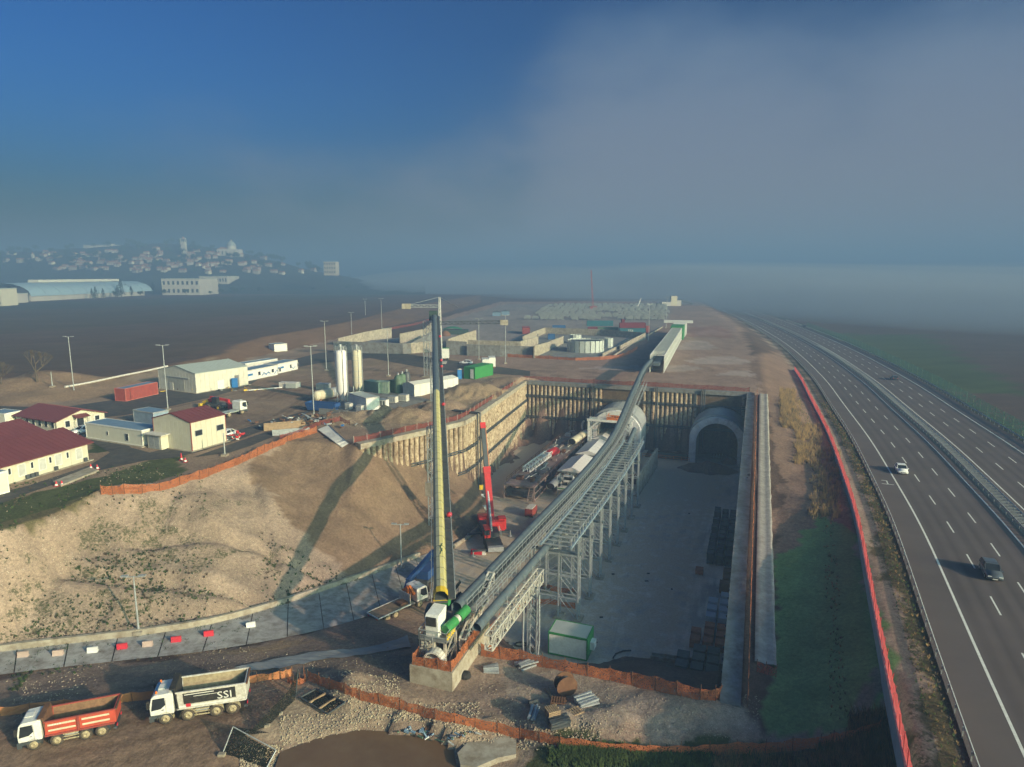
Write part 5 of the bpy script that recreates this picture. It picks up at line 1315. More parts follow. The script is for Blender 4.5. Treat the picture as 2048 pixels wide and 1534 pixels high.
for x in (2.3,3.3): mb.beam((x,-1.6,0),(x,.4,4.1),.12)
for i in range(11): mb.beam((2.3,-1.6 + i * .19,i * .39),(3.3,-1.6 + i * .19,i * .39),.1)
mb.build('stairs',frm,t_)
# roofed train
gB = G(1138,985,-12); t_ = thing('backup_train','machine train under four white pitched canopies leading into the left tunnel portal','machine train',gB,HD)
t_.scale = (1,1,.76); mb = MB(); Lt = 62.0
for i in range(22):
 y = Lt * i / 21
 for x in (-2.7,2.7): mb.beam((x,y,0),(x,y,4.6),.22)
 mb.beam((-2.7,y,4.6),(2.7,y,4.6),.2)
for x in (-2.7,2.7):
 for z in (.5,2.4,4.6): mb.beam((x,0,z),(x,Lt,z),.24)
mb.build('frame',M['white'],t_)
tarp = mat('white_canopy_sheet',(.78,.76,.72),.55,var=.06,scale=2,dirt=(.5,.46,.42),dirt_amt=.3)
for y0,y1,cx in ((1.5,14,0),(17,30,.1),(33,45,0),(46.5,53,.1)):
 mb = MB(); n = 5
 for i in range(n):
  a,b_ = y0 + (y1 - y0) * i / n,y0 + (y1 - y0) * (i + 1) / n
  for s_ in (-1,1): mb.add([(cx,a,7.0),(cx,b_,7.0 + rr.uniform(-.1,.1)),(cx + s_ * 3.3,b_,5.5),(cx + s_ * 3.3,a,5.5)],[(0,1,2,3) if s_ < 0 else (3,2,1,0)])
 mb.add([(cx - 3.3,y0,5.5),(cx + 3.3,y0,5.5),(cx,y0,7.0)],[(0,1,2)])
 mb.build('canopy',tarp,t_)
 mb = MB()
 for yy in (y0 + .2,(y0 + y1) / 2,y1 - .2):
  for x in (-3.1,3.1): mb.beam((x,yy,4.6),(x,yy,5.5),.12)
  mb.beam((-3.1,yy,5.45),(3.1,yy,5.45),.12)
 mb.build('canopy_frame',M['steel'],t_)
for i in range(24):
 y = rr.uniform(0,Lt - 4); x = rr.choice((-2.5,0,1.6)); z0 = rr.choice((.6,2.5)); l_ = rr.uniform(1.5,3.5)
 MB().bx(x,x + rr.uniform(.7,1.3),y,y + l_,z0,z0 + rr.uniform(.8,1.8)).build('equipment_box',rr.choice((M['steel'],M['cred'],M['whited'],M['concd'],M['white'])),t_)
MB().bx(-1.2,1.0,-.6,.2,3.4,5.2).build('cabin',M['white'],t_); MB().bx(-1.0,.8,-.66,-.6,4.0,4.9).build('cabin_window',M['glass'],t_)
MB().tube((-3.3,-3.4,2.7),(-3.0,3.5,2.9),.95,20,caps=False).tube((-3.3,-3.35,2.7),(-3.0,3.4,2.9),.82,20,mi=1).build('duct_end',[M['galv'],M['rubber']],t_)
MB().bx(-1.7,1.6,-3.6,-.5,2.0,2.15).bx(-1.7,1.6,-3.7,-3.55,2.0,2.9).build('platform',M['whited'],t_)
MB().bx(-1.65,1.55,-3.76,-3.72,2.5,2.75).build('green_band',M['cgreen'],t_)
mb = MB()
for x in (-1.6,1.5): mb.beam((x,-3.4,0),(x,-3.4,2),.16)
mb.build('platform_leg',M['galv'],t_)
# white portal crane at the mouth of the left portal
pf_ = PL - axv * 2.5; t_ = thing('gantry_frame','white steel portal frame with orange hoist and small white sign before the left tunnel portal','gantry frame',pf_,HD); mb = MB()
for x in (-6.4,4.6):
 for y in (-1.2,1.2): mb.beam((x,y,0),(x,y,9.8),.42)
 mb.beam((x,-1.2,9.8),(x,1.2,9.8),.4)
for y in (-1.2,1.2): mb.beam((-6.8,y,10.0),(5.0,y,10.0),.55); mb.beam((-6.4,y,7.4),(-3.6,y,9.9),.35); mb.beam((4.6,y,7.4),(1.8,y,9.9),.35)
mb.build('frame',M['white'],t_)
mb = MB().bx(-1.6,2.2,-1.0,1.0,10.3,10.6)
for x in (-1.6,-.3,1.0,2.2):
 for y in (-1,1): mb.beam((x,y,10.5),(x,y,11.6),.12)
for y in (-1,1): mb.beam((-1.6,y,11.6),(2.2,y,11.6),.12); mb.beam((-1.6,y,11.0),(2.2,y,11.0),.1)
mb.build('hoist',M['orange'],t_)
MB().bx(-.7,1.7,-1.14,-1.08,11.7,12.5).build('sign_board',M['white'],t_)
# rail vehicle / small locomotive pieces before the train
q = G(1062,1042,-12); t_ = thing('generator_set','small red machine with grey top on the pit floor before the gantry','machine',G(1062,1030,-12),HD)
MB().bx(-.8,.8,-1.6,1.6,.3,1.7).build('body',M['cred'],t_); MB().bx(-.7,.7,-1.4,1.2,1.72,1.9).build('top_cover',M['whited'],t_)
mb = MB()
for x in (-.7,.7):
 for y in (-1.2,1.2): mb.tube((x - .1,y,.35),(x + .1,y,.35),.35,10)
mb.build('wheel',M['rubber'],t_)
# flat rail wagons / dark shapes under the conveyor
for k,(x,y) in enumerate(((1078,1068),(1100,1050))):
 t_ = thing('rail_wagon',['dark flat wagon beside the second trestle under the main conveyor','dark flat wagon in front of the machine train duct'][k],'wagon',G(x,y,-12),HD)
 MB().bx(-1.2,1.2,-4,4,.7,1.1).build('deck',M['steel'],t_); MB().bx(-1.1,-.2,-3,1,1.1,2.2).bx(.1,1,-2,3,1.1,1.8).build('load',M['rubber'],t_)
 mb = MB()
 for yy in (-3,-2,2,3):
  for xx in (-.8,.8): mb.tube((xx - .08,yy,.4),(xx + .08,yy,.4),.38,10)
 mb.build('wheel',M['rust'],t_)
# ================================================================== red telescopic crane
cb_ = G(985,1092,-12); cr_ = thing('mobile_crane','red telescopic mobile crane with raised boom and outriggers on the pit floor','mobile crane',cb_,rad(10))
MB().bx(-1.35,1.35,-3.4,9.0,.95,1.55).build('chassis',M['steel'],cr_)
MB().bx(-1.35,1.35,-4.2,-3.2,.7,1.5).build('rear_bumper',M['galv'],cr_)
mb0 = MB().tube((-.22,0,0),(.22,0,0),.68,14); wh = None
for y in (-2.2,-.6,1.0,5.0,6.6,8.0):
 for x in (-1.25,1.25):
  if wh is None: wh = mb0.build('wheel',M['tyre'],cr_); wh.location = (x,y,.68)
  else: share('wheel',wh,cr_,(x,y,.68))
for y in (-3.7,4.0):
 mb = MB().beam((-3.9,y,.95),(3.9,y,.95),.32).build('outrigger_beam',M['steel'],cr_)
 for x in (-3.9,3.9): MB().tube((x,y,.05),(x,y,1.1),.12,8).tube((x,y,0),(x,y,.12),.42,10).build('outrigger_foot',M['galv'],cr_)
MB().bx(-1.4,1.4,9.2,10.8,.8,2.2).build('carrier_cab',M['red'],cr_); MB().bx(-1.3,1.3,10.8,10.84,1.4,2.1).build('windscreen',M['glass'],cr_)
up_ = thing('x',None,None); bpy.data.objects.remove(up_)
mb = MB().tube((0,1,1.55),(0,1,1.9),1.1,18).bx(-1.2,1.2,-.6,3.2,1.9,2.7); mb.build('turntable',M['steel'],cr_)
MB().bx(-1.5,-.5,-1.0,1.6,1.95,3.5).build('operator_cab',M['red'],cr_); MB().bx(-1.55,-.6,-1.05,-1.0,2.5,3.4).bx(-1.53,-1.5,-.8,1.3,2.6,3.4).build('cab_window',M['glass'],cr_)
MB().bx(-.4,2.6,2.2,5.0,1.9,3.6).bx(1.6,3.0,3.0,4.6,1.8,3.9).build('counterweight',M['red'],cr_)
mb = MB()
for y in (-.6,.6,1.8): mb.beam((1.5,y,1.9),(1.5,y,3.0),.06)
mb.beam((1.5,-.6,3),(1.5,1.8,3),.06); mb.build('handrail',M['white'],cr_)
# boom from the turntable to the head above (in world, converted to local)
pv = Vector((0.1,1.6,3.0)); tipw = Vector((xat(965,123.5,8),123.5,zat(123.5,846))); inv = Matrix.Rotation(-rad(10),4,'Z') @ Matrix.Translation(-cb_); tip = inv @ tipw
dv = tip - pv; u1 = pv + dv * .52
MB().beam(pv,u1,1.15,1.35,up=(0,1,.2)).build('boom_base',M['red'],cr_)
MB().beam(pv + dv * .50,u1 + dv * .04,1.35,1.5,up=(0,1,.2)).build('boom_collar',M['red'],cr_)
MB().beam(u1,pv + dv * .95,.82,1.0,up=(0,1,.2)).build('boom_inner',M['steel'],cr_)
MB().beam(u1 + Vector((.46,0,0)),pv + dv * .95 + Vector((.46,0,0)),.1,.7,up=(0,1,.2)).build('boom_stripe',M['orange'],cr_)
MB().beam(pv + dv * .94,tip,1.0,1.15,up=(0,1,.2)).build('boom_head',M['red'],cr_)
MB().tube(pv + Vector((-.2,-1.6,-1.0)),pv + dv * .34 + Vector((-.2,-.5,0)),.26,10).build('lift_cylinder',M['galv'],cr_)
hk = Vector((xat(958,121,-6),121.5,zat(121.5,975))); hk = inv @ hk; hk.x = tip.x - .5; hk.y = tip.y - .4
mb = MB().tube(tip + Vector((-.5,-.4,0)),hk,.035,5).tube(tip + Vector((-.3,-.4,0)),hk + Vector((.2,0,0)),.035,5); mb.build('hoist_rope',M['rubber'],cr_)
MB().bx(hk.x - .25,hk.x + .45,hk.y - .2,hk.y + .2,hk.z - .9,hk.z).build('hook_block',M['yelp'],cr_)
# plastic barrier lying before the crane
t_ = thing('barrier','red and white plastic barrier lying on the ramp in front of the red crane','barrier',G(958,1108,-12),rad(-10))
MB().prism([(-.35,0),(.35,0),(.2,.75),(-.2,.75)],-1.4,.6,'x').build('red_section',M['redm'],t_); MB().prism([(-.35,0),(.35,0),(.2,.75),(-.2,.75)],.62,1.2,'x').build('white_section',M['white'],t_)
# white sack piles and debris near crane
for k,(x,y) in enumerate(((962,1000),(970,1020))):
 t_ = thing('bin_bag',['white bulk bag on the pit floor right of the brown slope','small white bulk bag nearer the red crane'][k],'bag',G(x,y,-12),k)
 MB().lathe([(.3,0),(.7,.15),(.8,.7),(.55,1.2 - .3 * k),(.1,1.35 - .3 * k)],10).build('bag_body',M['white'],t_)
# kerb at toe of the mound
kp = [G(905,1097,-12),G(930,1082,-12),G(968,1050,-12)]
o = MB().path([p - kp[0] + Vector((0,0,.3)) for p in kp],.45,6).build('kerb',M['conct']); o.location = kp[0]; tag(o,'pale concrete kerb at the foot of the brown slope left of the red crane','kerb')
# ================================================================== stacks along the right pit wall
def floor_at(px,py): return G(px,py,-12.0)
bm_dark = mat('dark_precast_blocks',(.06,.075,.085),.7,var=.3,scale=2); bm_or = mat('terracotta_brick_stack',(.36,.15,.085),.85,var=.25,scale=4); bm_bl = mat('pale_blue_wrapped_goods',(.32,.42,.52),.5,var=.12); bm_gr = mat('grey_green_crate',(.10,.125,.115),.7,var=.25); bm_br = mat('brown_crate_board',(.19,.11,.07),.85,var=.3)
def pallet_stack(name,label,cat,p,rz,sx_,sy_,sz,m,group,n=3,wrap=False):
 t_ = thing(name,label,cat,p,rz,group)
 mb = MB()
 for x in (-sx_ * .42,0,sx_ * .42): mb.bx(x - .06,x + .06,-sy_ / 2,sy_ / 2,0,.12)
 mb.build('pallet',M['wood'],t_)
 for i in range(n):
  z0 = .13 + (sz - .13) * i / n; z1 = .13 + (sz - .13) * (i + 1) / n - .04; e_ = R.uniform(-.04,.04)
  mb = MB().bx(-sx_ / 2 + e_,sx_ / 2 + e_,-sy_ / 2,sy_ / 2,z0,z1); mb.build('block_layer',m,t_)
 return t_
def wallpos(Y,o): 
 b0 = Vector((A6.x,A6.y,-12)); return b0 + axv * ((Y - A6.y) / axv.y) - axw * o
ORD = ['first','second','third','fourth','fifth','sixth','seventh','eighth','ninth','tenth','eleventh','twelfth']
rows_ = 0
pdb = pallet_stack('block_stack','dark block stack in the wall-side row by the pit wall, first from the near end','block stack',wallpos(104,2.0),HD,1.15,1.5,2.0,bm_dark,'dark block stacks in three rows along the pit wall',3)
for r_ in range(12):
 for c_ in range(3):
  if r_ == 0 and c_ == 0: continue
  if R.random() < .08: continue
  copy_thing(pdb,wallpos(104 + r_ * 1.85,2.0 + c_ * 1.45),HD,'dark block stack in the %s row by the pit wall, %s from the near end' % (('wall-side','middle','outer')[c_],ORD[r_]),pdb['group'],(1,1,R.choice((.8,1,1,1.15))))
for k,(Y,o_) in enumerate(((99.0,1.9),(96.5,1.9),(94.5,2.2))): pallet_stack('crate',['brown crate just this side of the dark block stacks','brown crate between two others beside the pit wall','brown crate next to the pale blue goods'][k],'crate',wallpos(Y,o_),HD,1.4,1.6,1.6,bm_br,'brown crates by the pit wall',2)
k = 0
for r_ in range(4):
 for c_ in range(2):
  if (r_,c_) == (3,1): continue
  pallet_stack('wrapped_pallet','pale blue wrapped pallet, %s file from wall, %s from near end' % (ORD[c_],ORD[r_]),'pallet',wallpos(84.6 + r_ * 2.1,1.9 + c_ * 1.6),HD,1.3,1.5,1.5,bm_bl,'pale blue wrapped pallets',2)
for r_ in range(4):
 for c_ in range(3):
  if (r_,c_) in ((0,0),(3,2),(0,2)): continue
  pallet_stack('brick_pallet','terracotta brick pallet by the pit wall, %s file from wall, %s from near end' % (ORD[c_],ORD[r_]),'pallet',wallpos(76.6 + r_ * 1.9,1.9 + c_ * 1.6),HD,1.25,1.3,1.3,bm_or,'terracotta brick pallets',3)
for r_ in range(4):
 for c_ in range(3):
  if (r_,c_) in ((3,2),): continue
  pallet_stack('crate','grey-green crate near pit end, %s file from wall, %s from near end' % (ORD[c_],ORD[r_]),'crate',wallpos(68.4 + r_ * 1.95,2.0 + c_ * 1.75 + (1 if r_ == 0 else 0)) + Vector((0,1.6,0)),HD,1.45,1.6,1.7,bm_gr,'grey-green crates at the near pit end',2)
pallet_stack('brick_pallet','single terracotta brick pallet standing alone on the open pit floor','pallet',floor_at(1399,1147),HD,1.2,1.2,1.0,bm_or,None,2)
pallet_stack('carton','small white carton on the brown pit floor right of the open steel frames','carton',floor_at(1267,990),HD,.8,.8,.7,M['white'],None,1)
# long concrete trough
t_ = thing('concrete_trough','long low concrete trough on the pit floor at the foot of the near slope','trough',G(1348,1326,-12),heading(G(1305,1318,-12),G(1392,1330,-12)))
MB().bx(-2.9,2.9,-.5,-.35,0,.8).bx(-2.9,2.9,.35,.5,0,.8).bx(-2.9,2.9,-.35,.35,0,.15).bx(-2.9,-2.75,-.35,.35,.15,.8).bx(2.75,2.9,-.35,.35,.15,.8).build('trough_body',M['conct'],t_)
# small scattered pieces on the slab
sm = MB(); rr = random.Random(11)
for k in range(9):
 x,y = rr.uniform(1180,1430),rr.uniform(1000,1290); p = G(x,y,-12); w_ = rr.uniform(.1,.3); sm.bx(p.x - w_,p.x + w_,p.y - .1,p.y + .1,-12.03,-11.9)
o = sm.build('slab_debris',M['rubber']); o['kind'] = 'stuff'
# green and white cabin container
def cabin(name,label,cat,pA,pB,z,depth,h_,wall,trim,roofm,group=None,base_dark=True,windows=()):
 a,b_ = G(pA[0],pA[1],z),G(pB[0],pB[1],z); Lc = (b_ - a).length; t_ = thing(name,label,cat,a,heading(a,b_),group)
 MB().bx(.12,Lc - .12,.05,depth - .05,.22,h_ - .25).build('wall',wall,t_)
 mb = MB()
 for x in (0,Lc - .12):
  for y in (0,depth - .12): mb.bx(x,x + .12,y,y + .12,.15,h_ - .1)
 mb.bx(0,Lc,-.02,.1,h_ - .26,h_).bx(0,Lc,depth - .1,depth + .02,h_ - .26,h_).bx(0,.12,.1,depth - .1,h_ - .26,h_).bx(Lc - .12,Lc,.1,depth - .1,h_ - .26,h_).bx(0,Lc,-.02,.1,.08,.24).bx(0,Lc,depth - .1,depth,.08,.24)
 mb.build('frame',trim,t_)
 MB().bx(.12,Lc - .12,.1,depth - .1,h_ - .12,h_ - .04).build('roof',roofm,t_)
 for (x,w_,z0,z1) in windows: 
  o = MB().bx(x,x + w_,-.035,.0,z0,z1).build('window',M['white'],t_); MB().bx(x + .08,x + w_ - .08,-.05,-.036,z0 + .08,z1 - .08).build('pane',M['glass'],o)
 return t_,Lc
gc,Lc = cabin('site_cabin','white cabin container with bright green frame and pale roof on the near pit floor','container',(1096,1308),(1174,1324),-12,3.4,3.1,M['white'],M['cgreen'],M['greyroof'])
MB().bx(Lc + .0,Lc + .04,.1,3.2,.2,2.9).build('end_panel',M['cgreen'],gc)
MB().bx(Lc + .05,Lc + .6,1.2,2.4,1.0,2.0).build('air_conditioner',M['white'],gc)
def reel(name,label,p,rz,r_,w_,m,tilt=0.0,cat='cable reel'):
 t_ = thing(name,label,cat,p,rz)
 for s_ in (-w_ / 2,w_ / 2): o = MB().tube((0,s_ - .04,r_),(0,s_ + .04,r_),r_,22).build('flange',m,t_)
 MB().tube((0,-w_ / 2,r_),(0,w_ / 2,r_),r_ * .6,16).build('drum',M['steel'],t_)
 t_.rotation_euler = (tilt,0,rz); return t_
reel('cable_reel','small rusty cable reel lying flat on the pit floor near the lattice column',G(1060,1292,-11.9) + Vector((0,-.4,.0)),.2,.7,.7,M['rust'],rad(90))
mb = MB(); c_ = G(1042,1290,-12)
for i in range(10): mb.tube((.8 * math.cos(i * .62),.5 * math.sin(i * .62),.1),(.8 * math.cos(i * .62 + .62),.5 * math.sin(i * .62 + .62),.12),.1,5)
o = mb.build('hose_coil',M['rubber']); o.location = c_; tag(o,'loose coil of dark hose beside the small reel on the pit floor','hose')
mb = MB().path([(0,0,.1),(.5,1.0,.1),(1.6,1.7,.1),(2.6,1.8,.1)],.09,6); o = mb.build('hose',M['rubber']); o.location = G(1226,1318,-12); tag(o,'short curved black hose on the pit floor right of the green cabin','hose')
# ================================================================== vehicles
def loft_x(mb,secs,mi=0,sm=False):
 """secs: list of (x, [(y, z) ...]) rings with equal counts"""
 n = len(secs[0][1]); v = [(x,y,z) for x,ring in secs for y,z in ring]; f = []
 for i in range(len(secs) - 1):
  for j in range(n): f.append((i * n + j,(i + 1) * n + j,(i + 1) * n + (j + 1) % n,i * n + (j + 1) % n))
 f.append(tuple(range(n))); f.append(tuple(range(len(v) - 1,len(v) - n - 1,-1)))
 mb.add(v,f,mi,sm); return mb
def car(label,p,rz,paint,L_=4.3,Wd=1.78,Hh=1.47,kind='hatch',group=None):
 t_ = thing('parked_car' if group == 'p' else 'car',label,'car',p,rz); s = L_ / 4.3; w = Wd / 2
 def ring(y,z0,z1,tp=.9): return [(-y * .94,z0),(y * .94,z0),(y,(z0 + z1) / 2),(y * tp,z1),(-y * tp,z1),(-y,(z0 + z1) / 2)]
 belt = .93 * Hh / 1.47
 prof = [(-2.15,.45,.62,.80),(-2.05,.28,.88,.95),(-1.6,.22,.95,1),(-.6,.2,.97,1),(.7,.2,.97,1),(1.1,.22,.93,1),(1.8,.26,.80,.97),(2.08,.32,.68,.9),(2.15,.4,.6,.8)]
 body = MB(); loft_x(body,[(x * s,ring(w * k,z0,z1 * belt / .93 if z1 > .7 else z1)) for x,z0,z1,k in prof],0,True); body.build('body',paint,t_)
 rear = -1.95 if kind != 'sedan' else -1.45
 gl = [(rear * s,.80,.95 * belt,.02),((rear + .35) * s,.74,.95 * belt,Hh - .10 - .95 * belt),(-.3 * s,.74,.95 * belt,Hh - .02 - .95 * belt),(.25 * s,.73,.95 * belt,Hh - .06 - .95 * belt),(1.05 * s,.78,.92 * belt,.03)]
 g = MB(); loft_x(g,[(x,[(-w * .95,z),(w * .95,z),(w * k,z + h_),(-w * k,z + h_)]) for x,k,z,h_ in gl]); g.build('windows',M['glass'],t_)
 r_ = MB(); loft_x(r_,[(x,[(-w * .75,z),(w * .75,z),(w * .72,z + .05),(-w * .72,z + .05)]) for x,z in (((rear + .3) * s,Hh - .12),(-.3 * s,Hh - .03),(.3 * s,Hh - .07))]); r_.build('roof',paint,t_)
 pl = MB()
 for y in (-1,1):
  for x0,x1,z0,z1 in (((rear + .3) * s,(rear + .1) * s,Hh - .1,.95 * belt),(-.35 * s,-.4 * s,Hh - .04,.95 * belt),(.3 * s,1.1 * s,Hh - .08,.92 * belt)): pl.beam((x0,y * w * .78,z0),(x1,y * w * .96,z1),.07)
 pl.build('pillars',paint,t_)
 wm = None
 for x in (-1.28 * s,1.33 * s):
  for y in (-w + .08,w - .08):
   if wm is None: wm = MB().tube((0,-.11,0),(0,.11,0),.32,16).build('wheel',M['rubber'],t_); wm.location = (x,y,.32); rm = MB().tube((0,-.118,0),(0,.118,0),.19,12).build('rim',M['galv'],wm)
   else: w_ = share('wheel',wm,t_,(x,y,.32)); share('rim',rm,w_,(0,0,0))
 for y in (-1,1):
  MB().bx(2.02 * s,2.12 * s,y * w * .62 - .2,y * w * .62 + .2,.56,.70).build('headlight',M['lens'],t_)
  MB().bx(-2.13 * s,-2.05 * s,y * w * .7 - .12,y * w * .7 + .12,.62,.82).build('tail_light',M['redm'],t_)
  MB().bx(.85 * s,1.0 * s,y * (w + .08) - .07,y * (w + .08) + .07,.95,1.08).build('mirror',paint,t_)
 MB().bx(2.1 * s,2.16 * s,-w * .45,w * .45,.42,.56).build('grille',M['rubber'],t_)
 MB().bx(2.15 * s,2.18 * s,-.26,.26,.34,.44).build('number_plate',M['white'],t_)
 return t_
def hdir(s): a,b_ = hpt(s - 1,0),hpt(s + 1,0); return heading(a,b_)
cw = mat('white_car_paint',(.80,.80,.78),.3,var=.02,spec=.5); cg_ = mat('grey_car_paint',(.10,.115,.13),.3,.3,var=.03,spec=.5); cdk = mat('dark_car_paint',(.04,.045,.05),.3,var=.03,spec=.5); csil = mat('silver_car_paint',(.40,.42,.43),.35,.4,var=.03)
def on_hwy(px,py):
 p = G(px,py,0); k = min(range(len(HC)),key=lambda i: (HC[i] - p.to_2d()).length); return p,heading(HC[k - 1],HC[k + 1])
p,a = on_hwy(1802,944); car('white saloon car in the slow lane of the highway, nearest the emergency lane',p,a + math.pi,cw,kind='sedan',L_=4.4)
p,a = on_hwy(1981,1150); car('dark grey car with bright headlights in the middle lane of the near carriageway',p,a + math.pi,cg_,L_=4.4,Hh=1.6)
p,a = on_hwy(1788,759); car('dark car on the far carriageway of the highway, driving away',p,a,cdk)
p,a = on_hwy(1608,654); car('tiny dark car far away on the highway at the edge of the fog',p,a,cdk)
# ---- heavy truck pieces
def truck_wheel(par,x,y,first):
 if first.get('w') is None:
  w_ = MB().lathe([(.30,-.16),(.44,-.17),(.54,-.13),(.56,0),(.54,.13),(.44,.17),(.30,.16)],22).build('wheel',M['tyre'],par)
  rm = MB().lathe([(.001,-.20),(.12,-.20),(.14,-.26),(.19,-.25),(.22,-.175),(.33,-.19),(.33,.19),(.22,.175),(.19,.25),(.14,.26),(.12,.20),(.001,.20)],18).build('rim',M['rimmud'],w_)
  first['w'] = w_; first['r'] = rm
 else: w_ = share('wheel',first['w'],par,(0,0,0)); share('rim',first['r'],w_,(0,0,0))
 w_.rotation_euler = (rad(90),0,0); w_.location = (x,y,.62); w_.scale = (1.12,1.12,1.1); return w_
def truck_cab(par,x1,paintm,low=M['steel']):
 """cab over engine; x1 = front face"""
 x0 = x1 - 2.0; mb = MB(); w = 1.22
 prof = [(x0,1.05),(x1 - .05,1.05),(x1,1.9),(x1 - .18,2.75),(x1 - .42,3.0),(x0 + .3,3.08),(x0,2.95)]
 mb.prism(prof,-w,w,'y'); cab = mb.build('cab',paintm,par)
 b_ = cab.modifiers.new('edge','BEVEL'); b_.width = .07; b_.segments = 2
 g = MB()
 g.prism([(x1 + .012,1.95),(x1 - .155,2.72),(x1 - .175,2.72),(x1 - .01,1.95)],-1.08,1.08,'y'); g.build('windscreen',M['glass'],par)
 for s_ in (-1,1):
  g = MB(); y = s_ * (w + .008); pts = [(x1 - .14,1.55),(x1 - .33,2.7),(x1 - 1.3,2.72),(x1 - 1.35,2.0),(x1 - .95,1.65)]
  g.add([(x,y,z) for x,z in pts] + [(x,y - s_ * .02,z) for x,z in pts],[(0,1,2,3,4) if s_ > 0 else (4,3,2,1,0)]); g.build('side_window',M['glass'],par)
  MB().bx(x1 - 1.38,x1 - 1.36,y - .005,y + .006,1.15,2.7).bx(x1 - 1.2,x1 - 1.0,y - .005,y + .02,1.5,1.56).build('door_seam',M['rubber'],par)
  MB().bx(x1 - .05,x1 + .15,s_ * (w + .1) - .12,s_ * (w + .1) + .12,1.9,2.6).build('mirror',M['rubber'],par)
  MB().bx(x1 + .0,x1 + .1,s_ * .95 - .22,s_ * .95 + .22,.75,.98).build('headlight',M['lens'],par)
 MB().bx(x1 - .3,x1 + .08,-w,w,.45,1.05).bx(x0 + .1,x1 - .3,-w,w,.75,1.04).build('bumper',low,par)
 MB().bx(x1 + .005,x1 + .05,-.9,.9,1.2,1.75).build('grille',M['rubber'],par)
 MB().bx(x0 + .8,x0 + 1.5,-.4,.4,3.09,3.15).build('roof_hatch',paintm,par)
 return cab
def fender(par,x,y,m):
 mb = MB(); s_ = 1 if y > 0 else -1
 for i in range(8):
  a,b_ = math.pi * i / 8,math.pi * (i + 1) / 8; mb.add([(x + .70 * math.cos(a),y - .22,.56 + .70 * math.sin(a)),(x + .70 * math.cos(b_),y - .22,.56 + .70 * math.sin(b_)),(x + .70 * math.cos(b_),y + .24,.56 + .70 * math.sin(b_)),(x + .70 * math.cos(a),y + .24,.56 + .70 * math.sin(a))],[(0,1,2,3)])
 mb.build('mudguard',m,par)
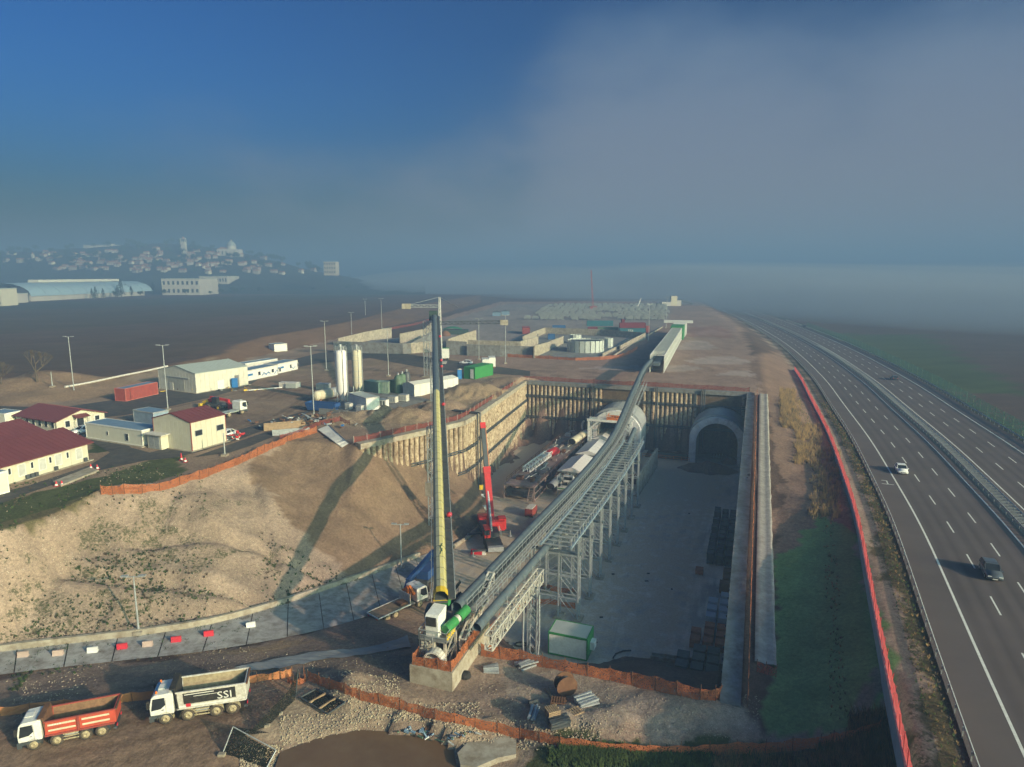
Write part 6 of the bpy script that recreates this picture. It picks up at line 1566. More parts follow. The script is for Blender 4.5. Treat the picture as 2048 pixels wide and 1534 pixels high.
def tipper(label,p,rz,side_m,inner_m,style):
 t_ = thing('tipper_truck',label,'truck',p,rz); ff_ = {}
 ax = [2.95,1.05,-1.35,-2.75]
 for x in ax:
  for y in (-1.03,1.03): truck_wheel(t_,x,y,ff_); fender(t_,x,y * 1.02,M['rimmud'] if style == 'white' else M['steel'])
 MB().bx(-3.6,2.6,-.45,.45,.75,1.05).build('chassis',M['steel'],t_)
 truck_cab(t_,4.2,M['white'])
 for s_ in (-1,1):
  MB().tube((-.75,s_ * .85,.85),(.35,s_ * .85,.85),.28,12).build('fuel_tank',M['galv'],t_)
  mb = MB()
  for z in (.55,.85,1.1): mb.beam((-.8,s_ * 1.18,z),(.5,s_ * 1.18,z),.06,.12)
  mb.build('side_guard',M['rimmud'],t_)
 # body: tapered open tub
 xa,xb,z0,z1,w = 1.95,-3.95,1.32,3.0 if style == 'white' else 2.75,1.27
 fl_ = .35 if style == 'white' else 0.0
 tk = .07
 for s_ in (-1,1):
  mb = MB(); wl = w - (.22 if style == 'white' else .05)
  o_ = [(xa,wl,z0),(xb,wl,z0),(xb - .1,w,z1),(xa - .12,w,z1)]; i_ = [(x,y - tk,z) for x,y,z in o_]
  v = [(x,s_ * y,z) for x,y,z in o_ + i_]; mb.add(v,[(0,1,2,3),(4,7,6,5),(3,2,6,7),(0,4,5,1),(0,3,7,4),(1,5,6,2)],0)
  mb.build('side_board',[side_m],t_)
  mb = MB(); mb.beam((xb - .12,s_ * w,z1 + .03),(xa,s_ * w,z1 + .03),.13,.12); mb.beam((xb,s_ * (wl + .03),z0),(xa,s_ * (wl + .03),z0),.14,.16); mb.build('top_rail',M['whited'] if style == 'white' else M['cred'],t_)
  # worn inner face
  MB().add([(xa - .14,s_ * (wl - tk - .012),z0 + .1),(xb,s_ * (wl - tk - .012),z0 + .1),(xb - .06,s_ * (w - tk - .012),z1 - .02),(xa - .16,s_ * (w - tk - .012),z1 - .02)],[(0,1,2,3)]).build('inner_lining',inner_m,t_)
  def deco(u0,u1,q0,q1,m_,nm,off=.012):
   def P_(u,q): x = xa + (xb - xa) * u; return (x,s_ * (wl + (w - wl) * q + off),z0 + (z1 - z0) * q)
   return MB().add([P_(u0,q0),P_(u1,q0),P_(u1,q1),P_(u0,q1)],[(0,1,2,3)]).build(nm,m_,t_)
  if style == 'red':
   for u0,u1 in ((.05,.44),(.53,.93)):
    deco(u0,u1,.66,.80,M['tan'],'pale_stripe'); deco(u0,u1,.26,.40,M['tan'],'pale_stripe')
   MB().beam((xa + (xb - xa) * .48,s_ * (w + .05),z0),(xa + (xb - xa) * .48,s_ * (w + .06),z1),.2,.1).build('stake',M['cred'],t_)
   for k in range(5): deco(.075 + k * .035,.098 + k * .035,.69,.77,M['white'],'lettering_mark',.02)
  else:
   deco(.10,.86,.22,.92,M['rubber'],'black_panel')
   deco(.12,.55,.80,.85,M['white'],'white_stripe',.02); deco(.25,.62,.66,.69,M['white'],'white_stripe',.02); deco(.0,.86,.02,.15,M['white'],'sill_stripe',.02)
   deco(.13,.20,.02,.25,M['redm'],'red_square',.03)
   if s_ > 0: text('SSI',1.15,M['white'],t_,(xa + (xb - xa) * .70,w - .02,z0 + .84),(rad(90 + 9),0,math.pi),'lettering')
 MB().bx(xb,xa,-w + .25,w - .25,z0,z0 + .08).build('floor_plate',inner_m,t_)
 mb = MB(); mb.add([(xa - .04,-w + .1,z0),(xa - .04,w - .1,z0),(xa + .12,w,z1 + .45),(xa + .12,-w,z1 + .45),(xa - .16,-w + .1,z0),(xa - .16,w - .1,z0),(xa - .02,w,z1 + .45),(xa - .02,-w,z1 + .45)],[(0,1,2,3),(7,6,5,4),(3,2,6,7),(0,3,7,4),(1,5,6,2),(0,4,5,1)])
 mb.bx(xa,xa + .5,-w,w,z1 + .42,z1 + .5); mb.build('headboard',M['rubber'] if style == 'white' else M['rust'],t_)
 mb = MB().bx(xb - .1,xb + .02,-w + .12,w - .12,z0,z1 + .02); tb = mb.build('tailgate',side_m if style == 'red' else M['whited'],t_)
 MB().beam((xb - .2,-w,z1),(xb - .2,w,z1),.14).build('tailgate_bar',M['rust'],t_)
 MB().bx(xb - .1,xb + .2,-1.1,1.1,.55,.75).build('rear_bumper',M['steel'],t_)
 for s_ in (-1,1): MB().bx(xb - .14,xb - .08,s_ * .9 - .15,s_ * .9 + .15,.8,1.0).build('tail_light',M['redm'],t_)
 if style == 'white':
  for y in (-.9,.9): MB().lathe([(.09,0),(.1,.1),(.06,.22),(.001,.25)],10,(3.6,y,3.05)).build('beacon',M['amber'],t_)
  MB().bx(3.55,3.8,-.7,.7,3.06,3.16).build('light_bar',M['cblue'],t_)
 return t_
inner_w = mat('worn_tub_steel_buff',(.36,.29,.18),.7,var=.25,scale=3,dirt=(.2,.14,.08),dirt_amt=.5); inner_r = mat('worn_tub_steel_rust',(.26,.15,.08),.8,var=.3,scale=3,dirt=(.14,.08,.05),dirt_amt=.5)
truck_red = mat('faded_red_truck_paint',(.50,.075,.045),.5,var=.15,dirt=(.3,.12,.07),dirt_amt=.35)
def truck_pose(pf,pr,z): a,b_ = G(pf[0],pf[1],z),G(pr[0],pr[1],z); return a,b_,heading(b_,a)
for (f_,r_,st_,lab) in (((333,1452),(466,1427),'white','white eight-wheel tipper truck with black side panel and empty buff tub'),((70,1502),(206,1475),'red','red eight-wheel tipper truck with white cab and pale stripes, leftmost in the foreground')):
 pa,pb_ = hit(*f_),hit(*r_); hd_ = heading(pb_,pa); k = (pa - pb_).length / 5.7
 u = Vector((math.cos(hd_),math.sin(hd_),0)); n_ = Vector((-u.y,u.x,0))            # left side faces the camera
 c_ = (pa + pb_) / 2 - u * .10 * k - n_ * 1.1 * k; c_.z = max(H(c_.x,c_.y),(pa.z + pb_.z) / 2) + .05
 t_ = tipper(lab,c_,hd_,M['whited'] if st_ == 'white' else truck_red,inner_w if st_ == 'white' else inner_r,st_); t_.scale = (k,k,k); print('tipper scale',k)
# ---- flatbed truck with orange loader crane
pa,pb_ = G(842,1212,-10.6),G(752,1240,-9.6); hd_ = heading(pb_,pa); c_ = (pa + pb_) / 2; c_.z = H(c_.x,c_.y) + .05
t_ = thing('flatbed_truck','white-cab flatbed truck with folded orange loader crane and empty deck','truck',c_ + Vector((0,.6,0)),hd_); ff_ = {}
for x in (2.6,-1.6,-2.95):
 for y in (-1.03,1.03): truck_wheel(t_,x,y,ff_)
MB().bx(-4.2,2.4,-.45,.45,.75,1.05).build('chassis',M['steel'],t_)
truck_cab(t_,4.1,M['white'])
MB().bx(-4.5,.9,-1.25,1.25,1.12,1.24).build('deck',M['wood'],t_)
mb = MB()
for y in (-1.27,1.27): mb.beam((-4.5,y,1.22),(.9,y,1.22),.1,.16)
mb.beam((-4.52,-1.3,1.22),(-4.52,1.3,1.22),.1,.16); mb.build('deck_edge',M['white'],t_)
mb = MB()
for z in (1.3,1.9,2.6): mb.beam((.88,-1.2,z),(.88,1.2,z),.08)
for i in range(7): mb.beam((.88,-1.2 + .4 * i,1.2),(.88,-1.2 + .4 * i,2.65),.07)
mb.bx(.84,.9,-1.15,1.15,1.35,2.5); mb.build('headboard',M['whited'],t_)
MB().beam((1.5,0,1.1),(1.5,0,3.2),.5).beam((1.5,-.1,3.2),(1.5,1.1,2.3),.35).beam((1.5,1.1,2.3),(1.5,1.15,1.0),.3).beam((1.6,-.1,3.3),(1.6,-1.2,2.4),.35).build('loader_crane',M['orange'],t_)
MB().bx(-.5,.7,-.9,.3,1.25,1.6).build('timber_load',M['rust'],t_)
for y in (-.9,.9): MB().bx(-4.6,-4.54,y - .15,y + .15,.85,1.05).build('tail_light',M['redm'],t_)
# ---- blue boom lift
pb_ = G(858,1165,-11.6); pa = G(788,1206,-9.8)
t_ = thing('boom_lift','blue articulated boom lift beside the ramp with its basket lowered over the road','boom lift',Vector((pb_.x,pb_.y,H(pb_.x,pb_.y))),heading(pa,pb_)); Lb = (pb_ - pa).length
MB().bx(-2.6,1.6,-1.1,1.1,.6,1.5).build('chassis',M['steel'],t_)
mb = MB()
for x in (-1.9,.9):
 for y in (-1.15,1.15): mb.tube((x,y - .2,.55),(x,y + .2,.55),.55,16)
mb.build('wheel',M['tyre'],t_)
bb = mat('deep_blue_paint',(.02,.07,.22),.5,var=.15,dirt=(.06,.08,.12),dirt_amt=.3)
MB().bx(-2.2,1.8,-1.0,1.0,1.5,2.8).build('turret',bb,t_)
MB().beam((1.6,0,4.4),(-Lb * .62,0,3.2),.55,.75).build('main_boom',bb,t_)
MB().beam((1.9,0,2.2),(1.5,0,4.6),.6,.8).build('riser',bb,t_)
MB().beam((-Lb * .62,0,3.3),(-Lb * .80,0,1.0),.35,.4).build('jib',bb,t_)
mb = MB(); x0 = -Lb * .98
for z in (.35,.9,1.4):
 for a,b_ in (((x0,-1,z),(x0,1,z)),((x0 + 1.1,-1,z),(x0 + 1.1,1,z)),((x0,-1,z),(x0 + 1.1,-1,z)),((x0,1,z),(x0 + 1.1,1,z))): mb.beam(a,b_,.06)
for x in (x0,x0 + 1.1):
 for y in (-1,0,1): mb.beam((x,y,.3),(x,y,1.4),.06)
mb.bx(x0,x0 + 1.1,-1,1,.28,.33); mb.build('basket',M['galv'],t_)
# ================================================================== foreground
for i,(x,y,c_) in enumerate(((47,1311,'p'),(117,1307,'p'),(186,1301,'w'),(245,1294,'r'),(296,1289,'p'),(353,1280,'r'),(418,1268,'r'),(502,1251,'w'))):
 m_ = {'p': mat('faded_pinkish_plastic',(.48,.36,.30),.7),'w': M['white'],'r': M['redm']}[c_]
 lab = ['faded pinkish plastic barrier, leftmost of the row along the ramp kerb','faded pinkish plastic barrier, second from the left along the ramp kerb','white plastic barrier between a faded one and a red one','red plastic barrier, leftmost of the three red ones on the ramp','faded barrier standing between two red barriers on the ramp','red plastic barrier, middle of the three red ones on the ramp','red plastic barrier, rightmost of the three red ones on the ramp','white plastic barrier alone at the right end of the row'][i]
 p = hit(x,y + 6); t_ = thing('road_barrier',lab,'barrier',p + Vector((0,0,.03)),heading(hit(x - 20,y + 8),hit(x + 20,y + 4)),'plastic barriers along the ramp kerb')
 MB().prism([(-.28,0),(.28,0),(.28,.18),(.13,.42),(.11,.8),(-.11,.8),(-.13,.42),(-.28,.18)],-.6,.6,'x').build('body',m_,t_)
 MB().bx(-.4,-.15,-.31,.31,0,.1).bx(.15,.4,-.31,.31,0,.1).build('foot_slot',M['rubber'],t_); t_.scale = (.9,.9,.95)
def net_px(name,label,pix,h_,m,postm,**k): return fence_line(name,label,[hit(*p) for p in pix],h_,m,postm,**k)
def dense(pix,n=4):
 o = []
 for a,b_ in zip(pix[:-1],pix[1:]):
  for i in range(n): o.append((a[0] + (b_[0] - a[0]) * i / n,a[1] + (b_[1] - a[1]) * i / n))
 o.append(pix[-1]); return o
net_px('safety_net','long orange netting curving from the mesh gate across the foreground to the grass',dense([(616,1362),(660,1380),(720,1402),(800,1420),(870,1440),(950,1456),(1040,1478),(1120,1496),(1200,1506),(1300,1513),(1420,1513),(1530,1507),(1640,1496),(1690,1484),(1760,1466)],2),1.25,M['onet'],M['rust'],post_step=2.2)
net_px('safety_net','orange netting on top of the near pit slope, ending at the shaded corner',dense([(962,1313),(1040,1325),(1130,1344),(1220,1362),(1310,1382),(1400,1400),(1462,1404)],2),1.5,M['onet'],M['rust'],post_step=2.2)
net_px('safety_net','orange-brown netting running behind the two tipper trucks to the mesh gate',dense([(-60,1440),(60,1425),(200,1412),(330,1395),(470,1372),(560,1358),(585,1352)],2),1.0,mat('faded_orange_net',(.40,.17,.07),.8,var=.3,scale=1.5),M['rust'],post_step=2.4)
net_px('safety_net','crumpled orange netting bundled round the post of the black mesh gate',[(575,1366),(588,1372),(600,1370),(612,1362),(608,1354)],1.2,M['onet'],M['rust'],post_step=1.5,sag=.6)
net_px('safety_net','orange netting along the top edge of the gravel cut beside the grass',dense([(203,997),(250,993),(320,982),(400,960),(470,932),(530,905),(590,878),(634,866)],2),1.5,M['onet'],M['rust'],post_step=2.6)
net_px('safety_net','red-orange netting between the scrap yard and the white concrete chute',[(560,880),(600,868),(640,850),(680,842),(700,850)],1.0,M['rnet'],M['rust'])
fence_line('safety_net','red net along the earth just left of the basin walls',[G(700,676,5.2),G(760,663,5.2),G(830,650,5.2),G(860,641,5.2)],1.4,M['rnet'],M['rust'],post_step=4)
net_px('safety_net','orange net lying round the round basins behind the pit',dense([(950,711),(1020,714),(1080,717),(1150,721),(1200,720),(1240,716),(1262,706),(1275,698)],2),1.3,M['onet'],M['rust'],post_step=4)
net_px('safety_net','orange nets strung between the trestle feet on the pit floor',[(1028,1224),(1060,1212),(1100,1210),(1150,1220)],1.1,M['onet'],M['rust'])
net_px('safety_net','second orange net behind the first trestle, further into the pit',[(1078,1172),(1100,1184),(1150,1190)],1.1,M['onet'],M['rust'])
net_px('safety_net','orange net hanging from the base block down to the pit floor',[(968,1290),(980,1262),(1000,1238)],1.0,M['onet'],M['rust'])
# white chute lining on the slope
q = [hit(634,861),hit(657,852),hit(697,889),hit(684,898)]; n = 8; v = []; f = []
for i in range(n + 1):
 a,b_ = hit(634 + 50 * i / n,861 + 37 * i / n),hit(657 + 40 * i / n,852 + 37 * i / n); up3 = Vector((0,0,.18)); v += [a + up3 * 2,a + up3,b_ + up3,b_ + up3 * 2]
for i in range(n):
 for j in range(3): f.append((i * 4 + j,i * 4 + j + 1,i * 4 + j + 5,i * 4 + j + 4))
o = MB().add([x - v[0] for x in v],f).build('drain_chute',mat('white_sprayed_concrete',(.62,.60,.56),.8,var=.1,dirt=(.4,.36,.3),dirt_amt=.3)); o.location = v[0]; tag(o,'white concrete drain chute running down the slope from the yard','drain')
# black mesh gate: leaning panels on poles
gate = thing('mesh_fence','sagging black shade-mesh fence on a leaning pole beside the white tipper truck','fence',hit(592,1388)); g0 = gate.location.copy()
pt = Vector((g0.x,g0.y,g0.z))
def topw(px,py,Y,): return Vector((xat(px,Y,zat(Y,py)),Y,zat(Y,py))) - g0
pole_top = topw(596,1338,g0.y)
MB().tube((0,0,0),pole_top,.07,8).build('pole',M['steel'],gate)
gb = [hit(590,1402),hit(560,1430),hit(535,1455),hit(498,1468)]
gt = [Vector((0,0,0)) + pole_top,topw(578,1380,gb[1].y + .3),topw(545,1415,gb[2].y + .3),topw(505,1464,gb[3].y + .2)]
mb = MB(); v = []
for i in range(4): v += [gb[i] - g0 + Vector((0,0,.05)),gt[i]]
mb.add(v,[(i * 2,i * 2 + 2,i * 2 + 3,i * 2 + 1) for i in range(3)]); mb.build('shade_mesh',M['bnet'],gate)
for i,b_ in enumerate(gb[1:]): MB().bx(b_.x - g0.x - .3,b_.x - g0.x + .2,b_.y - g0.y - .15,b_.y - g0.y + .15,b_.z - g0.z,b_.z - g0.z + .25).build('concrete_foot',M['conct'],gate)
# the nearer panel lying at the bottom edge
pn = thing('mesh_fence','loose black shade-mesh panel with a rail, at the bottom edge beside the muddy pool','fence',hit(445,1512)); p0 = pn.location.copy()
Yb = p0.y; c4 = [hit(445,1508),topw(466,1473,Yb + 1.2) + g0,topw(552,1500,Yb - .2) + g0,hit(533,1538)]
c4[1].z = p0.z + 1.9; c4[1].x = xat(466,c4[1].y,c4[1].z)
rows3 = []
for i in range(9):
 a,b_ = c4[0].lerp(c4[3],i / 8),c4[1].lerp(c4[2],i / 8); rows3.append([a.lerp(b_,j / 3) + Vector((0,0,-.22 * math.sin(math.pi * i / 8) * (j > 0))) for j in range(4)])
v = [x - p0 for r_ in rows3 for x in r_]; MB().add(v,[(i * 4 + j,i * 4 + j + 4,i * 4 + j + 5,i * 4 + j + 1) for i in range(8) for j in range(3)]).build('shade_mesh',M['bnet'],pn)
mb = MB().path([c4[1] - p0,c4[2] - p0],.05,6).path([c4[0] - p0,c4[1] - p0],.06,6).path([c4[3] - p0,c4[2] - p0],.06,6); mb.build('rail',M['galv'],pn)
MB().bx(-.35,.25,-.18,.18,0,.25).build('concrete_foot',M['conct'],pn)
tri = [hit(470,1475) - p0 + Vector((0,0,.1)),hit(540,1468) - p0 + Vector((0,0,.1)),c4[1] - p0]; MB().add(tri,[(0,1,2)]).build('mesh_flap',M['bnet'],pn)
# grid frame lying on the gravel
pl_ = [hit(600,1402),hit(632,1385),hit(690,1412),hit(655,1435)]; g1 = pl_[0].copy(); t_ = thing('steel_grate','rectangular steel frame with timber bars lying on the gravel behind the pool','steel frame',g1)
mb = MB()
for i in range(4): mb.beam(pl_[i] - g1 + Vector((0,0,.35)),pl_[(i + 1) % 4] - g1 + Vector((0,0,.35)),.13)
mb.build('frame',M['steel'],t_)
for k in (.35,.7): MB().beam(pl_[0].lerp(pl_[3],k) - g1 + Vector((0,0,.38)),pl_[1].lerp(pl_[2],k) - g1 + Vector((0,0,.38)),.16).build('timber_bar',M['wood'],t_)
MB().add([p - g1 + Vector((0,0,.25)) for p in pl_],[(0,1,2,3)]).build('mesh_infill',M['bnet'],t_)
# muddy pool
sheet('muddy_pool',POOL,-5.22,mat('muddy_water',(.145,.085,.045),.35,var=.12,scale=.6,dirt=(.18,.12,.07),dirt_amt=.4,spec=.4))
o = MB().prism([(-2.6,-.8),(-1.5,-1.6),(.6,-1.3),(2.2,-1.5),(2.9,.1),(2.0,1.2),(.4,1.0),(-1.2,1.5),(-2.4,.6)],-.3,.38,'z').build('concrete_lump',M['conct']); o.location = hit(972,1508); o.rotation_euler = (0,0,.4); tag(o,'flat grey lump of poured concrete beside the muddy pool','concrete lump')
# reels, pallets, bundles on the gravel field
reel('cable_reel','large dark steel cable reel standing on the gravel right of the base block',hit(1131,1388),.25,1.05,.95,M['rust'])
def pallets(label,px,py,rz,n,l=1.2,m=M['wood'],name='pallet_stack',cat='pallet'):
 t_ = thing(name,label,cat,hit(px,py),rz)
 for k in range(n):
  mb = MB(); z = k * .16
  for y in (-.45,0,.45): mb.bx(-l / 2,l / 2,y - .05,y + .05,z,z + .1)
  for x in range(6): mb.bx(-l / 2 + x * l / 6.2,-l / 2 + x * l / 6.2 + .13,-.5,.5,z + .1,z + .13)
  o = mb.build('pallet',m,t_); o.rotation_euler = (0,0,R.uniform(-.05,.05))
 return t_
pallets('stack of grey timber pallets in front of the large cable reel',1105,1436,.4,6)
pallets('low stack of reddish timber pallets just below the large cable reel',1118,1408,-.2,3,1.5,M['rust'])
pallets('single pale pallet lying right of the pallet stacks',1148,1425,.5,1,1.6)
def bundle(label,px,py,rz,n,l,m,r_=.06,name='pipe_bundle',cat='pipes',spread=.5):
 mb = MB(); rr = random.Random(px)
 for k in range(n): y = rr.uniform(-spread,spread); z = .1 + (k // 5) * .13; a = rr.uniform(-.25,.25) * (1 if cat != 'pipes' else .2); mb.beam((-l / 2 * math.cos(a),y - l / 2 * math.sin(a),z),(l / 2 * math.cos(a),y + l / 2 * math.sin(a),z + rr.uniform(-.05,.1)),r_ * 2)
 o = mb.build(name,m); o.location = hit(px,py); o.rotation_euler = (0,0,rz); tag(o,label,cat); return o
bundle('bundle of pale steel bars lying left of the pallet stacks',1069,1428,1.35,9,2.0,M['galv'],.07,spread=.45)
bundle('small heap of grey fittings above the bundle of bars',1068,1412,.3,12,.9,M['steel'],.09,'metal_heap','scrap heap')
bundle('tangled heap of grey metal parts right of the cable reel',1172,1408,.5,22,2.0,M['galv'],.08,'metal_heap','scrap heap',.7)
bundle('dark heap of bent metal at the lower end of the gravel field',1118,1450,.2,24,1.9,M['steel'],.09,'metal_heap','scrap heap',.7)
bundle('crumpled grey plates on the gravel right of the base block',982,1342,.1,12,1.6,M['galv'],.11,'metal_heap','scrap heap',.5)
bundle('grey steel mesh pieces heaped just below the near pit netting',1052,1332,.6,20,2.0,M['galv'],.08,'metal_heap','scrap heap',.8)
bundle('long thin timber leaning beside the cable reel',1102,1392,1.9,2,2.2,M['wood'],.05,'timber','timber',.1)
o = MB().lathe([(.5,0),(.62,.1),(.55,.45),(.3,.6),(.01,.6)],12).build('rubber_tub',M['rubber']); o.location = hit(931,1356); tag(o,'small black rubber tub by the right side of the base block','tub')
# rubbish by the pool
mb = MB(); rr = random.Random(9)
cols = [M['white'],M['dgreen'],M['broof'],M['rust'],M['galv']]
for k in range(46):
 x,y,z = rr.gauss(0,1.0),rr.gauss(0,.5),rr.uniform(0,.35); w_ = rr.uniform(.1,.32); mb.beam((x,y,z),(x + rr.uniform(-.5,.5),y + rr.uniform(-.4,.4),z + rr.uniform(-.1,.3)),w_,w_ * .5,rr.randrange(5))
o = mb.build('rubbish_heap',cols); o.location = hit(845,1470); o['kind'] = 'stuff'
mb = MB()
for k in range(14): x,y = rr.gauss(0,.7),rr.gauss(0,.4); mb.beam((x,y,.1),(x + rr.uniform(-.8,.8),y + rr.uniform(-.6,.6),rr.uniform(.1,.5)),.14,.08,rr.randrange(5))
o = mb.build('rubbish_heap',cols); o.location = hit(905,1480); o['kind'] = 'stuff'
# grey drainage apron between the road and the foreground
v = []; f = []; top = [(470,1336),(540,1322),(620,1307),(700,1300),(760,1292),(815,1272)]; bot = [(500,1344),(560,1338),(640,1323),(710,1314),(770,1304),(822,1296)]
T_,B_ = [hit(*p) for p in dense(top,5)],[hit(*p) for p in dense(bot,5)]
for a,b_ in zip(T_,B_):
 for j in range(5): q = a.lerp(b_,j / 4); v.append(Vector((q.x,q.y + R.uniform(-.15,.15),H(q.x,q.y) + .10 - .08 * math.sin(math.pi * j / 4) + R.uniform(0,.05))))
for i in range(len(T_) - 1):
 for j in range(4): f.append((i * 5 + j,i * 5 + j + 1,i * 5 + j + 6,i * 5 + j + 5))
o = MB().add(v,f).build('drainage_apron',mat('wet_grey_concrete',(.25,.26,.26),.6,var=.2,scale=1.2)); o['kind'] = 'structure'
# ---------------------------------------------------------------- loose stones (joined) and weeds
def stones(name,areas,n,smin,smax,seed,m=M['stone']):
 rr = random.Random(seed); mb = MB()
 for k in range(n):
  poly = rr.choice(areas); x0,y0,x1,y1 = poly; px,py = rr.uniform(x0,x1),rr.uniform(y0,y1)
  p = hit(px,py) if False else None
  # cheap: project at a guess level then snap to the ground
  g = G(px,py,poly_z[poly]); h_ = H(g.x,g.y)
  for _ in range(2): g = G(px,py,h_); h_ = H(g.x,g.y)
  s_ = smin + (smax - smin) * rr.random() ** 3; a = rr.uniform(0,3)
  vs_ = []
  for dx,dy,dz in ((1,0,0),(0,1,0),(-1,0,0),(0,-1,0),(0,0,.8),(0,0,-.8)):
   q = rr.uniform(.6,1.1) * s_; vs_.append((g.x + (dx * math.cos(a) - dy * math.sin(a)) * q,g.y + (dx * math.sin(a) + dy * math.cos(a)) * q,h_ + dz * q + s_ * .25))
  mb.add(vs_,[(0,1,4),(1,2,4),(2,3,4),(3,0,4),(1,0,5),(2,1,5),(3,2,5),(0,3,5)])
 o = mb.build(name,m); o['kind'] = 'stuff'
poly_z = {(560,1430,740,1500): -5,(700,1405,960,1470): -5,(900,1440,1200,1500): -5,(480,1490,560,1534): -5,(960,1320,1250,1470): -5,(1150,1390,1520,1480): -5,(0,1060,500,1300): 0,(200,990,640,1100): 3,(650,800,900,860): 5,(860,740,1000,820): 5,(300,1300,800,1400): -6,(640,1350,800,1420): -5}
for b_ in [k for k in poly_z]: pass
stones('gravel_stones',[(560,1430,740,1500),(700,1405,960,1470),(700,1405,960,1470),(900,1440,1200,1500),(480,1490,560,1534),(640,1350,800,1420)],9000,.03,.15,1)
stones('scattered_stones',[(960,1320,1250,1470),(1150,1390,1520,1480),(300,1300,800,1400)],3500,.025,.10,2)
stones('slope_stones',[(0,1060,500,1300),(200,990,640,1100)],6000,.03,.13,3)
stones('yard_stones',[(650,800,900,860),(860,740,1000,820)],1800,.04,.2,4)
def weeds(name,boxes,n,h0,h1,seed,mats,blades=7,wdt=.05,lean=.5):
 rr = random.Random(seed); mb = MB()
 for k in range(n):
  x0,y0,x1,y1,z = rr.choice(boxes); px,py = rr.uniform(x0,x1),rr.uniform(y0,y1); g = G(px,py,z); h_ = H(g.x,g.y)
  for _ in range(2): g = G(px,py,h_); h_ = H(g.x,g.y)
  hh = rr.uniform(h0,h1); mi = rr.randrange(len(mats))
  for b_ in range(blades):
   a = rr.uniform(0,6.28); l_ = hh * rr.uniform(.5,1); ex_ = l_ * lean * rr.uniform(.3,1.2); ox,oy = rr.uniform(-.25,.25) * hh,rr.uniform(-.25,.25) * hh; w_ = wdt * rr.uniform(.6,1.5)
   mb.add([(g.x + ox - w_,g.y + oy,h_ - .02),(g.x + ox + w_,g.y + oy,h_ - .02),(g.x + ox + ex_ * math.cos(a),g.y + oy + ex_ * math.sin(a),h_ + l_)],[(0,1,2)],mi)
 o = mb.build(name,mats); o['kind'] = 'stuff'
weeds('weeds',[(1100,1505,1430,1534,-5),(1150,1512,1420,1540,-5),(1120,1495,1250,1520,-5)],1500,.25,.8,5,[M['tuft'],M['tuft'],M['leaf']],10,.07)
weeds('dry_reeds',[(1430,1515,1800,1545,-4.5),(1640,1490,1800,1534,-4),(1700,1440,1790,1500,-4)],1300,.4,1.5,6,[M['dry'],M['dry'],M['bleaf'],M['tuft']],9,.03,.35)
weeds('dry_reeds',[(1560,800,1600,860,0),(1590,850,1640,930,0),(1620,900,1680,1040,-1),(1560,780,1590,820,1)],1200,.6,1.8,7,[M['dry'],M['bleaf'],M['dry']],8,.05,.35)
weeds('slope_weeds',[(180,1040,420,1115,0),(0,1115,600,1150,0),(0,1225,130,1265,-4),(250,1170,600,1220,-4),(120,1010,320,1050,4),(0,1060,220,1110,3),(520,1090,720,1160,-4)],2200,.12,.45,8,[M['tuft'],M['leaf'],M['bleaf']],7,.06,.7)
rr = random.Random(12); mb = MB()
for k in range(2600):
 s_ = rr.uniform(40,260); o_ = rr.choice((rr.uniform(-6.1,-4.2),rr.uniform(-6.1,-4.2),rr.uniform(-13,-11.5))); p = hpt(s_,o_); z = H(p.x,p.y); hh = rr.uniform(.12,.5); mi = rr.randrange(3)
 for b_ in range(6):
  a = rr.uniform(0,6.28); mb.add([(p.x - .04,p.y,z),(p.x + .04,p.y,z),(p.x + .4 * hh * math.cos(a),p.y + .4 * hh * math.sin(a),z + hh * rr.uniform(.5,1))],[(0,1,2)],mi)
o = mb.build('verge_grass',[M['dry'],M['tuft'],M['bleaf']]); o['kind'] = 'stuff'
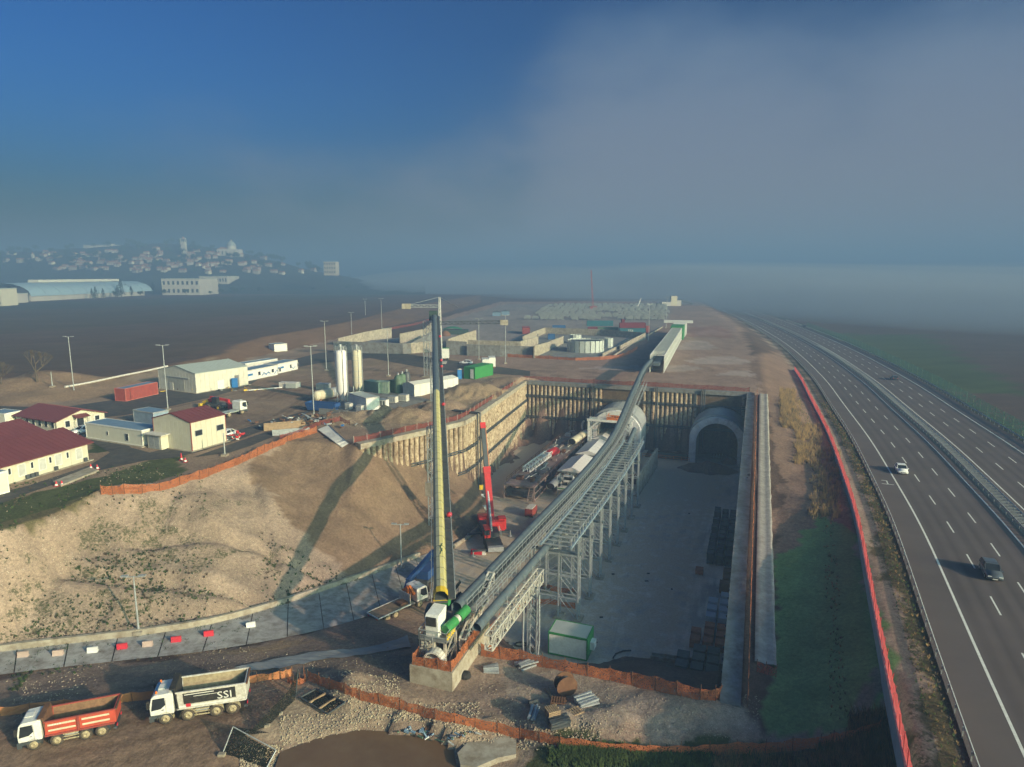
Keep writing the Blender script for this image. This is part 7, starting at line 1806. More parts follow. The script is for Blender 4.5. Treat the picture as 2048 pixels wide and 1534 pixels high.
# ================================================================== yard buildings
def frame3(A,B,C_,z=5.0):
 a,b_,c_ = G(*A,z),G(*B,z),G(*C_,z); ux = (b_ - a); Lx = ux.length; ux.normalize(); uy = Vector((-ux.y,ux.x,0)); w = (c_ - a).dot(uy)
 return a,ux,uy,Lx,w
def house(name,label,cat,A,B,C_,eave_py,rise,wall,roofm,z=5.0,ridge='x',over=.35,base=True,trim=None,W_=None,group=None,panel=1.1,Lx=None,roofgap=True):
 """A front corner, B along the local x, C along the local y. ridge: axis of the ridge"""
 a,ux,uy,L_,w = frame3(A,B,C_,z); sgn = 1 if w > 0 else -1; w = abs(w) if W_ is None else W_; L_ = Lx or L_
 he = zat(a.y,eave_py) - z; rz = math.atan2(ux.y,ux.x); t_ = thing(name,label,cat,a,rz,group)
 y0,y1 = (0,w) if sgn > 0 else (-w,0); t_['_w'] = 1; del t_['_w']
 walls = []
 MB().bx(.05,L_ - .05,y0 + .05,y1 - .05,-.1,he - .02).build('inner_wall',wall,t_)
 # cladding panels, each its own piece
 def face(p,q,n_out):
  d = Vector(q) - Vector(p); n = max(1,int(d.length / panel)); 
  if n > 26: n = 26
  for i in range(n):
   u,v_ = Vector(p) + d * ((i + .02) / n),Vector(p) + d * ((i + .98) / n)
   MB().add([u,v_,v_ + Vector((0,0,he)),u + Vector((0,0,he)),u + Vector(n_out) * -.05,v_ + Vector(n_out) * -.05,v_ + Vector(n_out) * -.05 + Vector((0,0,he)),u + Vector(n_out) * -.05 + Vector((0,0,he))],[(0,1,2,3),(7,6,5,4),(0,4,5,1),(1,5,6,2),(2,6,7,3),(3,7,4,0)]).build('wall_panel',wall,t_)
 face((0,y0,0),(L_,y0,0),(0,-1,0)); face((0,y1,0),(L_,y1,0),(0,1,0)); face((0,y0,0),(0,y1,0),(-1,0,0)); face((L_,y0,0),(L_,y1,0),(1,0,0))
 ym,xm = (y0 + y1) / 2,L_ / 2; th = .14
 if ridge == 'x':
  for p,s_ in ((y0,-1),(y1,1)):
   mb = MB(); k = over * rise / (abs(ym - p)); mb.add([(-over,p + s_ * over,he - k),(L_ + over,p + s_ * over,he - k),(L_ + over,ym,he + rise),(-over,ym,he + rise),(-over,p + s_ * over,he - k + th),(L_ + over,p + s_ * over,he - k + th),(L_ + over,ym,he + rise + th),(-over,ym,he + rise + th)],[(0,1,2,3),(7,6,5,4),(0,4,5,1),(1,5,6,2),(2,6,7,3),(3,7,4,0)])
   mb.build('roof_slope',roofm,t_)
  for x in (0.02,L_ - .02): MB().add([(x,y0,he - .02),(x,y1,he - .02),(x,ym,he + rise)],[(0,1,2)]).build('gable',wall,t_)
 else:
  for p,s_ in ((0,-1),(L_,1)):
   mb = MB(); k = over * rise / (abs(xm - p)); mb.add([(p + s_ * over,y0 - over,he - k),(p + s_ * over,y1 + over,he - k),(xm,y1 + over,he + rise),(xm,y0 - over,he + rise),(p + s_ * over,y0 - over,he - k + th),(p + s_ * over,y1 + over,he - k + th),(xm,y1 + over,he + rise + th),(xm,y0 - over,he + rise + th)],[(0,1,2,3),(7,6,5,4),(0,4,5,1),(1,5,6,2),(2,6,7,3),(3,7,4,0)])
   mb.build('roof_slope',roofm,t_)
  for y in (y0 + .02,y1 - .02): MB().add([(0,y,he - .02),(L_,y,he - .02),(xm,y,he + rise)],[(0,1,2)]).build('gable',wall,t_)
 # roof sheet ribs
 mb = MB()
 if ridge == 'x':
  n = int(L_ / .9)
  for i in range(n + 1):
   x = L_ * i / n
   for p,s_ in ((y0,-1),(y1,1)): k = over * rise / (abs(ym - p)); mb.beam((x,p + s_ * over,he - k + th + .02),(x,ym,he + rise + th + .02),.07,.05)
 else:
  n = int((y1 - y0) / .9)
  for i in range(n + 1):
   y = y0 + (y1 - y0) * i / n
   for p,s_ in ((0,-1),(L_,1)): k = over * rise / (abs(xm - p)); mb.beam((p + s_ * over,y,he - k + th + .02),(xm,y,he + rise + th + .02),.07,.05)
 o = mb.build('roof_ribs',roofm,t_); o['kind'] = 'stuff'
 if trim:
  mb = MB()
  for x in (-.03,L_ - .12 + .03):
   for y in (y0 - .03,y1 - .12 + .03): mb.bx(x,x + .12,y,y + .12,0,he)
  mb.build('corner_trim',trim,t_)
 if base: MB().bx(-.5,L_ + .5,y0 - .5,y1 + .5,-.4,.1).build('base_slab',M['conct'],t_)
 return t_,L_,y0,y1,he,sgn
def wall_item(par,name,face,L_,y0,y1,u,w_,z0,z1,m,frame=None,depth=.05):
 """face: 'f' y=y0 side nearest A when y0=0 ... ; u along the wall"""
 def put(nm,u0,u1,a,b_,d0,d1,m_,p_):
  if face == 'y0': return MB().bx(u0,u1,y0 - d1,y0 - d0,a,b_).build(nm,m_,p_)
  if face == 'y1': return MB().bx(u0,u1,y1 + d0,y1 + d1,a,b_).build(nm,m_,p_)
  if face == 'x0': return MB().bx(-d1,-d0,y0 + u0,y0 + u1,a,b_).build(nm,m_,p_)
  return MB().bx(L_ + d0,L_ + d1,y0 + u0,y0 + u1,a,b_).build(nm,m_,p_)
 if frame: o = put(name,u - .1,u + w_ + .1,z0 - .1,z1 + .1,.0,.05,frame,par); put('pane',u,u + w_,z0,z1,.055,.075,m,o)
 else: o = put(name,u,u + w_,z0,z1,.01,depth,m,par)
 return o
white_fr = M['white']
# cream warehouse with dark red roof
t_,L_,y0,y1,he,sg = house('warehouse','cream warehouse with dark red gabled roof and two dark windows on its sunny side','warehouse',(385,903),(310,892),(452,883),846,1.3,M['cream'],M['redroof'],ridge='y',trim=M['cred'],panel=1.0,over=.12)
fc = 'x0'   # wall along A-C lies at x = 0
W_ = y1 - y0
for u in (.12,.74):
 uu = (u if sg > 0 else 1 - u - .18) * W_; wall_item(t_,'window','x0',L_,y0,y1,uu,W_ * .19,he * .50,he * .68,M['glass'],M['galv'])
ff_face = 'y0' if sg > 0 else 'y1'
yy = y0 if sg > 0 else y1; s_ = -1 if sg > 0 else 1
MB().bx(L_ * .62,L_ * .98,min(yy,yy + s_ * 1.5),max(yy,yy + s_ * 1.5),0,2.6).build('porch',M['cream'],t_); MB().bx(L_ * .55,L_ * 1.05,min(yy,yy + s_ * 1.9),max(yy,yy + s_ * 1.9),2.62,2.75).build('porch_roof',M['whited'],t_)
yo = yy + s_ * 1.52
MB().bx(L_ * .66,L_ * .78,min(yo,yo + s_ * .04),max(yo,yo + s_ * .04),.1,2.3).bx(L_ * .80,L_ * .93,min(yo,yo + s_ * .04),max(yo,yo + s_ * .04),.1,2.3).build('door',M['galv'],t_)
# grey warehouse
t_,L_,y0,y1,he,sg = house('warehouse','large pale grey warehouse with low pitched roof beside the field edge','warehouse',(393,787),(319,777),(487,768),748,1.6,M['greywall'],M['greyroof'],ridge='y',trim=M['whited'],panel=1.3,over=.1)
W_ = y1 - y0
wall_item(t_,'door','x0',L_,y0,y1,W_ * (.38 if sg > 0 else .48),W_ * .13,.1,he * .5,M['white'],M['galv'])
wall_item(t_,'door','x0',L_,y0,y1,W_ * (.72 if sg > 0 else .18),W_ * .09,.1,he * .62,M['concd'])
ff_face = 'y0' if sg > 0 else 'y1'
wall_item(t_,'sliding_door',ff_face,L_,y0,y1,L_ * .30,L_ * .42,.1,he * .66,mat('grey_door_sheet',(.40,.39,.34),.6)); wall_item(t_,'wicket_door',ff_face,L_,y0,y1,L_ * .60,L_ * .10,.1,he * .42,M['whited'],depth=.12); wall_item(t_,'door_rail',ff_face,L_,y0,y1,L_ * .16,L_ * .66,he * .70,he * .74,M['galv'],depth=.18)
# house A with porch
t_,L_,y0,y1,he,sg = house('office_house','cream site office with dark red roof and small red porch canopy on its gable end','building',(115,867),(34,853),(181,843),843,1.5,M['cream'],M['redroof'],ridge='x',over=.5,panel=1.1)
W_ = y1 - y0
for u in (.16,.78): wall_item(t_,'window','x0',L_,y0,y1,(u if sg > 0 else 1 - u - .1) * W_,W_ * .09,.9,2.1,M['glass'],white_fr)
wall_item(t_,'door','x0',L_,y0,y1,.45 * W_,W_ * .14,.2,2.2,M['glass'],white_fr)
MB().add([(-1.3,y0 + W_ * .38,2.5),(-1.3,y0 + W_ * .68,2.5),(0,y0 + W_ * .68,3.0),(0,y0 + W_ * .38,3.0),(-1.3,y0 + W_ * .38,2.6),(-1.3,y0 + W_ * .68,2.6),(0,y0 + W_ * .68,3.1),(0,y0 + W_ * .38,3.1)],[(0,1,2,3),(7,6,5,4),(0,4,5,1),(1,5,6,2),(3,7,4,0)]).build('porch_canopy',M['redroof'],t_)
mb = MB()
for u in (.39,.67): mb.beam((-1.2,y0 + W_ * u,0),(-1.2,y0 + W_ * u,2.5),.1)
mb.beam((-1.2,y0 + W_ * .39,1),(-1.2,y0 + W_ * .50,1),.06); mb.build('porch_post',M['white'],t_)
ff_face = 'y0' if sg > 0 else 'y1'
for i in range(6): wall_item(t_,'window',ff_face,L_,y0,y1,L_ * (.06 + .155 * i),L_ * .055,1.0,2.1,M['glass'],white_fr)
# long house B, front faces the asphalt
t_,L_,y0,y1,he,sg = house('office_house','long cream site office with broad dark red roof, bottom left of the yard','building',(178,921),(19,969),(150,905),884,1.9,M['cream'],M['redroof'],ridge='x',over=.7,W_=11.5,Lx=40,panel=1.6)
fcn = 'y0' if y0 == 0 else 'y1'
xs = [1.2,4.9,7.6,10.9,14.4,17.6,21,25]
for i,x in enumerate(xs): wall_item(t_,'window',fcn,L_,y0,y1,x,1.0,.8,2.5,mat('pale_blind',(.45,.45,.42),.6),white_fr)
for x in (3.6,6.6,9.6,13.1,16.3,20): wall_item(t_,'narrow_window',fcn,L_,y0,y1,x,.35,1.5,2.4,M['glass'],white_fr)
yy = 0; s_ = -1 if fcn == 'y0' else 1
for i,x in enumerate((.6,5.9,9.2,9.9,10.6,15.5,16.3,17.2,18.0)): MB().bx(x,x + .5,min(s_ * .15,s_ * .5),max(s_ * .15,s_ * .5),.15,.75).build('air_conditioner',M['steel'],t_)
t_,L_,y0,y1,he,sg = house('office_house','second dark red roofed office behind the long one at the left edge','building',(85,895),(-60,936),(60,880),862,1.8,M['cream'],M['redroof'],ridge='x',over=.7,W_=10,Lx=40,panel=2.2)
# office container behind and small ones
whc = mat('cream_container',(.62,.60,.50),.6,var=.06)
t_,Lc = cabin('office_container','long cream office container with blue-grey roof beside the red-roofed warehouse','container',(173,876),(286,894),5,4.2,3.1,whc,M['white'],M['broof'],windows=((6.2,.45,1.2,2.0),(11.4,.9,.7,2.1)))
MB().bx(-.4,Lc + .4,-.5,4.4,-.1,.12).build('base_slab',M['conct'],t_)
cabin('office_container','blue-roofed container half hidden behind the red-roofed warehouse','container',(268,846),(308,853),5,3.5,2.9,mat('blue_grey_container',(.25,.33,.40),.6),M['galv'],M['broof'])
cabin('office_container','small cream container at the left edge beside the office house','container',(-24,852),(12,856),5,3.5,3.0,whc,M['white'],M['broof'],windows=((2.2,.5,1,2),))
cabin('office_container','pale box building cut by the left edge below the long office','container',(-40,1002),(20,985),5,4.0,3.3,whc,M['white'],M['broof'])
cabin('office_container','small white container standing alone below the brown bank','container',(538,703),(549,705),5,5.5,3.3,M['white'],M['whited'],M['broof'])
q = G(549,705,5)
# row of white containers with blue marks
def boxcont(name,label,A,B,h_,depth,m,z=5.0,trim=None,ribs=True,group=None,dz=0.0,roof=None,name2='container'):
 a,b_ = G(A[0],A[1],z),G(B[0],B[1],z); Lc = (b_ - a).length; a = a + Vector((0,0,dz)); t_ = thing(name,label,name2,a,heading(a,b_),group)
 MB().bx(.08,Lc - .08,.08,depth - .08,.12,h_ - .06).build('wall',m,t_)
 mb = MB()
 for x in (0,Lc - .14):
  for y in (0,depth - .14): mb.bx(x,x + .14,y,y + .14,0,h_)
 for y in (0,depth - .12): mb.bx(.14,Lc - .14,y,y + .12,0,.16).bx(.14,Lc - .14,y,y + .12,h_ - .14,h_)
 for x in (0,Lc - .12): mb.bx(x,x + .12,.14,depth - .14,0,.16).bx(x,x + .12,.14,depth - .14,h_ - .14,h_)
 mb.build('frame',trim or m,t_)
 if ribs:
  mb = MB(); n = int(Lc / .45)
  for i in range(n): mb.bx(.2 + i * .45,.2 + i * .45 + .2,.03,.08,.18,h_ - .16).bx(.2 + i * .45,.2 + i * .45 + .2,depth - .08,depth - .03,.18,h_ - .16)
  n = int(depth / .45)
  for i in range(n): mb.bx(.03,.08,.2 + i * .45,.4 + i * .45,.18,h_ - .16)
  o = mb.build('wall_ribs',m,t_); o['kind'] = 'stuff'
 MB().bx(.1,Lc - .1,.1,depth - .1,h_ - .1,h_ - .04).build('roof',roof or m,t_)
 return t_,Lc
blue_m = mat('blue_marking',(.03,.15,.38),.6)
t_,Lc = cabin('office_container','long white container block with blue scrawled markings right of the grey warehouse','container',(491,764),(556,750),5,5,3.2,M['white'],M['whited'],M['broof'],windows=((5.5,1.1,1.1,2.3),(11.5,1.1,1.1,2.3),(15,.9,.9,2.2)))
MB().bx(.3,3.2,-.06,-.02,1.5,2.1).build('blue_band',blue_m,t_); mb = MB()
for a,b_ in (((7,.7),(8,1.8)),((8,1.8),(9,.8)),((9,.8),(10,1.7)),((10,1.7),(10.8,.9)),((7.2,1.2),(10.8,1.3)),((12.7,.6),(14,1.7)),((14,1.7),(14.6,1.0))): mb.beam((a[0],-.05,a[1]),(b_[0],-.05,b_[1]),.03,.16,up=(0,0,1))
mb.build('blue_marking',blue_m,t_)
t_,Lc = cabin('office_container','white container with blue band and arrow mark, right end of the container row','container',(556,748),(596,739),5,5,3.2,M['white'],M['whited'],M['broof'],windows=((6.2,.9,.9,2.2),(10.2,.8,.9,2.2)))
MB().bx(.2,3.0,-.06,-.02,1.5,2.1).build('blue_band',blue_m,t_)
MB().beam((7,-.05,1.4),(8,-.05,.6),.03,.14).beam((8,-.05,.6),(9,-.05,1.4),.03,.14).build('blue_marking',blue_m,t_)
cabin('office_container','white container row standing behind the one with blue markings','container',(492,747),(556,736),5,4,3.2,M['whited'],M['white'],M['broof'],windows=((3,1,1,2.2),(7,1,1,2.2),(11,1,1,2.2)))
# red container and its blue top
boxcont('shipping_container','long red shipping container with blue-grey roof beside the grey warehouse',(252,803),(317,788),3.2,3.2,M['cred'],trim=mat('pink_frame',(.45,.14,.11),.6),roof=M['broof'])
# silos
def silo(name,label,px,py,top_py,r_,m,bands=False):
 p = G(px,py,5); h_ = zat(p.y,top_py) - 5; t_ = thing(name,label,'silo',p)
 zb = h_ * .22
 o = MB().lathe([(.35,zb * .38),(r_,zb * 1.05),(r_,h_ * .93),(r_ * .9,h_ * .955),(.3,h_ * .97)],28).build('silo_body',m,t_)
 mb = MB()
 for a in range(4): t = a * math.pi / 2 + .6; mb.tube((r_ * .95 * math.cos(t),r_ * .95 * math.sin(t),0),(r_ * .95 * math.cos(t),r_ * .95 * math.sin(t),zb * 1.15),.13,8)
 for a in range(4): t = a * math.pi / 2 + .6; t2_ = t + math.pi / 2; mb.beam((r_ * .95 * math.cos(t),r_ * .95 * math.sin(t),.3),(r_ * .95 * math.cos(t2_),r_ * .95 * math.sin(t2_),zb),.08)
 mb.build('legs',M['galv'],t_)
 mb = MB(); n = 14
 for i in range(n):
  t,t2_ = 2 * math.pi * i / n,2 * math.pi * (i + 1) / n; a = (r_ * .95 * math.cos(t),r_ * .95 * math.sin(t)); b_ = (r_ * .95 * math.cos(t2_),r_ * .95 * math.sin(t2_))
  mb.beam((*a,h_ * .955),(*a,h_ * .955 + 1.1),.06); mb.beam((*a,h_ * .955 + 1.1),(*b_,h_ * .955 + 1.1),.06)
 mb.build('top_rail',M['galv'],t_)
 MB().tube((0,0,h_ * .96),(0,0,h_ + .9),.36,12).tube((r_ * .5,0,h_ * .96),(r_ * .5,0,h_ + .3),.2,8).build('filter',M['galv'],t_)
 mb = MB()
 for dx in (-.25,.25): mb.beam((r_ + .15,dx,zb * .6),(r_ + .15,dx,h_ + .2),.07)
 for i in range(int(h_ / .5)): mb.beam((r_ + .15,-.25,zb * .6 + i * .5),(r_ + .15,.25,zb * .6 + i * .5),.05)
 mb.build('ladder',M['galv'],t_)
 MB().tube((r_ * .6,-r_ * .95,.6),(r_ * .6,-r_ * .95,h_ * .97),.09,8).build('fill_pipe',M['whited'],t_)
 if bands:
  for k in range(6): z = zb * 1.1 + (h_ * .92 - zb * 1.1) * (k + .5) / 6; MB().lathe([(r_ + .01,z - .05),(r_ + .045,z),(r_ + .01,z + .05)],28).build('band',M['greyroof'],t_)
 return t_
silo('silo','tall white cylindrical silo, left of the pair in the yard',685,806,696,1.33,mat('warm_white_silo_paint',(.80,.76,.72),.5,var=.05,dirt=(.6,.56,.5),dirt_amt=.2))
silo('silo','tall cream banded silo, right of the pair in the yard',716,792,696,1.22,M['tan'],True)
# lying tank
a,b_ = G(632,805,5),G(676,795,5); d = (b_ - a); t_ = thing('horizontal_tank','cream cylindrical tank with grey band lying left of the two silos','tank',a,heading(a,b_)); Lt = d.length
mb = MB(); v = []; prof = [(-.6,.2),(-.4,.8),(0,1.15),(.3,1.25),(Lt * .66,1.25)]
for (x0,r0),(x1,r1) in zip(prof[:-1],prof[1:]): mb.tube((x0,0,1.6),(x1,0,1.6),r0,22,r1,caps=False)
mb.build('shell',M['tan'],t_); MB().tube((Lt * .66,0,1.6),(Lt * .86,0,1.6),1.27,22,caps=False).build('grey_band',M['galv'],t_); MB().tube((Lt * .86,0,1.6),(Lt,0,1.6),1.25,22,1.1).build('shell_end',M['tan'],t_)
MB().bx(.4,1.0,-1,1,0,.9).bx(Lt - 1.6,Lt - 1,-1,1,0,.9).build('saddle',M['rust'],t_)
# concrete pad with plant
sheet('plant_slab',[G(x,y,5.1) for x,y in ((655,800),(712,842),(860,800),(790,775))],5.12,M['concd'])
cabin('plant_cabin','white plant cabin with hatch on its roof below the cream silo','container',(698,812),(733,824),5.1,3.4,3.2,M['white'],M['whited'],M['greyroof'])
for i,(x,y,w_,h_,lab) in enumerate(((742,816,1.7,1.6,'white ventilation unit right of the white plant cabin'),(754,815,2.4,1.9,'white louvred unit with dark slots near the yard edge'),(775,806,2.2,1.6,'first of two grey-white plastic tanks behind the louvred unit'),(797,803,2.2,1.7,'second grey-white plastic tank nearest the white tent'),(690,820,1.3,1.5,'small white tank left of the white plant cabin'),(712,824,1.4,1.5,'small grey pump box in front of the white plant cabin'))):
 t_ = thing('plant_unit',lab,'plant unit',G(x,y,5.1),rad(-22)); MB().bx(0,w_,0,1.4,.15,h_).build('casing',M['whited'] if i != 1 else M['white'],t_); MB().bx(-.05,w_ + .05,-.05,1.45,h_,h_ + .08).build('lid',M['galv'],t_)
 mb = MB(); 
 for k in range(3): mb.bx(.15 + k * w_ / 3.2,.15 + k * w_ / 3.2 + w_ / 5,-.03,-.005,.4,h_ - .25)
 mb.build('louvre',M['steel'] if i == 1 else M['galv'],t_)
 for x_ in (.1,w_ - .3): MB().bx(x_,x_ + .2,.1,1.3,0,.15).build('skid',M['steel'],t_)
boxcont('shipping_container','dark green grey container behind the cream silo',(728,783),(757,788),3.0,2.6,mat('grey_green_steel',(.16,.24,.20),.6))
boxcont('shipping_container','pale green container with a dark triangular sign beside the cream silo',(752,787),(776,788),3.2,2.6,mat('pale_green_steel',(.30,.38,.30),.6))
boxcont('shipping_container','dark shaded container right of the pale green one',(779,785),(793,788),3.4,2.6,M['dgreen'])
for i,(x,y) in enumerate(((797,787),(805,784),(814,779))):
 t_ = thing('upright_tank',['upright green-grey tank next to the dark container','middle upright tank of the three with domed top','right upright tank with dark fittings on top'][i],'tank',G(x,y,5)); MB().lathe([(1.0,0),(1.0,4.3),(.7,4.8),(.2,5.0)],16).build('tank_body',M['dgreen'] if i < 2 else M['steel'],t_); MB().tube((0,0,4.9),(0,0,5.5),.3,10).build('cap',M['galv'],t_)
a,b_ = G(806,790,5),G(829,794,5); t_ = thing('storage_tent','white sheet-covered storage tent at the yard edge left of the big conveyor','tent',a,heading(a,b_)); La = (b_ - a).length
wt = mat('white_tent_sheet',(.66,.64,.58),.6,var=.06); n = 8
for i in range(n): y = 16.0 * i / n; MB().add([(0,y,0),(0,y,3.1),(La * .5,y,3.7),(La,y,3.1),(La,y,0),(0,y + 16 / n - .06,0),(0,y + 16 / n - .06,3.1),(La * .5,y + 16 / n - .06,3.7),(La,y + 16 / n - .06,3.1),(La,y + 16 / n - .06,0)],[(0,1,6,5),(1,2,7,6),(2,3,8,7),(3,4,9,8)]).build('sheet_panel',wt,t_)
MB().add([(0,.02,0),(La,.02,0),(La,.02,3.1),(La * .5,.02,3.7),(0,.02,3.1)],[(0,1,2,3,4)]).build('end_wall',mat('ribbed_grey_sheet',(.45,.47,.46),.6),t_)
# pale boxes in the yard
for i,(x,y,l_,w_,h_,m_,lab) in enumerate(((558,776,5.0,2.0,1.5,M['whited'],'low pale cabinet pair lying in the open yard'),(571,777,3.0,3.0,1.3,M['greyroof'],'second pale cabinet touching the first in the open yard'),(632,780,3.4,2.2,1.6,M['galv'],'grey cage pallet with goods left of the white silo'))):
 t_ = thing('storage_cabinet',lab,'cabinet',G(x,y,5),rad(-8)); MB().bx(0,l_,0,w_,.1,h_).build('body',m_,t_)
 for k in range(5): MB().bx(.1 + k * l_ / 5,.1 + k * l_ / 5 + .08,-.03,-.0,.15,h_ - .1).build('rib',M['galv'],t_)
 MB().bx(-.04,l_ + .04,-.04,w_ + .04,h_,h_ + .07).build('lid',m_,t_)
mb = MB().path([(0,0,.15),(8.5,5.0,.15)],.14,6); o = mb.build('white_pipe',M['white']); o.location = G(492,782,5); tag(o,'thin white pipe lying across the open yard','pipe')
# telehandler on a flatbed
pa,pb_ = G(484,826,5),G(450,834,5); t_ = thing('flatbed_truck','small white-cab flatbed truck in the yard behind the red-roofed warehouse','truck',G(465,831,5),heading(pb_,pa)); ff_ = {}
for x in (1.8,-1.8):
 for y in (-1.0,1.0): truck_wheel(t_,x,y,ff_)
truck_cab(t_,3.2,M['white']); MB().bx(-4.2,.9,-1.2,1.2,.98,1.12).build('deck',M['greyroof'],t_); MB().bx(-4.2,2.6,-.4,.4,.65,.95).build('chassis',M['steel'],t_)
pa,pb_ = G(468,818,5),G(410,812,5); t_ = thing('telehandler','red and yellow telescopic work machine parked behind the red-roofed warehouse','telehandler',G(435,818,5),heading(pb_,pa)); mb = MB()
wh = None
for x in (-1.8,1.6):
 for y in (-1.1,1.1):
  if wh is None: wh = MB().tube((0,-.25,0),(0,.25,0),.62,16).build('wheel',M['tyre'],t_); wh.location = (x,y,.62); rm = MB().tube((0,-.26,0),(0,.26,0),.3,12).build('rim',M['yelp'],wh)
  else: w_ = share('wheel',wh,t_,(x,y,.62)); share('rim',rm,w_,(0,0,0))
MB().bx(-2.7,2.5,-.9,.9,.7,1.5).build('chassis',M['steel'],t_); MB().bx(-2.6,-.2,-.2,.9,1.5,2.3).build('engine_hood',M['red'],t_); MB().bx(-.6,.9,-.95,-.1,1.4,2.9).build('cabin',M['glass'],t_)
MB().beam((-2.3,.35,2.6),(3.4,.35,2.2),.5,.55).build('boom',M['red'],t_); MB().beam((2.4,.3,2.3),(4.6,.3,.9),.4,.45).build('boom_head',M['red'],t_); MB().beam((-4.3,0,1.2),(-2.6,0,1.8),.5,.7).bx(-4.9,-4.2,-1,1,.2,1.1).build('bucket',M['yelp'],t_)
MB().bx(4.2,5.4,-.9,.9,.3,1.6).build('crate_load',M['red'],t_)
# cars
car('white car parked between the office house and the long cream container',G(166,866,5),rad(240),cw,group='offices'); bpy.data.objects['car' if False else [o.name for o in bpy.data.objects if o.get('label','').startswith('white car parked between')][0]].pop('group',None)
car('white estate car on the yard road left of the green container',G(932,728,5),rad(165),cw,L_=4.6)
car('small white vehicle partly hidden behind the red-roofed warehouse corner',G(458,872,5),rad(75),cw,L_=3.8)
t_ = thing('parcel_trailer','tall white box trailer parked beyond the silos, left of the mast foot','trailer',G(882,721,5),0.1)
MB().bx(-.2,3.0,0,2.4,.8,4.3).build('box_body',M['white'],t_); MB().bx(-.2,3.0,0,2.4,.5,.78).build('chassis',M['rust'],t_); MB().bx(-.25,3.05,-.02,2.42,4.31,4.45).build('roof_trim',M['cgreen'],t_)
mb = MB()
for x in (.5,2.3): mb.tube((x,-.1,.45),(x,.25,.45),.45,14)
mb.build('wheel',M['rubber'],t_)
t_,Lc = boxcont('green_container','bright green container with white door beside two white tanks',(928,757),(950,759),3.6,10.5,M['cgreen'])
MB().bx(Lc - 1.6,Lc - .5,-.06,-.02,.2,3.0).build('door',M['white'],t_)
for i,(x,y) in enumerate(((965,741),(978,737))): t_ = thing('white_tank',['white box tank touching the green container','second white box tank, right of the first behind the green container'][i],'tank',G(x,y,5),.1); MB().bx(0,2.2,0,5,.6,3.6).build('body',M['white'],t_); MB().bx(0,2.2,0,5,.2,.58).build('skid',M['rust'],t_); MB().bx(.5,1.6,.5,1.5,3.6,3.8).build('hatch',M['galv'],t_)
t_ = thing('portable_toilet','bright blue portable toilet left of the green container','toilet',G(915,759,5),.1); MB().bx(0,1.3,0,1.3,.1,2.9).build('cabin_body',M['sky_b'],t_); MB().prism([(-.05,2.92),(1.35,2.92),(.65,3.2)],-.05,1.35,'y').build('roof',M['whited'],t_); MB().bx(.2,1.1,-.04,-.01,.2,2.6).build('door',mat('lighter_blue',(.05,.22,.5),.5),t_)
t_ = thing('portable_toilet','blue cabinet against the sunny wall of the grey warehouse','cabinet',G(464,776,5),.3); MB().bx(0,1.5,0,1.3,.1,2.5).build('cabin_body',M['sky_b'],t_); MB().bx(.2,1.2,-.04,-.01,.2,2.2).build('door',M['sky_b'],t_); MB().bx(-.05,1.55,-.05,1.35,2.5,2.6).build('roof',M['sky_b'],t_)
# scrap at the yard edge
rr = random.Random(21)
def heap(label,px,py,n,sx_,sy_,mats,seed,z=5.0,name='scrap_heap',hh=1.0):
 rr = random.Random(seed); mb = MB()
 for k in range(n): x,y,zz_ = rr.gauss(0,sx_ / 2),rr.gauss(0,sy_ / 2),rr.uniform(0,hh); w_ = rr.uniform(.08,.5); mb.beam((x,y,zz_ + .1),(x + rr.uniform(-1,1),y + rr.uniform(-1,1),zz_ + rr.uniform(0,.5)),w_,w_ * rr.uniform(.3,1),rr.randrange(len(mats)))
 o = mb.build(name,mats); o.location = hit(px,py); tag(o,label,'scrap heap'); return o
heap('mixed heap of dark machine parts at the yard edge above the orange netting',600,850,60,9,4,[M['steel'],M['rust'],M['galv'],M['sky_b'],M['rust']],1)
heap('brown heap of pipes and bars right of the big scrap heap',628,840,40,5,3,[M['steel'],M['rust'],M['galv']],2)
heap('low pile of rusty gear along the sunny wall of the grey warehouse',430,783,40,12,2,[M['rust'],M['yelp'],M['steel'],M['galv']],3,hh=.7)
heap('white and red clutter beside the red-roofed warehouse',465,878,34,2.2,1.4,[M['white'],M['red'],M['steel']],4,hh=.8)
t_ = thing('skip','blue metal skip standing below the lying cream tank','skip',G(615,822,5),rad(-18)); MB().prism([(0,.3),(6.5,.3),(7.2,2.0),(-.7,2.0)],0,.12,'y').prism([(0,.3),(6.5,.3),(7.2,2.0),(-.7,2.0)],2.4,2.5,'y').build('side',bb,t_); MB().bx(0,6.5,.12,2.4,.3,.5).build('floor_plate',bb,t_); MB().bx(-.7,-.5,.12,2.4,1.2,2.0).bx(7,7.2,.12,2.4,1.2,2).build('end_plate',bb,t_); MB().bx(.3,6,.3,2.2,.5,1.5).build('rubbish_load',M['steel'],t_)
t_ = thing('steel_trough','long grey steel trough lying at the yard edge above the chute','trough',G(545,872,5),rad(22)); MB().bx(0,7,0,.12,0,.9).bx(0,7,1.1,1.22,0,.9).bx(0,7,.12,1.1,0,.15).build('body',M['galv'],t_)
t_ = thing('timber_box','brown timber formwork box beside the grey steel trough','formwork',G(528,862,5),rad(24)); MB().bx(0,8,0,.15,0,1.2).bx(0,8,1.6,1.75,0,1.2).bx(0,.15,.15,1.6,0,1.2).bx(7.85,8,.15,1.6,0,1.2).build('boards',M['wood'],t_)
t_ = thing('concrete_wall','low grey concrete wall piece below the lying tank','wall',G(638,828,5),rad(-20)); MB().bx(0,7.5,0,.3,0,1.3).build('wall_panel',M['concd'],t_)
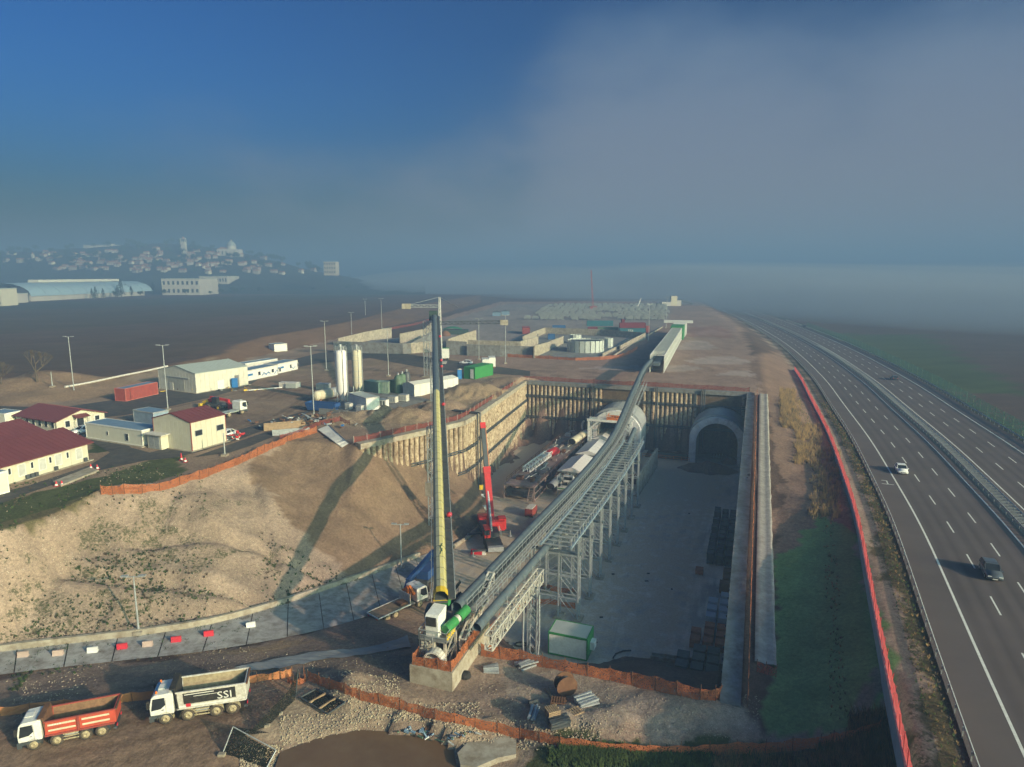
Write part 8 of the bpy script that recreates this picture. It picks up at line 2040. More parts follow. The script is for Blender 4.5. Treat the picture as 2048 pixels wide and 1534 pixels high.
# weighbridge in front of the long office
P4 = [G(*p,5) for p in ((106,966),(178,938),(198,943),(122,974))]; t_ = thing('weighbridge','long concrete weighbridge strip on the asphalt before the long office','weighbridge',P4[0])
mb = MB(); v = [p - P4[0] + Vector((0,0,.3)) for p in P4] + [p - P4[0] - Vector((0,0,.1)) for p in P4]; mb.add(v,[(3,2,1,0),(4,5,6,7),(0,1,5,4),(1,2,6,5),(2,3,7,6),(3,0,4,7)]); mb.build('platform',M['conct'],t_)
for i,(x,y) in enumerate(((113,972),(124,971),(182,937),(195,938),(363,920),(371,924))):
 t_ = thing('traffic_cone',['red and white cone at the left end of the weighbridge, left one','red and white cone at the left end of the weighbridge, right one','red and white cone at the far end of the weighbridge, left one','red and white cone at the far end of the weighbridge, right one','tall red and white post cone at the tip of the grass strip','low white and red cone beside the tall one at the grass tip'][i],'cone',G(x,y,5.05),0,'traffic cones in the yard'); t_.scale = (.75,.75,.75)
 MB().bx(-.35,.35,-.35,.35,0,.12).build('foot',M['redm'],t_); MB().lathe([(.28,.12),(.2,.45)],12).build('lower_band',M['white'],t_); MB().lathe([(.2,.46),(.08,1.0 if i != 4 else 1.6)],12).build('cone_top',M['redm'],t_)
# white membrane edge along the field
pts = [hit(130,776),hit(180,767),hit(240,754),hit(290,744),hit(335,734)]; o = MB().path([p - pts[0] + Vector((0,0,.25)) for p in pts],.3,6).build('white_membrane_roll',M['whited']); o.location = pts[0]; tag(o,'long white membrane edge along the top of the bank below the dark field','membrane')
# ---------------------------------------------------------------- lamp posts
def lamp(label,px,py,tpy,tpx=None,arms=2,z=None,heads=True):
 p = G(px,py,z) if z is not None else hit(px,py); h_ = max(4,zat(p.y,tpy) - p.z); t_ = thing('lamp_post',label,'lamp post',p,R.uniform(-.3,.3),'tall galvanised lamp posts')
 MB().tube((0,0,0),(0,0,h_),.14,8,.08).build('pole',M['galv'],t_)
 if heads:
  mb = MB().beam((-1.1,0,h_ - .1),(1.1,0,h_ - .1),.1); mb.build('cross_arm',M['galv'],t_)
  for x in (-1.0,1.0): MB().bx(x - .4,x + .4,-.22,.22,h_ - .04,h_ + .1).build('lamp_head',M['galv'],t_)
 MB().bx(-.5,.5,-.5,.5,-.1,.35).build('footing',M['conct'],t_)
lamp('lamp post at the left by the bank, nearest the dark field',149,790,673,z=5)
lamp('lamp post between the grey warehouse and the red-roofed one',336,820,690,z=5)
lamp('lamp post standing at the scrap heap before the lying tank',628,832,692,z=5)
lamp('lamp post behind the container row, left of the white silo',653,741,642,z=5)
lamp('lamp post right of the cream silo behind the green containers',777,752,657,z=5)
lamp('lamp post behind the basin wall, above the white silo',704,680,625,z=5)
lamp('lamp post rising above the far end of the left basin wall',764,664,597,z=5)
lamp('distant lamp post at the edge of the dark field',731,634,598,z=7)
lamp('lamp post at the left basin in front of the walls',958,719,637,z=5)
lamp('lamp post with the boom end box behind it',1011,727,630,z=5)
lamp('lamp post between the round tanks and the conveyor gallery',1297,682,608,z=5)
lamp('lamp post beside the far end of the conveyor gallery',1332,656,594,z=5)
lamp('lamp post at the foot of the brown slope by the ramp kerb',803,1137,1048)
lamp('lamp post at the foot of the gravel cut behind the ramp barriers',278,1268,1152)
lamp('thin pole by the asphalt in front of the red-roofed warehouse',450,912,866,heads=False)
lamp('short fence pole at the edge of the dark field',105,774,745,heads=False)
# ---------------------------------------------------------------- basins
def cwall(label,pix,ztop_off,z0=5.0,m=None,th=.45,group='concrete basin walls',panel=2.5):
 P_ = [G(x,y,z0) for x,y in pix]; t_ = thing('basin_wall',label,'concrete wall',P_[0],0,group)
 for i,(a,b_) in enumerate(zip(P_[:-1],P_[1:])):
  h0,h1 = ztop_off[i],ztop_off[i + 1]; d = b_ - a; n = max(1,int(d.length / panel)); nn = Vector((-d.y,d.x,0)).normalized() * th / 2
  for k in range(n):
   p,q = a + d * (k / n),a + d * ((k + 1) / n) - d.normalized() * .04; hh0,hh1 = h0 + (h1 - h0) * k / n,h0 + (h1 - h0) * (k + 1) / n; p,q = p - P_[0],q - P_[0]; U = Vector((0,0,1))
   v = [p - nn,q - nn,q + nn,p + nn]; v += [p - nn + U * hh0,q - nn + U * hh1,q + nn + U * hh1,p + nn + U * hh0]
   MB().add(v,[(0,3,2,1),(4,5,6,7),(0,1,5,4),(1,2,6,5),(2,3,7,6),(3,0,4,7)]).build('wall_panel',m or M['conct'],t_)
 return t_
cwall('long shaded basin wall facing the yard, left part',[(668,705),(805,708),(822,707)],[4.6,4.2,4.2],m=M['concd'])  # shade painted in: darker concrete than on the sunlit basin walls
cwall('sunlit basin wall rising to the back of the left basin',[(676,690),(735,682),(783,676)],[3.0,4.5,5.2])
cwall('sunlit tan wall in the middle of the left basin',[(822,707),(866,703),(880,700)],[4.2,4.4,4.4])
cwall('wall running back from the middle of the left basin into shade',[(822,707),(848,690),(870,682)],[4.2,4.0,5.2],m=M['concd'])  # darker concrete paints the shade on this wall too
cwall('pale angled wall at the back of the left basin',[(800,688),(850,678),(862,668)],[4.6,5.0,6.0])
cwall('dark shaded wall block left of the long right basin wall',[(893,709),(934,710)],[5.4,5.2],m=M['concd'])  # shade put into the colour by the darker concrete
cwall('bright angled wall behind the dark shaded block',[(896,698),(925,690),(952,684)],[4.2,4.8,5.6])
cwall('long shaded wall of the right basin facing the yard',[(934,711),(1000,713),(1068,714)],[4.4,4.2,4.0],m=M['concd'])  # darker concrete again, painting in the shade of this side
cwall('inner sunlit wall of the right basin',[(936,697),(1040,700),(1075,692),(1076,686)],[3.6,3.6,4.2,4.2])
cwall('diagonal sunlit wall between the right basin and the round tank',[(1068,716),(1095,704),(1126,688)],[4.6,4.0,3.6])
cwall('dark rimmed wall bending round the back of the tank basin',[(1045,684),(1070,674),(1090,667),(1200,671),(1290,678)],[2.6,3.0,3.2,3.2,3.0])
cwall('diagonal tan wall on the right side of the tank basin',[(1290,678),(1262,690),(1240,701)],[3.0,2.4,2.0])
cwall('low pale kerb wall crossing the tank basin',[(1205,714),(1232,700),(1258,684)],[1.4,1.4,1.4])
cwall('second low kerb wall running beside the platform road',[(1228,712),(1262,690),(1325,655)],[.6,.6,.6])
sheet('basin_floor',[G(x,y,5) for x,y in ((940,708),(1068,712),(1090,716),(1200,717),(1285,682),(1200,673),(1095,670),(1040,690))],5.3,M['concd'])
sheet('basin_floor',[G(x,y,5) for x,y in ((680,702),(870,702),(890,680),(800,676),(740,682))],5.3,M['concd'])
def rtank(label,cx,cy,wpx,tpy,m=None,n=16):
 p = G(cx,cy,5.3); sc = F / (p.y * CP + 31 * SP); r_ = wpx / 2 / sc; h_ = zat(p.y - r_,tpy) - 5.3; t_ = thing('round_tank',label,'tank',(p.x,p.y,5.3))
 for i in range(n):
  a,b_ = 2 * math.pi * i / n + .02,2 * math.pi * (i + 1) / n - .02; v = []
  for rr_ in (r_,r_ - .15):
   for t in (a,b_): v += [(rr_ * math.cos(t),rr_ * math.sin(t),0),(rr_ * math.cos(t),rr_ * math.sin(t),h_)]
  MB().add(v,[(0,2,3,1),(4,5,7,6),(1,3,7,5),(0,1,5,4),(2,6,7,3)]).build('tank_panel',m or M['greyroof'],t_)
 MB().lathe([(.01,h_ - .5),(r_ - .2,h_ - .52)],n).build('water_surface',M['steel'],t_)
 MB().beam((-r_,0,h_ + .1),(r_,0,h_ + .1),.5,.12).build('bridge',M['galv'],t_)
pg = mat('pale_tank_panel',(.50,.53,.49),.6,var=.12,dirt=(.3,.33,.3),dirt_amt=.3)
rtank('large round panelled tank in the basin behind the pit',1171,702,74,683,pg,22)
rtank('small round tank behind the large panelled one',1151,686,23,670,pg,12)
rtank('small round tank right of the large panelled one',1217,695,18,677,pg,10)
# container stacks
def fcont(label,x0,x1,y,h_=2.8,d=2.6,m=None,dz=0.0,txt=None,group=None):
 t_,Lc = boxcont('shipping_container',label,(x0,y),(x1,y),h_,d,m,dz=dz,group=group)
 if txt: text(txt,1.7,M['white'],t_,(Lc * .42,-.03,h_ / 2),(rad(90),0,0),'lettering')
fcont('teal container with white lettering at the bottom right of the stack',1239,1291,667,m=M['cteal'],txt='TEX')
fcont('maroon container on top of the teal lettered one',1239,1291,667,m=M['cdred'],dz=2.9)
fcont('blue-teal container, upper left of the container stack',1174,1226,663,m=M['cteal'],dz=3.0)
fcont('dark green container, bottom middle of the stack',1196,1237,665,m=M['dgreen'])
fcont('short red container at the bottom left of the stack',1176,1195,665,m=M['cdred'])
fcont('orange-red container standing end on, right of the teal lettered one',1292,1299,667,h_=4.0,m=M['cred'])
fcont('lone orange container standing end on behind the basin wall',1045,1060,668,h_=3.2,d=12,m=M['cred'])
fcont('dark blue container behind the tank basin',1105,1131,661,m=M['cblue'])
fcont('dark blue container inside the tank basin',1096,1110,680,m=M['cblue'])
fcont('small maroon box on top of the maroon container',1243,1249,667,h_=1.6,m=M['cdred'],dz=5.8)
for i in range(8): t_ = thing('white_tote','white tote in the row behind the tank basin','tote',G(1134 + i * 4,663,5),0,'row of white totes'); MB().bx(0,.9,0,1,.1,1.3).build('body',M['white'],t_); MB().bx(0,.9,0,1,0,.1).build('pallet',M['wood'],t_)
t_ = thing('tarped_stack','dark container row topped with a green tarpaulin, left of the mast','stack',G(886,669,5)); MB().bx(0,13,0,5,0,2.4).build('stack_body',M['tdark'],t_)
mb = MB(); v = []
for i in range(9):
 for j in range(4): v.append((-.3 + 13.6 * i / 8 * .75,-.2 + 5.4 * j / 3,2.5 + 1.6 * math.sin(math.pi * (i + .5) / 9) * math.sin(math.pi * (j + .6) / 4.2)))
mb.add(v,[(i * 4 + j,i * 4 + j + 4,i * 4 + j + 5,i * 4 + j + 1) for i in range(8) for j in range(3)],0,True); mb.build('tarpaulin',mat('green_tarpaulin',(.03,.16,.09),.7),t_)
MB().lathe([(2.6,0),(2.4,1.2),(1.2,2.4),(.01,2.7)],12).build('soil_heap',M['rust'],t_).location = (2.0,-7,0)
# ---------------------------------------------------------------- segment stacks (tunnel lining rings)
segm = mat('precast_segment_concrete',(.24,.25,.24),.85,var=.15,scale=.5)
def seg_stack(n):
 t_ = thing('segment_stack','stack of curved concrete tunnel segments in the storage field behind the site','segment stack',(0,0,0),0,'tunnel segment stacks in rows')
 for k in range(n):
  mb = MB(); v = []; z0 = .15 + k * .55
  for i in range(6):
   x = -2.1 + 4.2 * i / 5; c_ = .55 * (1 - (x / 2.1) ** 2)
   for y in (-.85,.85):
    for z in (z0 + c_,z0 + c_ + .42): v.append((x,y,z))
  f = [(0,1,3,2),(20,22,23,21)]
  for i in range(5): a = i * 4; b_ = a + 4; f += [(a,b_,b_ + 1,a + 1),(a + 2,a + 3,b_ + 3,b_ + 2),(a + 1,b_ + 1,b_ + 3,a + 3),(a,a + 2,b_ + 2,b_)]
  mb.add(v,f).build('segment',segm,t_)
 return t_
protos = [seg_stack(4),seg_stack(3)]; used_ = [False,False]; rr = random.Random(4); cnt = 0
for row in range(22):
 y = 640 - row * 1.35 - (0 if row < 5 else .4)
 if row % 4 == 3: continue
 Yw = G(1150,y,5).y; x0,x1 = (1040,1330) if row < 6 else (1060 + row * 2,1335)
 px = x0
 if row in (4,5): x0 = 1110
 while px < x1:
  pw = G(px,y,5); step = 5.2; sc = F / (pw.y * CP); px += step * sc * rr.choice((1,1,1,1.1))
  if rr.random() < .10 or cnt > 290: continue
  if fbm(np.array([pw.x]),np.array([pw.y * .5]),3,.03)[0] < -.16: continue
  k = rr.choice((0,0,1))
  if not used_[k]: o = protos[k]; used_[k] = True
  else: o = copy_thing(protos[k],(0,0,0))
  o.location = (pw.x + rr.uniform(-.5,.5),pw.y + rr.uniform(-.8,.8),5.0); o.rotation_euler = (0,0,-.1 + rr.uniform(-.05,.05)); cnt += 1
print('segments',cnt)
# distant plant at the far end of the site
def far_mast(label,px,py,tpy,lean=0,m=M['galv'],name='crane_boom',cat='crane',r_=.5):
 p = G(px,py,5); h_ = zat(p.y,tpy) - 5; o = MB().truss((0,0,0),(.001,0,0),(1,0,0),.01,.01,1).tube((0,0,0),(lean,0,h_),r_,6,r_ * .5).build(name,m); o.location = p; tag(o,label,cat); return o
t_ = thing('crawler_crane','distant crawler crane with tall red-grey lattice boom rising into the fog','crane',G(1186,618,5)); h_ = zat(t_.location.y,540) - 5; sc = F / (t_.location.y * CP)
MB().bx(-3,3,-3,3,0,2.6).build('carrier',M['cred'],t_); mb = MB()
for a in (-.6,.6): mb.beam((a,0,2),(-5.5 / sc + a * .3,0,h_),.35)
for i in range(14): u,v_ = i / 14,(i + 1) / 14; mb.beam((-.6 - 5.5 / sc * u,0,2 + (h_ - 2) * u),(.6 - 5.5 / sc * v_,0,2 + (h_ - 2) * v_),.2)
mb.build('boom',M['cred'],t_)
t_ = thing('mobile_crane','distant small crane with pale inclined boom among the segment stacks','crane',G(1276,616,5)); MB().bx(-3,3,-2,2,0,2.5).build('carrier',M['whited'],t_); h_ = zat(t_.location.y,596) - 5; MB().beam((0,0,2),(6 / sc,0,h_),.7).build('boom',M['white'],t_)
t_ = thing('concrete_plant','distant pale batching tower at the far end of the conveyor line','tower',G(1352,612,5)); h_ = zat(t_.location.y,592) - 5; MB().bx(-5,1,0,5,0,h_).build('tower_body',M['tan'],t_); MB().bx(-14,-5,0,6,0,h_ * .4).bx(1,5,0,5,0,h_ * .55).build('hopper_block',M['whited'],t_); MB().beam((5,2,h_ * .5),(16,2,2),1.5).build('feed_belt',M['steel'],t_)
for i,(x,y) in enumerate(((985,632),(1003,630))): t_ = thing('site_shed',['distant pale shed behind the boom, left one','distant pale shed behind the boom, right one'][i],'shed',G(x,y,5)); MB().bx(0,6,0,4,0,2.8).build('wall',M['broof'],t_); MB().prism([(-.3,2.8),(6.3,2.8),(3,3.8)],-.2,4.2,'y').build('roof',M['steel'],t_)
# ================================================================== far buildings, town, trees
rr = random.Random(31)
def fbuild(name,label,cat,x0,x1,base_py,eave_py,z0=7.0,depth=30,m=None,rf=None,windows=0,roof='flat',rise=4,group=None,Yf=None,skew=0.0):
 a = G(x0,base_py,z0) if Yf is None else Vector((xat(x0,Yf,z0),Yf,z0)); Y = a.y; sc_ = F / (Y * CP - (z0 - CAMZ) * SP); Lb_ = (x1 - x0) / sc_; h_ = zat(Y,eave_py) - z0
 t_ = thing(name,label,cat,a,skew,group); MB().bx(0,Lb_,0,depth,-2,h_).build('wall',m or M['far'],t_)
 if roof == 'gable': MB().prism([(-.8,h_),(depth + .8,h_),(depth / 2,h_ + rise)],-.8,Lb_ + .8,'x').build('roof',rf or M['farroof'],t_)
 elif roof == 'hip': MB().add([(-.8,-.8,h_),(Lb_ + .8,-.8,h_),(Lb_ + .8,depth + .8,h_),(-.8,depth + .8,h_),(Lb_ * .3,depth / 2,h_ + rise),(Lb_ * .7,depth / 2,h_ + rise)],[(0,1,5,4),(1,2,5),(2,3,4,5),(3,0,4)]).build('roof',rf or M['farroof'],t_)
 else: MB().bx(-.4,Lb_ + .4,-.4,depth + .4,h_,h_ + .6).build('roof',rf or M['greyroof'],t_)
 if windows:
  rows_,cols_ = windows; wm = None
  for r_ in range(rows_):
   for c_ in range(cols_):
    w_ = Lb_ / cols_ * .45; x = Lb_ * (c_ + .28) / cols_; z = h_ * (r_ + .3) / rows_; hh_ = h_ / rows_ * .45
    if wm is None: wm = MB().bx(0,w_,-.25,-.02,0,hh_).build('window',M['glass'],t_); wm.location = (x,0,z)
    else: share('window',wm,t_,(x,0,z))
 return t_,Lb_,h_
# the big vaulted hall
a = G(62,603,7); b_ = G(262,592,7); t_ = thing('vaulted_hall','long pale hall with blue curved roof and three arched bays at its left end','hall',a,heading(a,b_)); Lh = (b_ - a).length * 1.28; hh = zat(a.y,580) - 7
MB().bx(0,Lh * .92,0,60,-1,hh * .55).build('wall',M['far'],t_)
nb_ = 10; vr = mat('blue_grey_vault_roof',(.30,.42,.50),.5)
for i in range(nb_):
 x0,x1 = Lh * i / nb_,Lh * (i + 1) / nb_ - .6; mb = MB(); v = []
 for x in (x0,x1):
  for k in range(9): t = math.pi * k / 8; v.append((x,30 - 31 * math.cos(t),hh * .45 + (hh * 1.15) * math.sin(t)))
 mb.add(v,[(k,k + 1,k + 10,k + 9) for k in range(8)],0,True).build('roof_bay',vr,t_)
MB().bx(Lh * .2,Lh * .85,24,36,hh * 1.6,hh * 1.85).build('roof_ridge',mat('pale_ridge',(.6,.58,.5),.7),t_)
for k in range(3):
 cy = 10 + 20 * k; mb = MB(); mb.add([(-1,cy - 9,0)] + [(-1,cy - 9 * math.cos(math.pi * i / 10),hh * .6 + hh * .6 * math.sin(math.pi * i / 10)) for i in range(11)] + [(-1,cy + 9,0)],[tuple(range(13))]); mb.build('arch_bay',M['steel'],t_)
# front arches seen from the pit side
for k,x in enumerate((22,40,57)):
 p = G(x,601,7); o_ = thing('arched_bay',['left dark arched bay at the end of the vaulted hall','middle dark arched bay at the end of the vaulted hall','right dark arched bay at the end of the vaulted hall'][k],'hall bay',p); mb = MB(); r_ = 5.2; h2 = zat(p.y,572) - 7
 mb.prism([(-r_,0)] + [(-r_ * math.cos(math.pi * i / 10),h2 - r_ + r_ * math.sin(math.pi * i / 10)) for i in range(11)] + [(r_,0)],0,30,'y'); mb.build('bay_wall',M['steel'],o_)
 mb = MB(); 
 for i in range(10): mb.beam((-r_ * 1.03 * math.cos(math.pi * i / 10),-.3,h2 - r_ + r_ * 1.03 * math.sin(math.pi * i / 10)),(-r_ * 1.03 * math.cos(math.pi * (i + 1) / 10),-.3,h2 - r_ + r_ * 1.03 * math.sin(math.pi * (i + 1) / 10)),.6)
 mb.beam((-r_,-.3,0),(-r_,-.3,h2 - r_),.6); mb.beam((r_,-.3,0),(r_,-.3,h2 - r_),.6); mb.build('arch_rim',M['far'],o_)
fbuild('factory','pale factory block right of the vaulted hall','factory',325,400,590,558,depth=60,windows=(2,8),m=M['far'])
fbuild('factory','factory wing with lighter walls and two storeys behind the parked cars','factory',400,456,583,553,depth=50,windows=(2,10))
fbuild('warehouse','long white low warehouse far behind the dark field','warehouse',476,607,572,549,depth=60,m=M['far'],windows=(1,16))
fbuild('office_block','narrow yellow building cut by the left edge below the town','building',-30,5,612,578,depth=20,m=M['cream'],windows=(3,3))
fbuild('canopy','small white canopy building left of the vaulted hall','building',15,36,606,588,depth=15,m=M['far'])
fbuild('office_block','pale distant block in the haze right of the town','building',648,672,548,524,z0=zat(1050,548),depth=20,m=M['townw'],windows=(3,5),Yf=1050)
# long roofed sheds with rows of white parked cars
cwm = MB(); 
car_me = None
for i in range(60):
 r_ = i // 20; x = 335 + (i % 20) * 6.2 + r_ * 4; y = 586 - (i % 20) * .45 + r_ * 1.4; p = G(x,y,7)
 if car_me is None:
  t0 = thing('distant_car','tiny pale car in the rows parked before the distant factory','car',p,.2,'rows of cars before the distant factory'); MB().bx(-2.1,2.1,-.9,.9,.3,.95).build('body',M['white'],t0); MB().bx(-1.2,1.0,-.8,.8,.95,1.5).build('windows',M['glass'],t0); car_me = t0
 else: copy_thing(t0,p,.2)
# hill: terrain swelling with woods and houses
def hillz(x,y):
 # ridge from left edge to about px 560
 u = (x / y) if y > 0 else 0; a = (u * F + 1024)
 prof = float(np.interp(a,[-600,-200,0,150,260,330,400,470,540,640,760],[50,70,74,84,92,96,92,84,62,34,8]))
 t = max(0,min(1,(y - 1000) / 520)); return 7 + prof * (t * t * (3 - 2 * t))
mb = MB(); v = []; f = []; nx_,ny_ = 60,26
for i in range(nx_ + 1):
 for j in range(ny_ + 1):
  y = 960 + 1500 * j / ny_; px = -500 + 1350 * i / nx_; x = (px - 1024) / F * y * CP; z = hillz(x,y) if j < 20 else hillz(x,960 + 1500 * 19 / ny_) * (1 - (j - 19) / 7) - 3; v.append((x,y,z + rr.uniform(-1.5,1.5) * (0 < j) - (6 if j == 0 else 0)))
for i in range(nx_):
 for j in range(ny_): a = i * (ny_ + 1) + j; f.append((a,a + ny_ + 1,a + ny_ + 2,a + 1))
o = mb.add(v,f,0,True).build('hills',mat('wooded_hillside',(.035,.042,.025),.95,var=.4,scale=.05)); o['kind'] = 'structure'
# town houses as things (shared meshes)
protoH = []
for k in range(5):
 t_ = thing('town_house','small pale house with tiled roof among the hillside town houses','house',(0,0,0),0,'houses of the hillside town'); w_,d_,h_ = rr.choice(((9,8,4),(12,8,5),(8,8,6),(17,9,4.5),(11,9,6.5)))
 MB().bx(-w_ / 2,w_ / 2,0,d_,-4,h_).build('wall',[M['townw'],M['townw'],M['far'],M['townw'],M['cream']][k],t_); MB().prism([(-.6,h_),(d_ + .6,h_),(d_ / 2,h_ + 2.4)],-w_ / 2 - .5,w_ / 2 + .5,'x').build('roof',M['farroof'],t_)
 wn = MB()
 wo_ = None
 for x in range(int(w_ / 3.5)):
  for z in range(int(h_ / 3)):
   if wo_ is None: wo_ = MB().bx(0,1.1,-.1,.0,0,1.4).build('window',M['glass'],t_); wo_.location = (-w_ / 2 + 1.2 + x * 3.4,0,1 + z * 3)
   else: share('window',wo_,t_,(-w_ / 2 + 1.2 + x * 3.4,0,1 + z * 3))
 protoH.append([t_,False])
cnt = 0; pos_h = []
while cnt < 150:
 px = rr.choice((rr.uniform(60,520),rr.uniform(140,460),rr.uniform(-20,700))); py = rr.triangular(500,556,528)
 if px > 530: py = rr.uniform(526,552)
 if abs(px - 370) < 8 and py < 510: continue
 # intersect the pixel ray with the hill
 ok = None
 for Y in range(960,1500,12):
  x = xat(px,Y,40); z = zat(Y,py)
  if z <= hillz(x,Y): ok = (x,Y,hillz(x,Y)); break
 if ok is None: cnt += 1; continue
 k = rr.randrange(5); pr = protoH[k]
 if not pr[1]: o = pr[0]; pr[1] = True
 else: o = copy_thing(pr[0],(0,0,0))
 o.location = (ok[0],ok[1],ok[2] - 1); o.rotation_euler = (0,0,rr.choice((0,.2,-.3,.5))); cnt += 1
# bell tower, domed church, castle walls, small tower
def on_hill(px,py,Y=None):
 for Yv in range(960,1520,8):
  x = xat(px,Yv,60); z = zat(Yv,py)
  if z <= hillz(x,Yv): return Vector((x,Yv,hillz(x,Yv)))
 return Vector((xat(px,1480,60),1480,hillz(xat(px,1480,60),1480)))
p = on_hill(370,508); h_ = zat(p.y,475) - p.z; t_ = thing('bell_tower','tall square bell tower standing above the hillside town','tower',p)
MB().bx(-4,4,-4,4,-3,h_ * .72).build('shaft',M['far'],t_)
mb = MB()
for x in (-3.4,3.4):
 for y in (-3.4,3.4): mb.bx(x - .6,x + .6,y - .6,y + .6,h_ * .72,h_ * .9)
mb.bx(-4.4,4.4,-4.4,4.4,h_ * .9,h_ * .94).bx(-4.4,4.4,-4.4,4.4,h_ * .71,h_ * .73); mb.build('belfry',M['far'],t_); MB().lathe([(3,h_ * .94),(2.4,h_),(.2,h_ * 1.06)],4).build('cap',M['farroof'],t_)
p = on_hill(457,512); h_ = zat(p.y,480) - p.z; t_ = thing('domed_church','large church with a round dome and lantern on the town hill','church',p)
MB().bx(-22,18,0,30,-4,h_ * .42).build('nave',M['far'],t_); MB().prism([(-22,h_ * .42),(-2,h_ * .42),(-12,h_ * .56)],0,30,'y').build('pediment',M['farroof'],t_); MB().lathe([(9,h_ * .4),(9,h_ * .62)],16,(2,14,0)).build('drum',M['far'],t_)
MB().lathe([(9.3,h_ * .62),(8.6,h_ * .74),(6.4,h_ * .85),(3,h_ * .92),(1.6,h_ * .93)],18,(2,14,0)).build('dome',mat('lead_grey_dome',(.28,.30,.30),.6),t_); MB().lathe([(1.6,h_ * .93),(1.6,h_),(.2,h_ * 1.06)],8,(2,14,0)).build('lantern',M['far'],t_)
mb = MB()
for x in (-19,-12,-5): mb.bx(x,x + 2,-.2,0,2,h_ * .3)
mb.build('window',M['glass'],t_)
p = on_hill(170,496); t_ = thing('castle_wall','long pale castle wall with battlements on the ridge left of the bell tower','castle',p); Lw = 82 / F * p.y; MB().bx(0,Lw,0,4,-5,5).build('curtain_wall',M['far'],t_)
mb = MB()
for i in range(int(Lw / 4)): mb.bx(i * 4,i * 4 + 2.2,0,1.2,5,6.6)
mb.build('battlement',M['far'],t_); MB().bx(Lw * .55,Lw * .66,4,14,0,9).build('keep',M['white'],t_)
p = on_hill(67,524); h_ = zat(p.y,508) - p.z; t_ = thing('small_bell_tower','small bell tower and chapel at the left of the hillside town','tower',p); MB().bx(-2,2,-2,2,-3,h_).build('shaft',M['far'],t_); MB().lathe([(2.2,h_),(.1,h_ * 1.25)],4).build('spire',M['farroof'],t_); MB().bx(-12,10,2,12,-3,6).build('chapel',M['far'],t_)
# ---- trees
def tree_mesh(kind,seed):
 rr = random.Random(seed); mb = MB(); tb = MB()
 if kind == 'conifer':
  tb.tube((0,0,0),(0,0,11),.35,6,.08)
  for k in range(520):
   z = rr.uniform(1.5,12); r_ = (12.4 - z) * .30 * rr.uniform(.5,1.05); a = rr.uniform(0,6.28); s_ = rr.uniform(.4,.9); c_ = Vector((r_ * math.cos(a),r_ * math.sin(a),z)); d = Vector((math.cos(a),math.sin(a),-.5)) * s_; n_ = Vector((-math.sin(a),math.cos(a),rr.uniform(-.4,.4))) * s_ * .5
   mb.add([c_ - n_,c_ + n_,c_ + d],[(0,1,2)])
 elif kind == 'broad':
  tb.tube((0,0,0),(.2,0,4),.4,6,.22); lobes = [(rr.gauss(0,1.8),rr.gauss(0,1.8),rr.uniform(4.5,8),rr.uniform(1.4,2.4)) for _ in range(9)]
  for l_ in lobes: tb.tube((.2,0,3.6),(l_[0] * .8,l_[1] * .8,l_[2]),.14,5,.05)
  for k in range(620):
   l_ = rr.choice(lobes); d = Vector((rr.gauss(0,1),rr.gauss(0,1),rr.gauss(0,1))).normalized(); c_ = Vector(l_[:3]) + d * l_[3] * rr.uniform(.6,1.05); s_ = rr.uniform(.3,.7); u_ = Vector((rr.gauss(0,1),rr.gauss(0,1),rr.gauss(0,1))).normalized() * s_; w_ = d.cross(u_).normalized() * s_
   mb.add([c_ - u_,c_ + w_,c_ + u_ * .8],[(0,1,2)])
 else:  # bare
  tb.tube((0,0,0),(0,0,2.6),.28,6,.16)
  def br(p,d,l_,r_,n_):
   q = p + d * l_; (tb if n_ > 1 else mb).tube(p,q,r_,4 if n_ > 1 else 3,r_ * .6,caps=False,sm=False)
   if n_ > 0:
    for _ in range(3): br(q,(d + Vector((rr.gauss(0,.45),rr.gauss(0,.45),rr.uniform(-.05,.35)))).normalized(),l_ * .72,r_ * .6,n_ - 1)
  for _ in range(4): br(Vector((0,0,2.2)),Vector((rr.gauss(0,.5),rr.gauss(0,.5),1)).normalized(),1.9,.12,4)
 return mb,tb
TP = {}
def tree(kind,label,p,s_,group=None,m=None,name=None):
 if kind not in TP:
  t_ = thing(name or {'conifer': 'conifer_tree','broad': 'leafy_tree','bare': 'bare_tree'}[kind],label,'tree',p,0,group); mb,tb = tree_mesh(kind,5 + len(TP))
  tb.build('trunk',M['bleaf'],t_); mb.build('crown',m or (M['bleaf'] if kind == 'bare' else M['leaf']),t_); TP[kind] = t_; t_.scale = (s_,s_,s_); return t_
 return copy_thing(TP[kind],p,rr.uniform(0,6),label,group,(s_,s_,s_ * rr.uniform(.9,1.2)))
for i,(px,py,tpy) in enumerate(((192,598,573),(207,597,575),(243,594,561),(252,592,568),(276,590,569),(307,589,566),(425,583,562),(185,599,578),(263,592,572),(530,577,556),(548,576,558),(640,573,548),(700,570,552),(236,595,572))):
 p = G(px,py,7); s_ = (zat(p.y,tpy) - 7) / 12; tree('conifer','dark conifer in the line of trees before the vaulted hall and factory',p,s_,'conifers before the distant hall')
for i in range(60):
 px = rr.uniform(100,900); y = 600 - (px / 900) * 26 + rr.uniform(-3,2); p = G(px,min(y,606),7); tree('broad','low dark tree in the hedge line at the far edge of the field',p,rr.uniform(.5,1.0),'hedge line trees beyond the field')
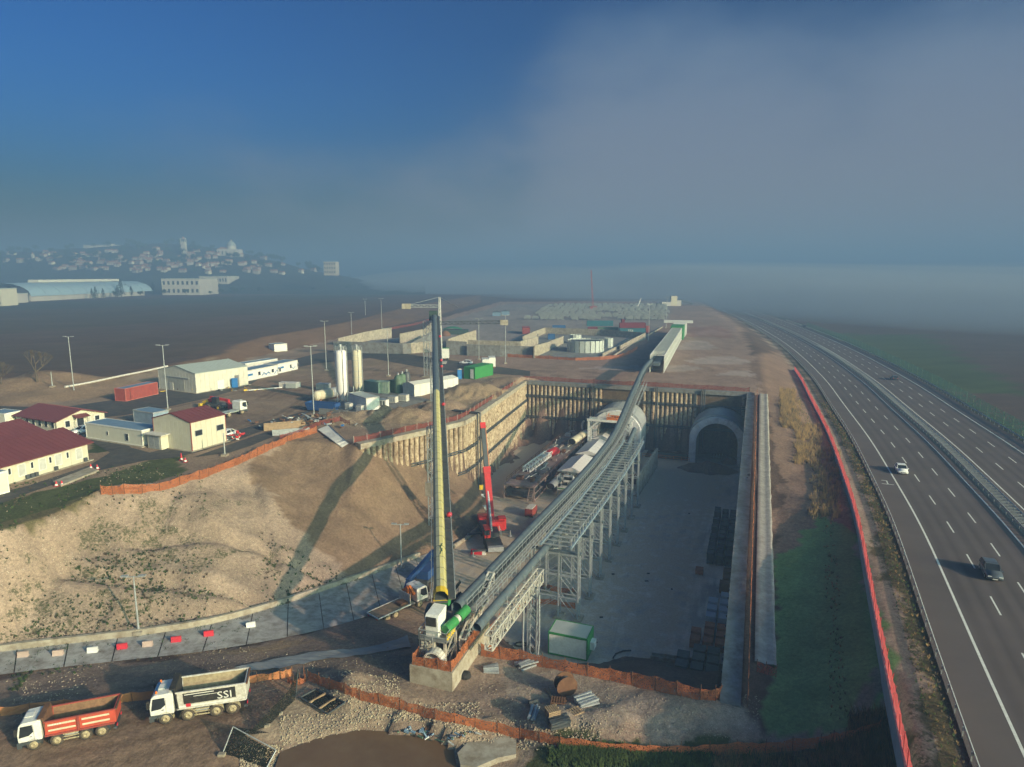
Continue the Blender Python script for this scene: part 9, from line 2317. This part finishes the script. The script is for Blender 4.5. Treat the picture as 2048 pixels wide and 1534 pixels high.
for i in range(110):
 px = rr.uniform(-60,640); py = rr.triangular(484,556,500)
 q = None
 for Yv in range(960,1520,14):
  x = xat(px,Yv,60)
  if zat(Yv,py) <= hillz(x,Yv): q = Vector((x,Yv,hillz(x,Yv) - 1)); break
 if q is None: q = Vector((xat(px,1490,60),rr.uniform(1440,1490),0)); q.z = hillz(q.x,q.y) - 1
 tree('broad','dark round tree among the houses of the hillside town',q,rr.uniform(1.0,1.9),'trees on the town hill')
tree('bare','bare tree at the field edge left of the lamp post',hit(74,764),1.15)
tree('bare','small bare tree at the left edge of the field',hit(4,768),.8)
# ================================================================== air
def vol_mat(name,col,dens,aniso=0.2):
 m = bpy.data.materials.new(name); m.use_nodes = True; t = m.node_tree; t.nodes.clear()
 v = t.nodes.new('ShaderNodeVolumePrincipled'); v.inputs['Color'].default_value = (*col,1); v.inputs['Density'].default_value = dens; v.inputs['Anisotropy'].default_value = aniso
 o = t.nodes.new('ShaderNodeOutputMaterial'); t.links.new(v.outputs[0],o.inputs['Volume']); return m
hz = MB().bx(-12000,12000,-400,12800,-16,128).build('haze',vol_mat('thin_blue_haze',(0.175,0.29,0.49),0.0012,0.0)); hz['kind'] = 'stuff'
# the fog bank lying over the fields and the far end of the site
mb = MB(); gx = [-420,-330,-240,-120,20,160,280,380,470,560,700,1000,1600,3000,6000,11000]
near_y = {-420: 1500,-330: 1150,-240: 980,-120: 860,20: 690,160: 520,280: 340,380: 240,470: 190,560: 150,700: 125,1000: 110,1600: 110,3000: 150,6000: 100,11000: 100}
v = []; rows = []
for x in gx:
 y0 = near_y[x]; prof = [(y0,-15.0),(y0 + 60,-8.0 + 0 * x),(y0 + 240,22),(y0 + 700,42),(y0 + 2000,66),(y0 + 5200,101),(12500,124),(12500,-15.5)]
 for y,z in prof: v.append((x + R.uniform(-15,15) * (x < 800),y + (R.uniform(-25,25) if y < 12000 else 0),z if abs(z) > 100 or z < 0 else z + R.uniform(-8,8)))
n = 8; f = []
for i in range(len(gx) - 1):
 for j in range(n): f.append((i * n + j,(i + 1) * n + j,(i + 1) * n + (j + 1) % n,i * n + (j + 1) % n))
f.append(tuple(range(n - 1,-1,-1))[::-1]); f.append(tuple((len(gx) - 1) * n + j for j in range(n - 1,-1,-1)))
fb = mb.add(v,f).build('fog_bank',vol_mat('grey_fog',(0.385,0.452,0.56),0.010,0.0)); fb['kind'] = 'stuff'
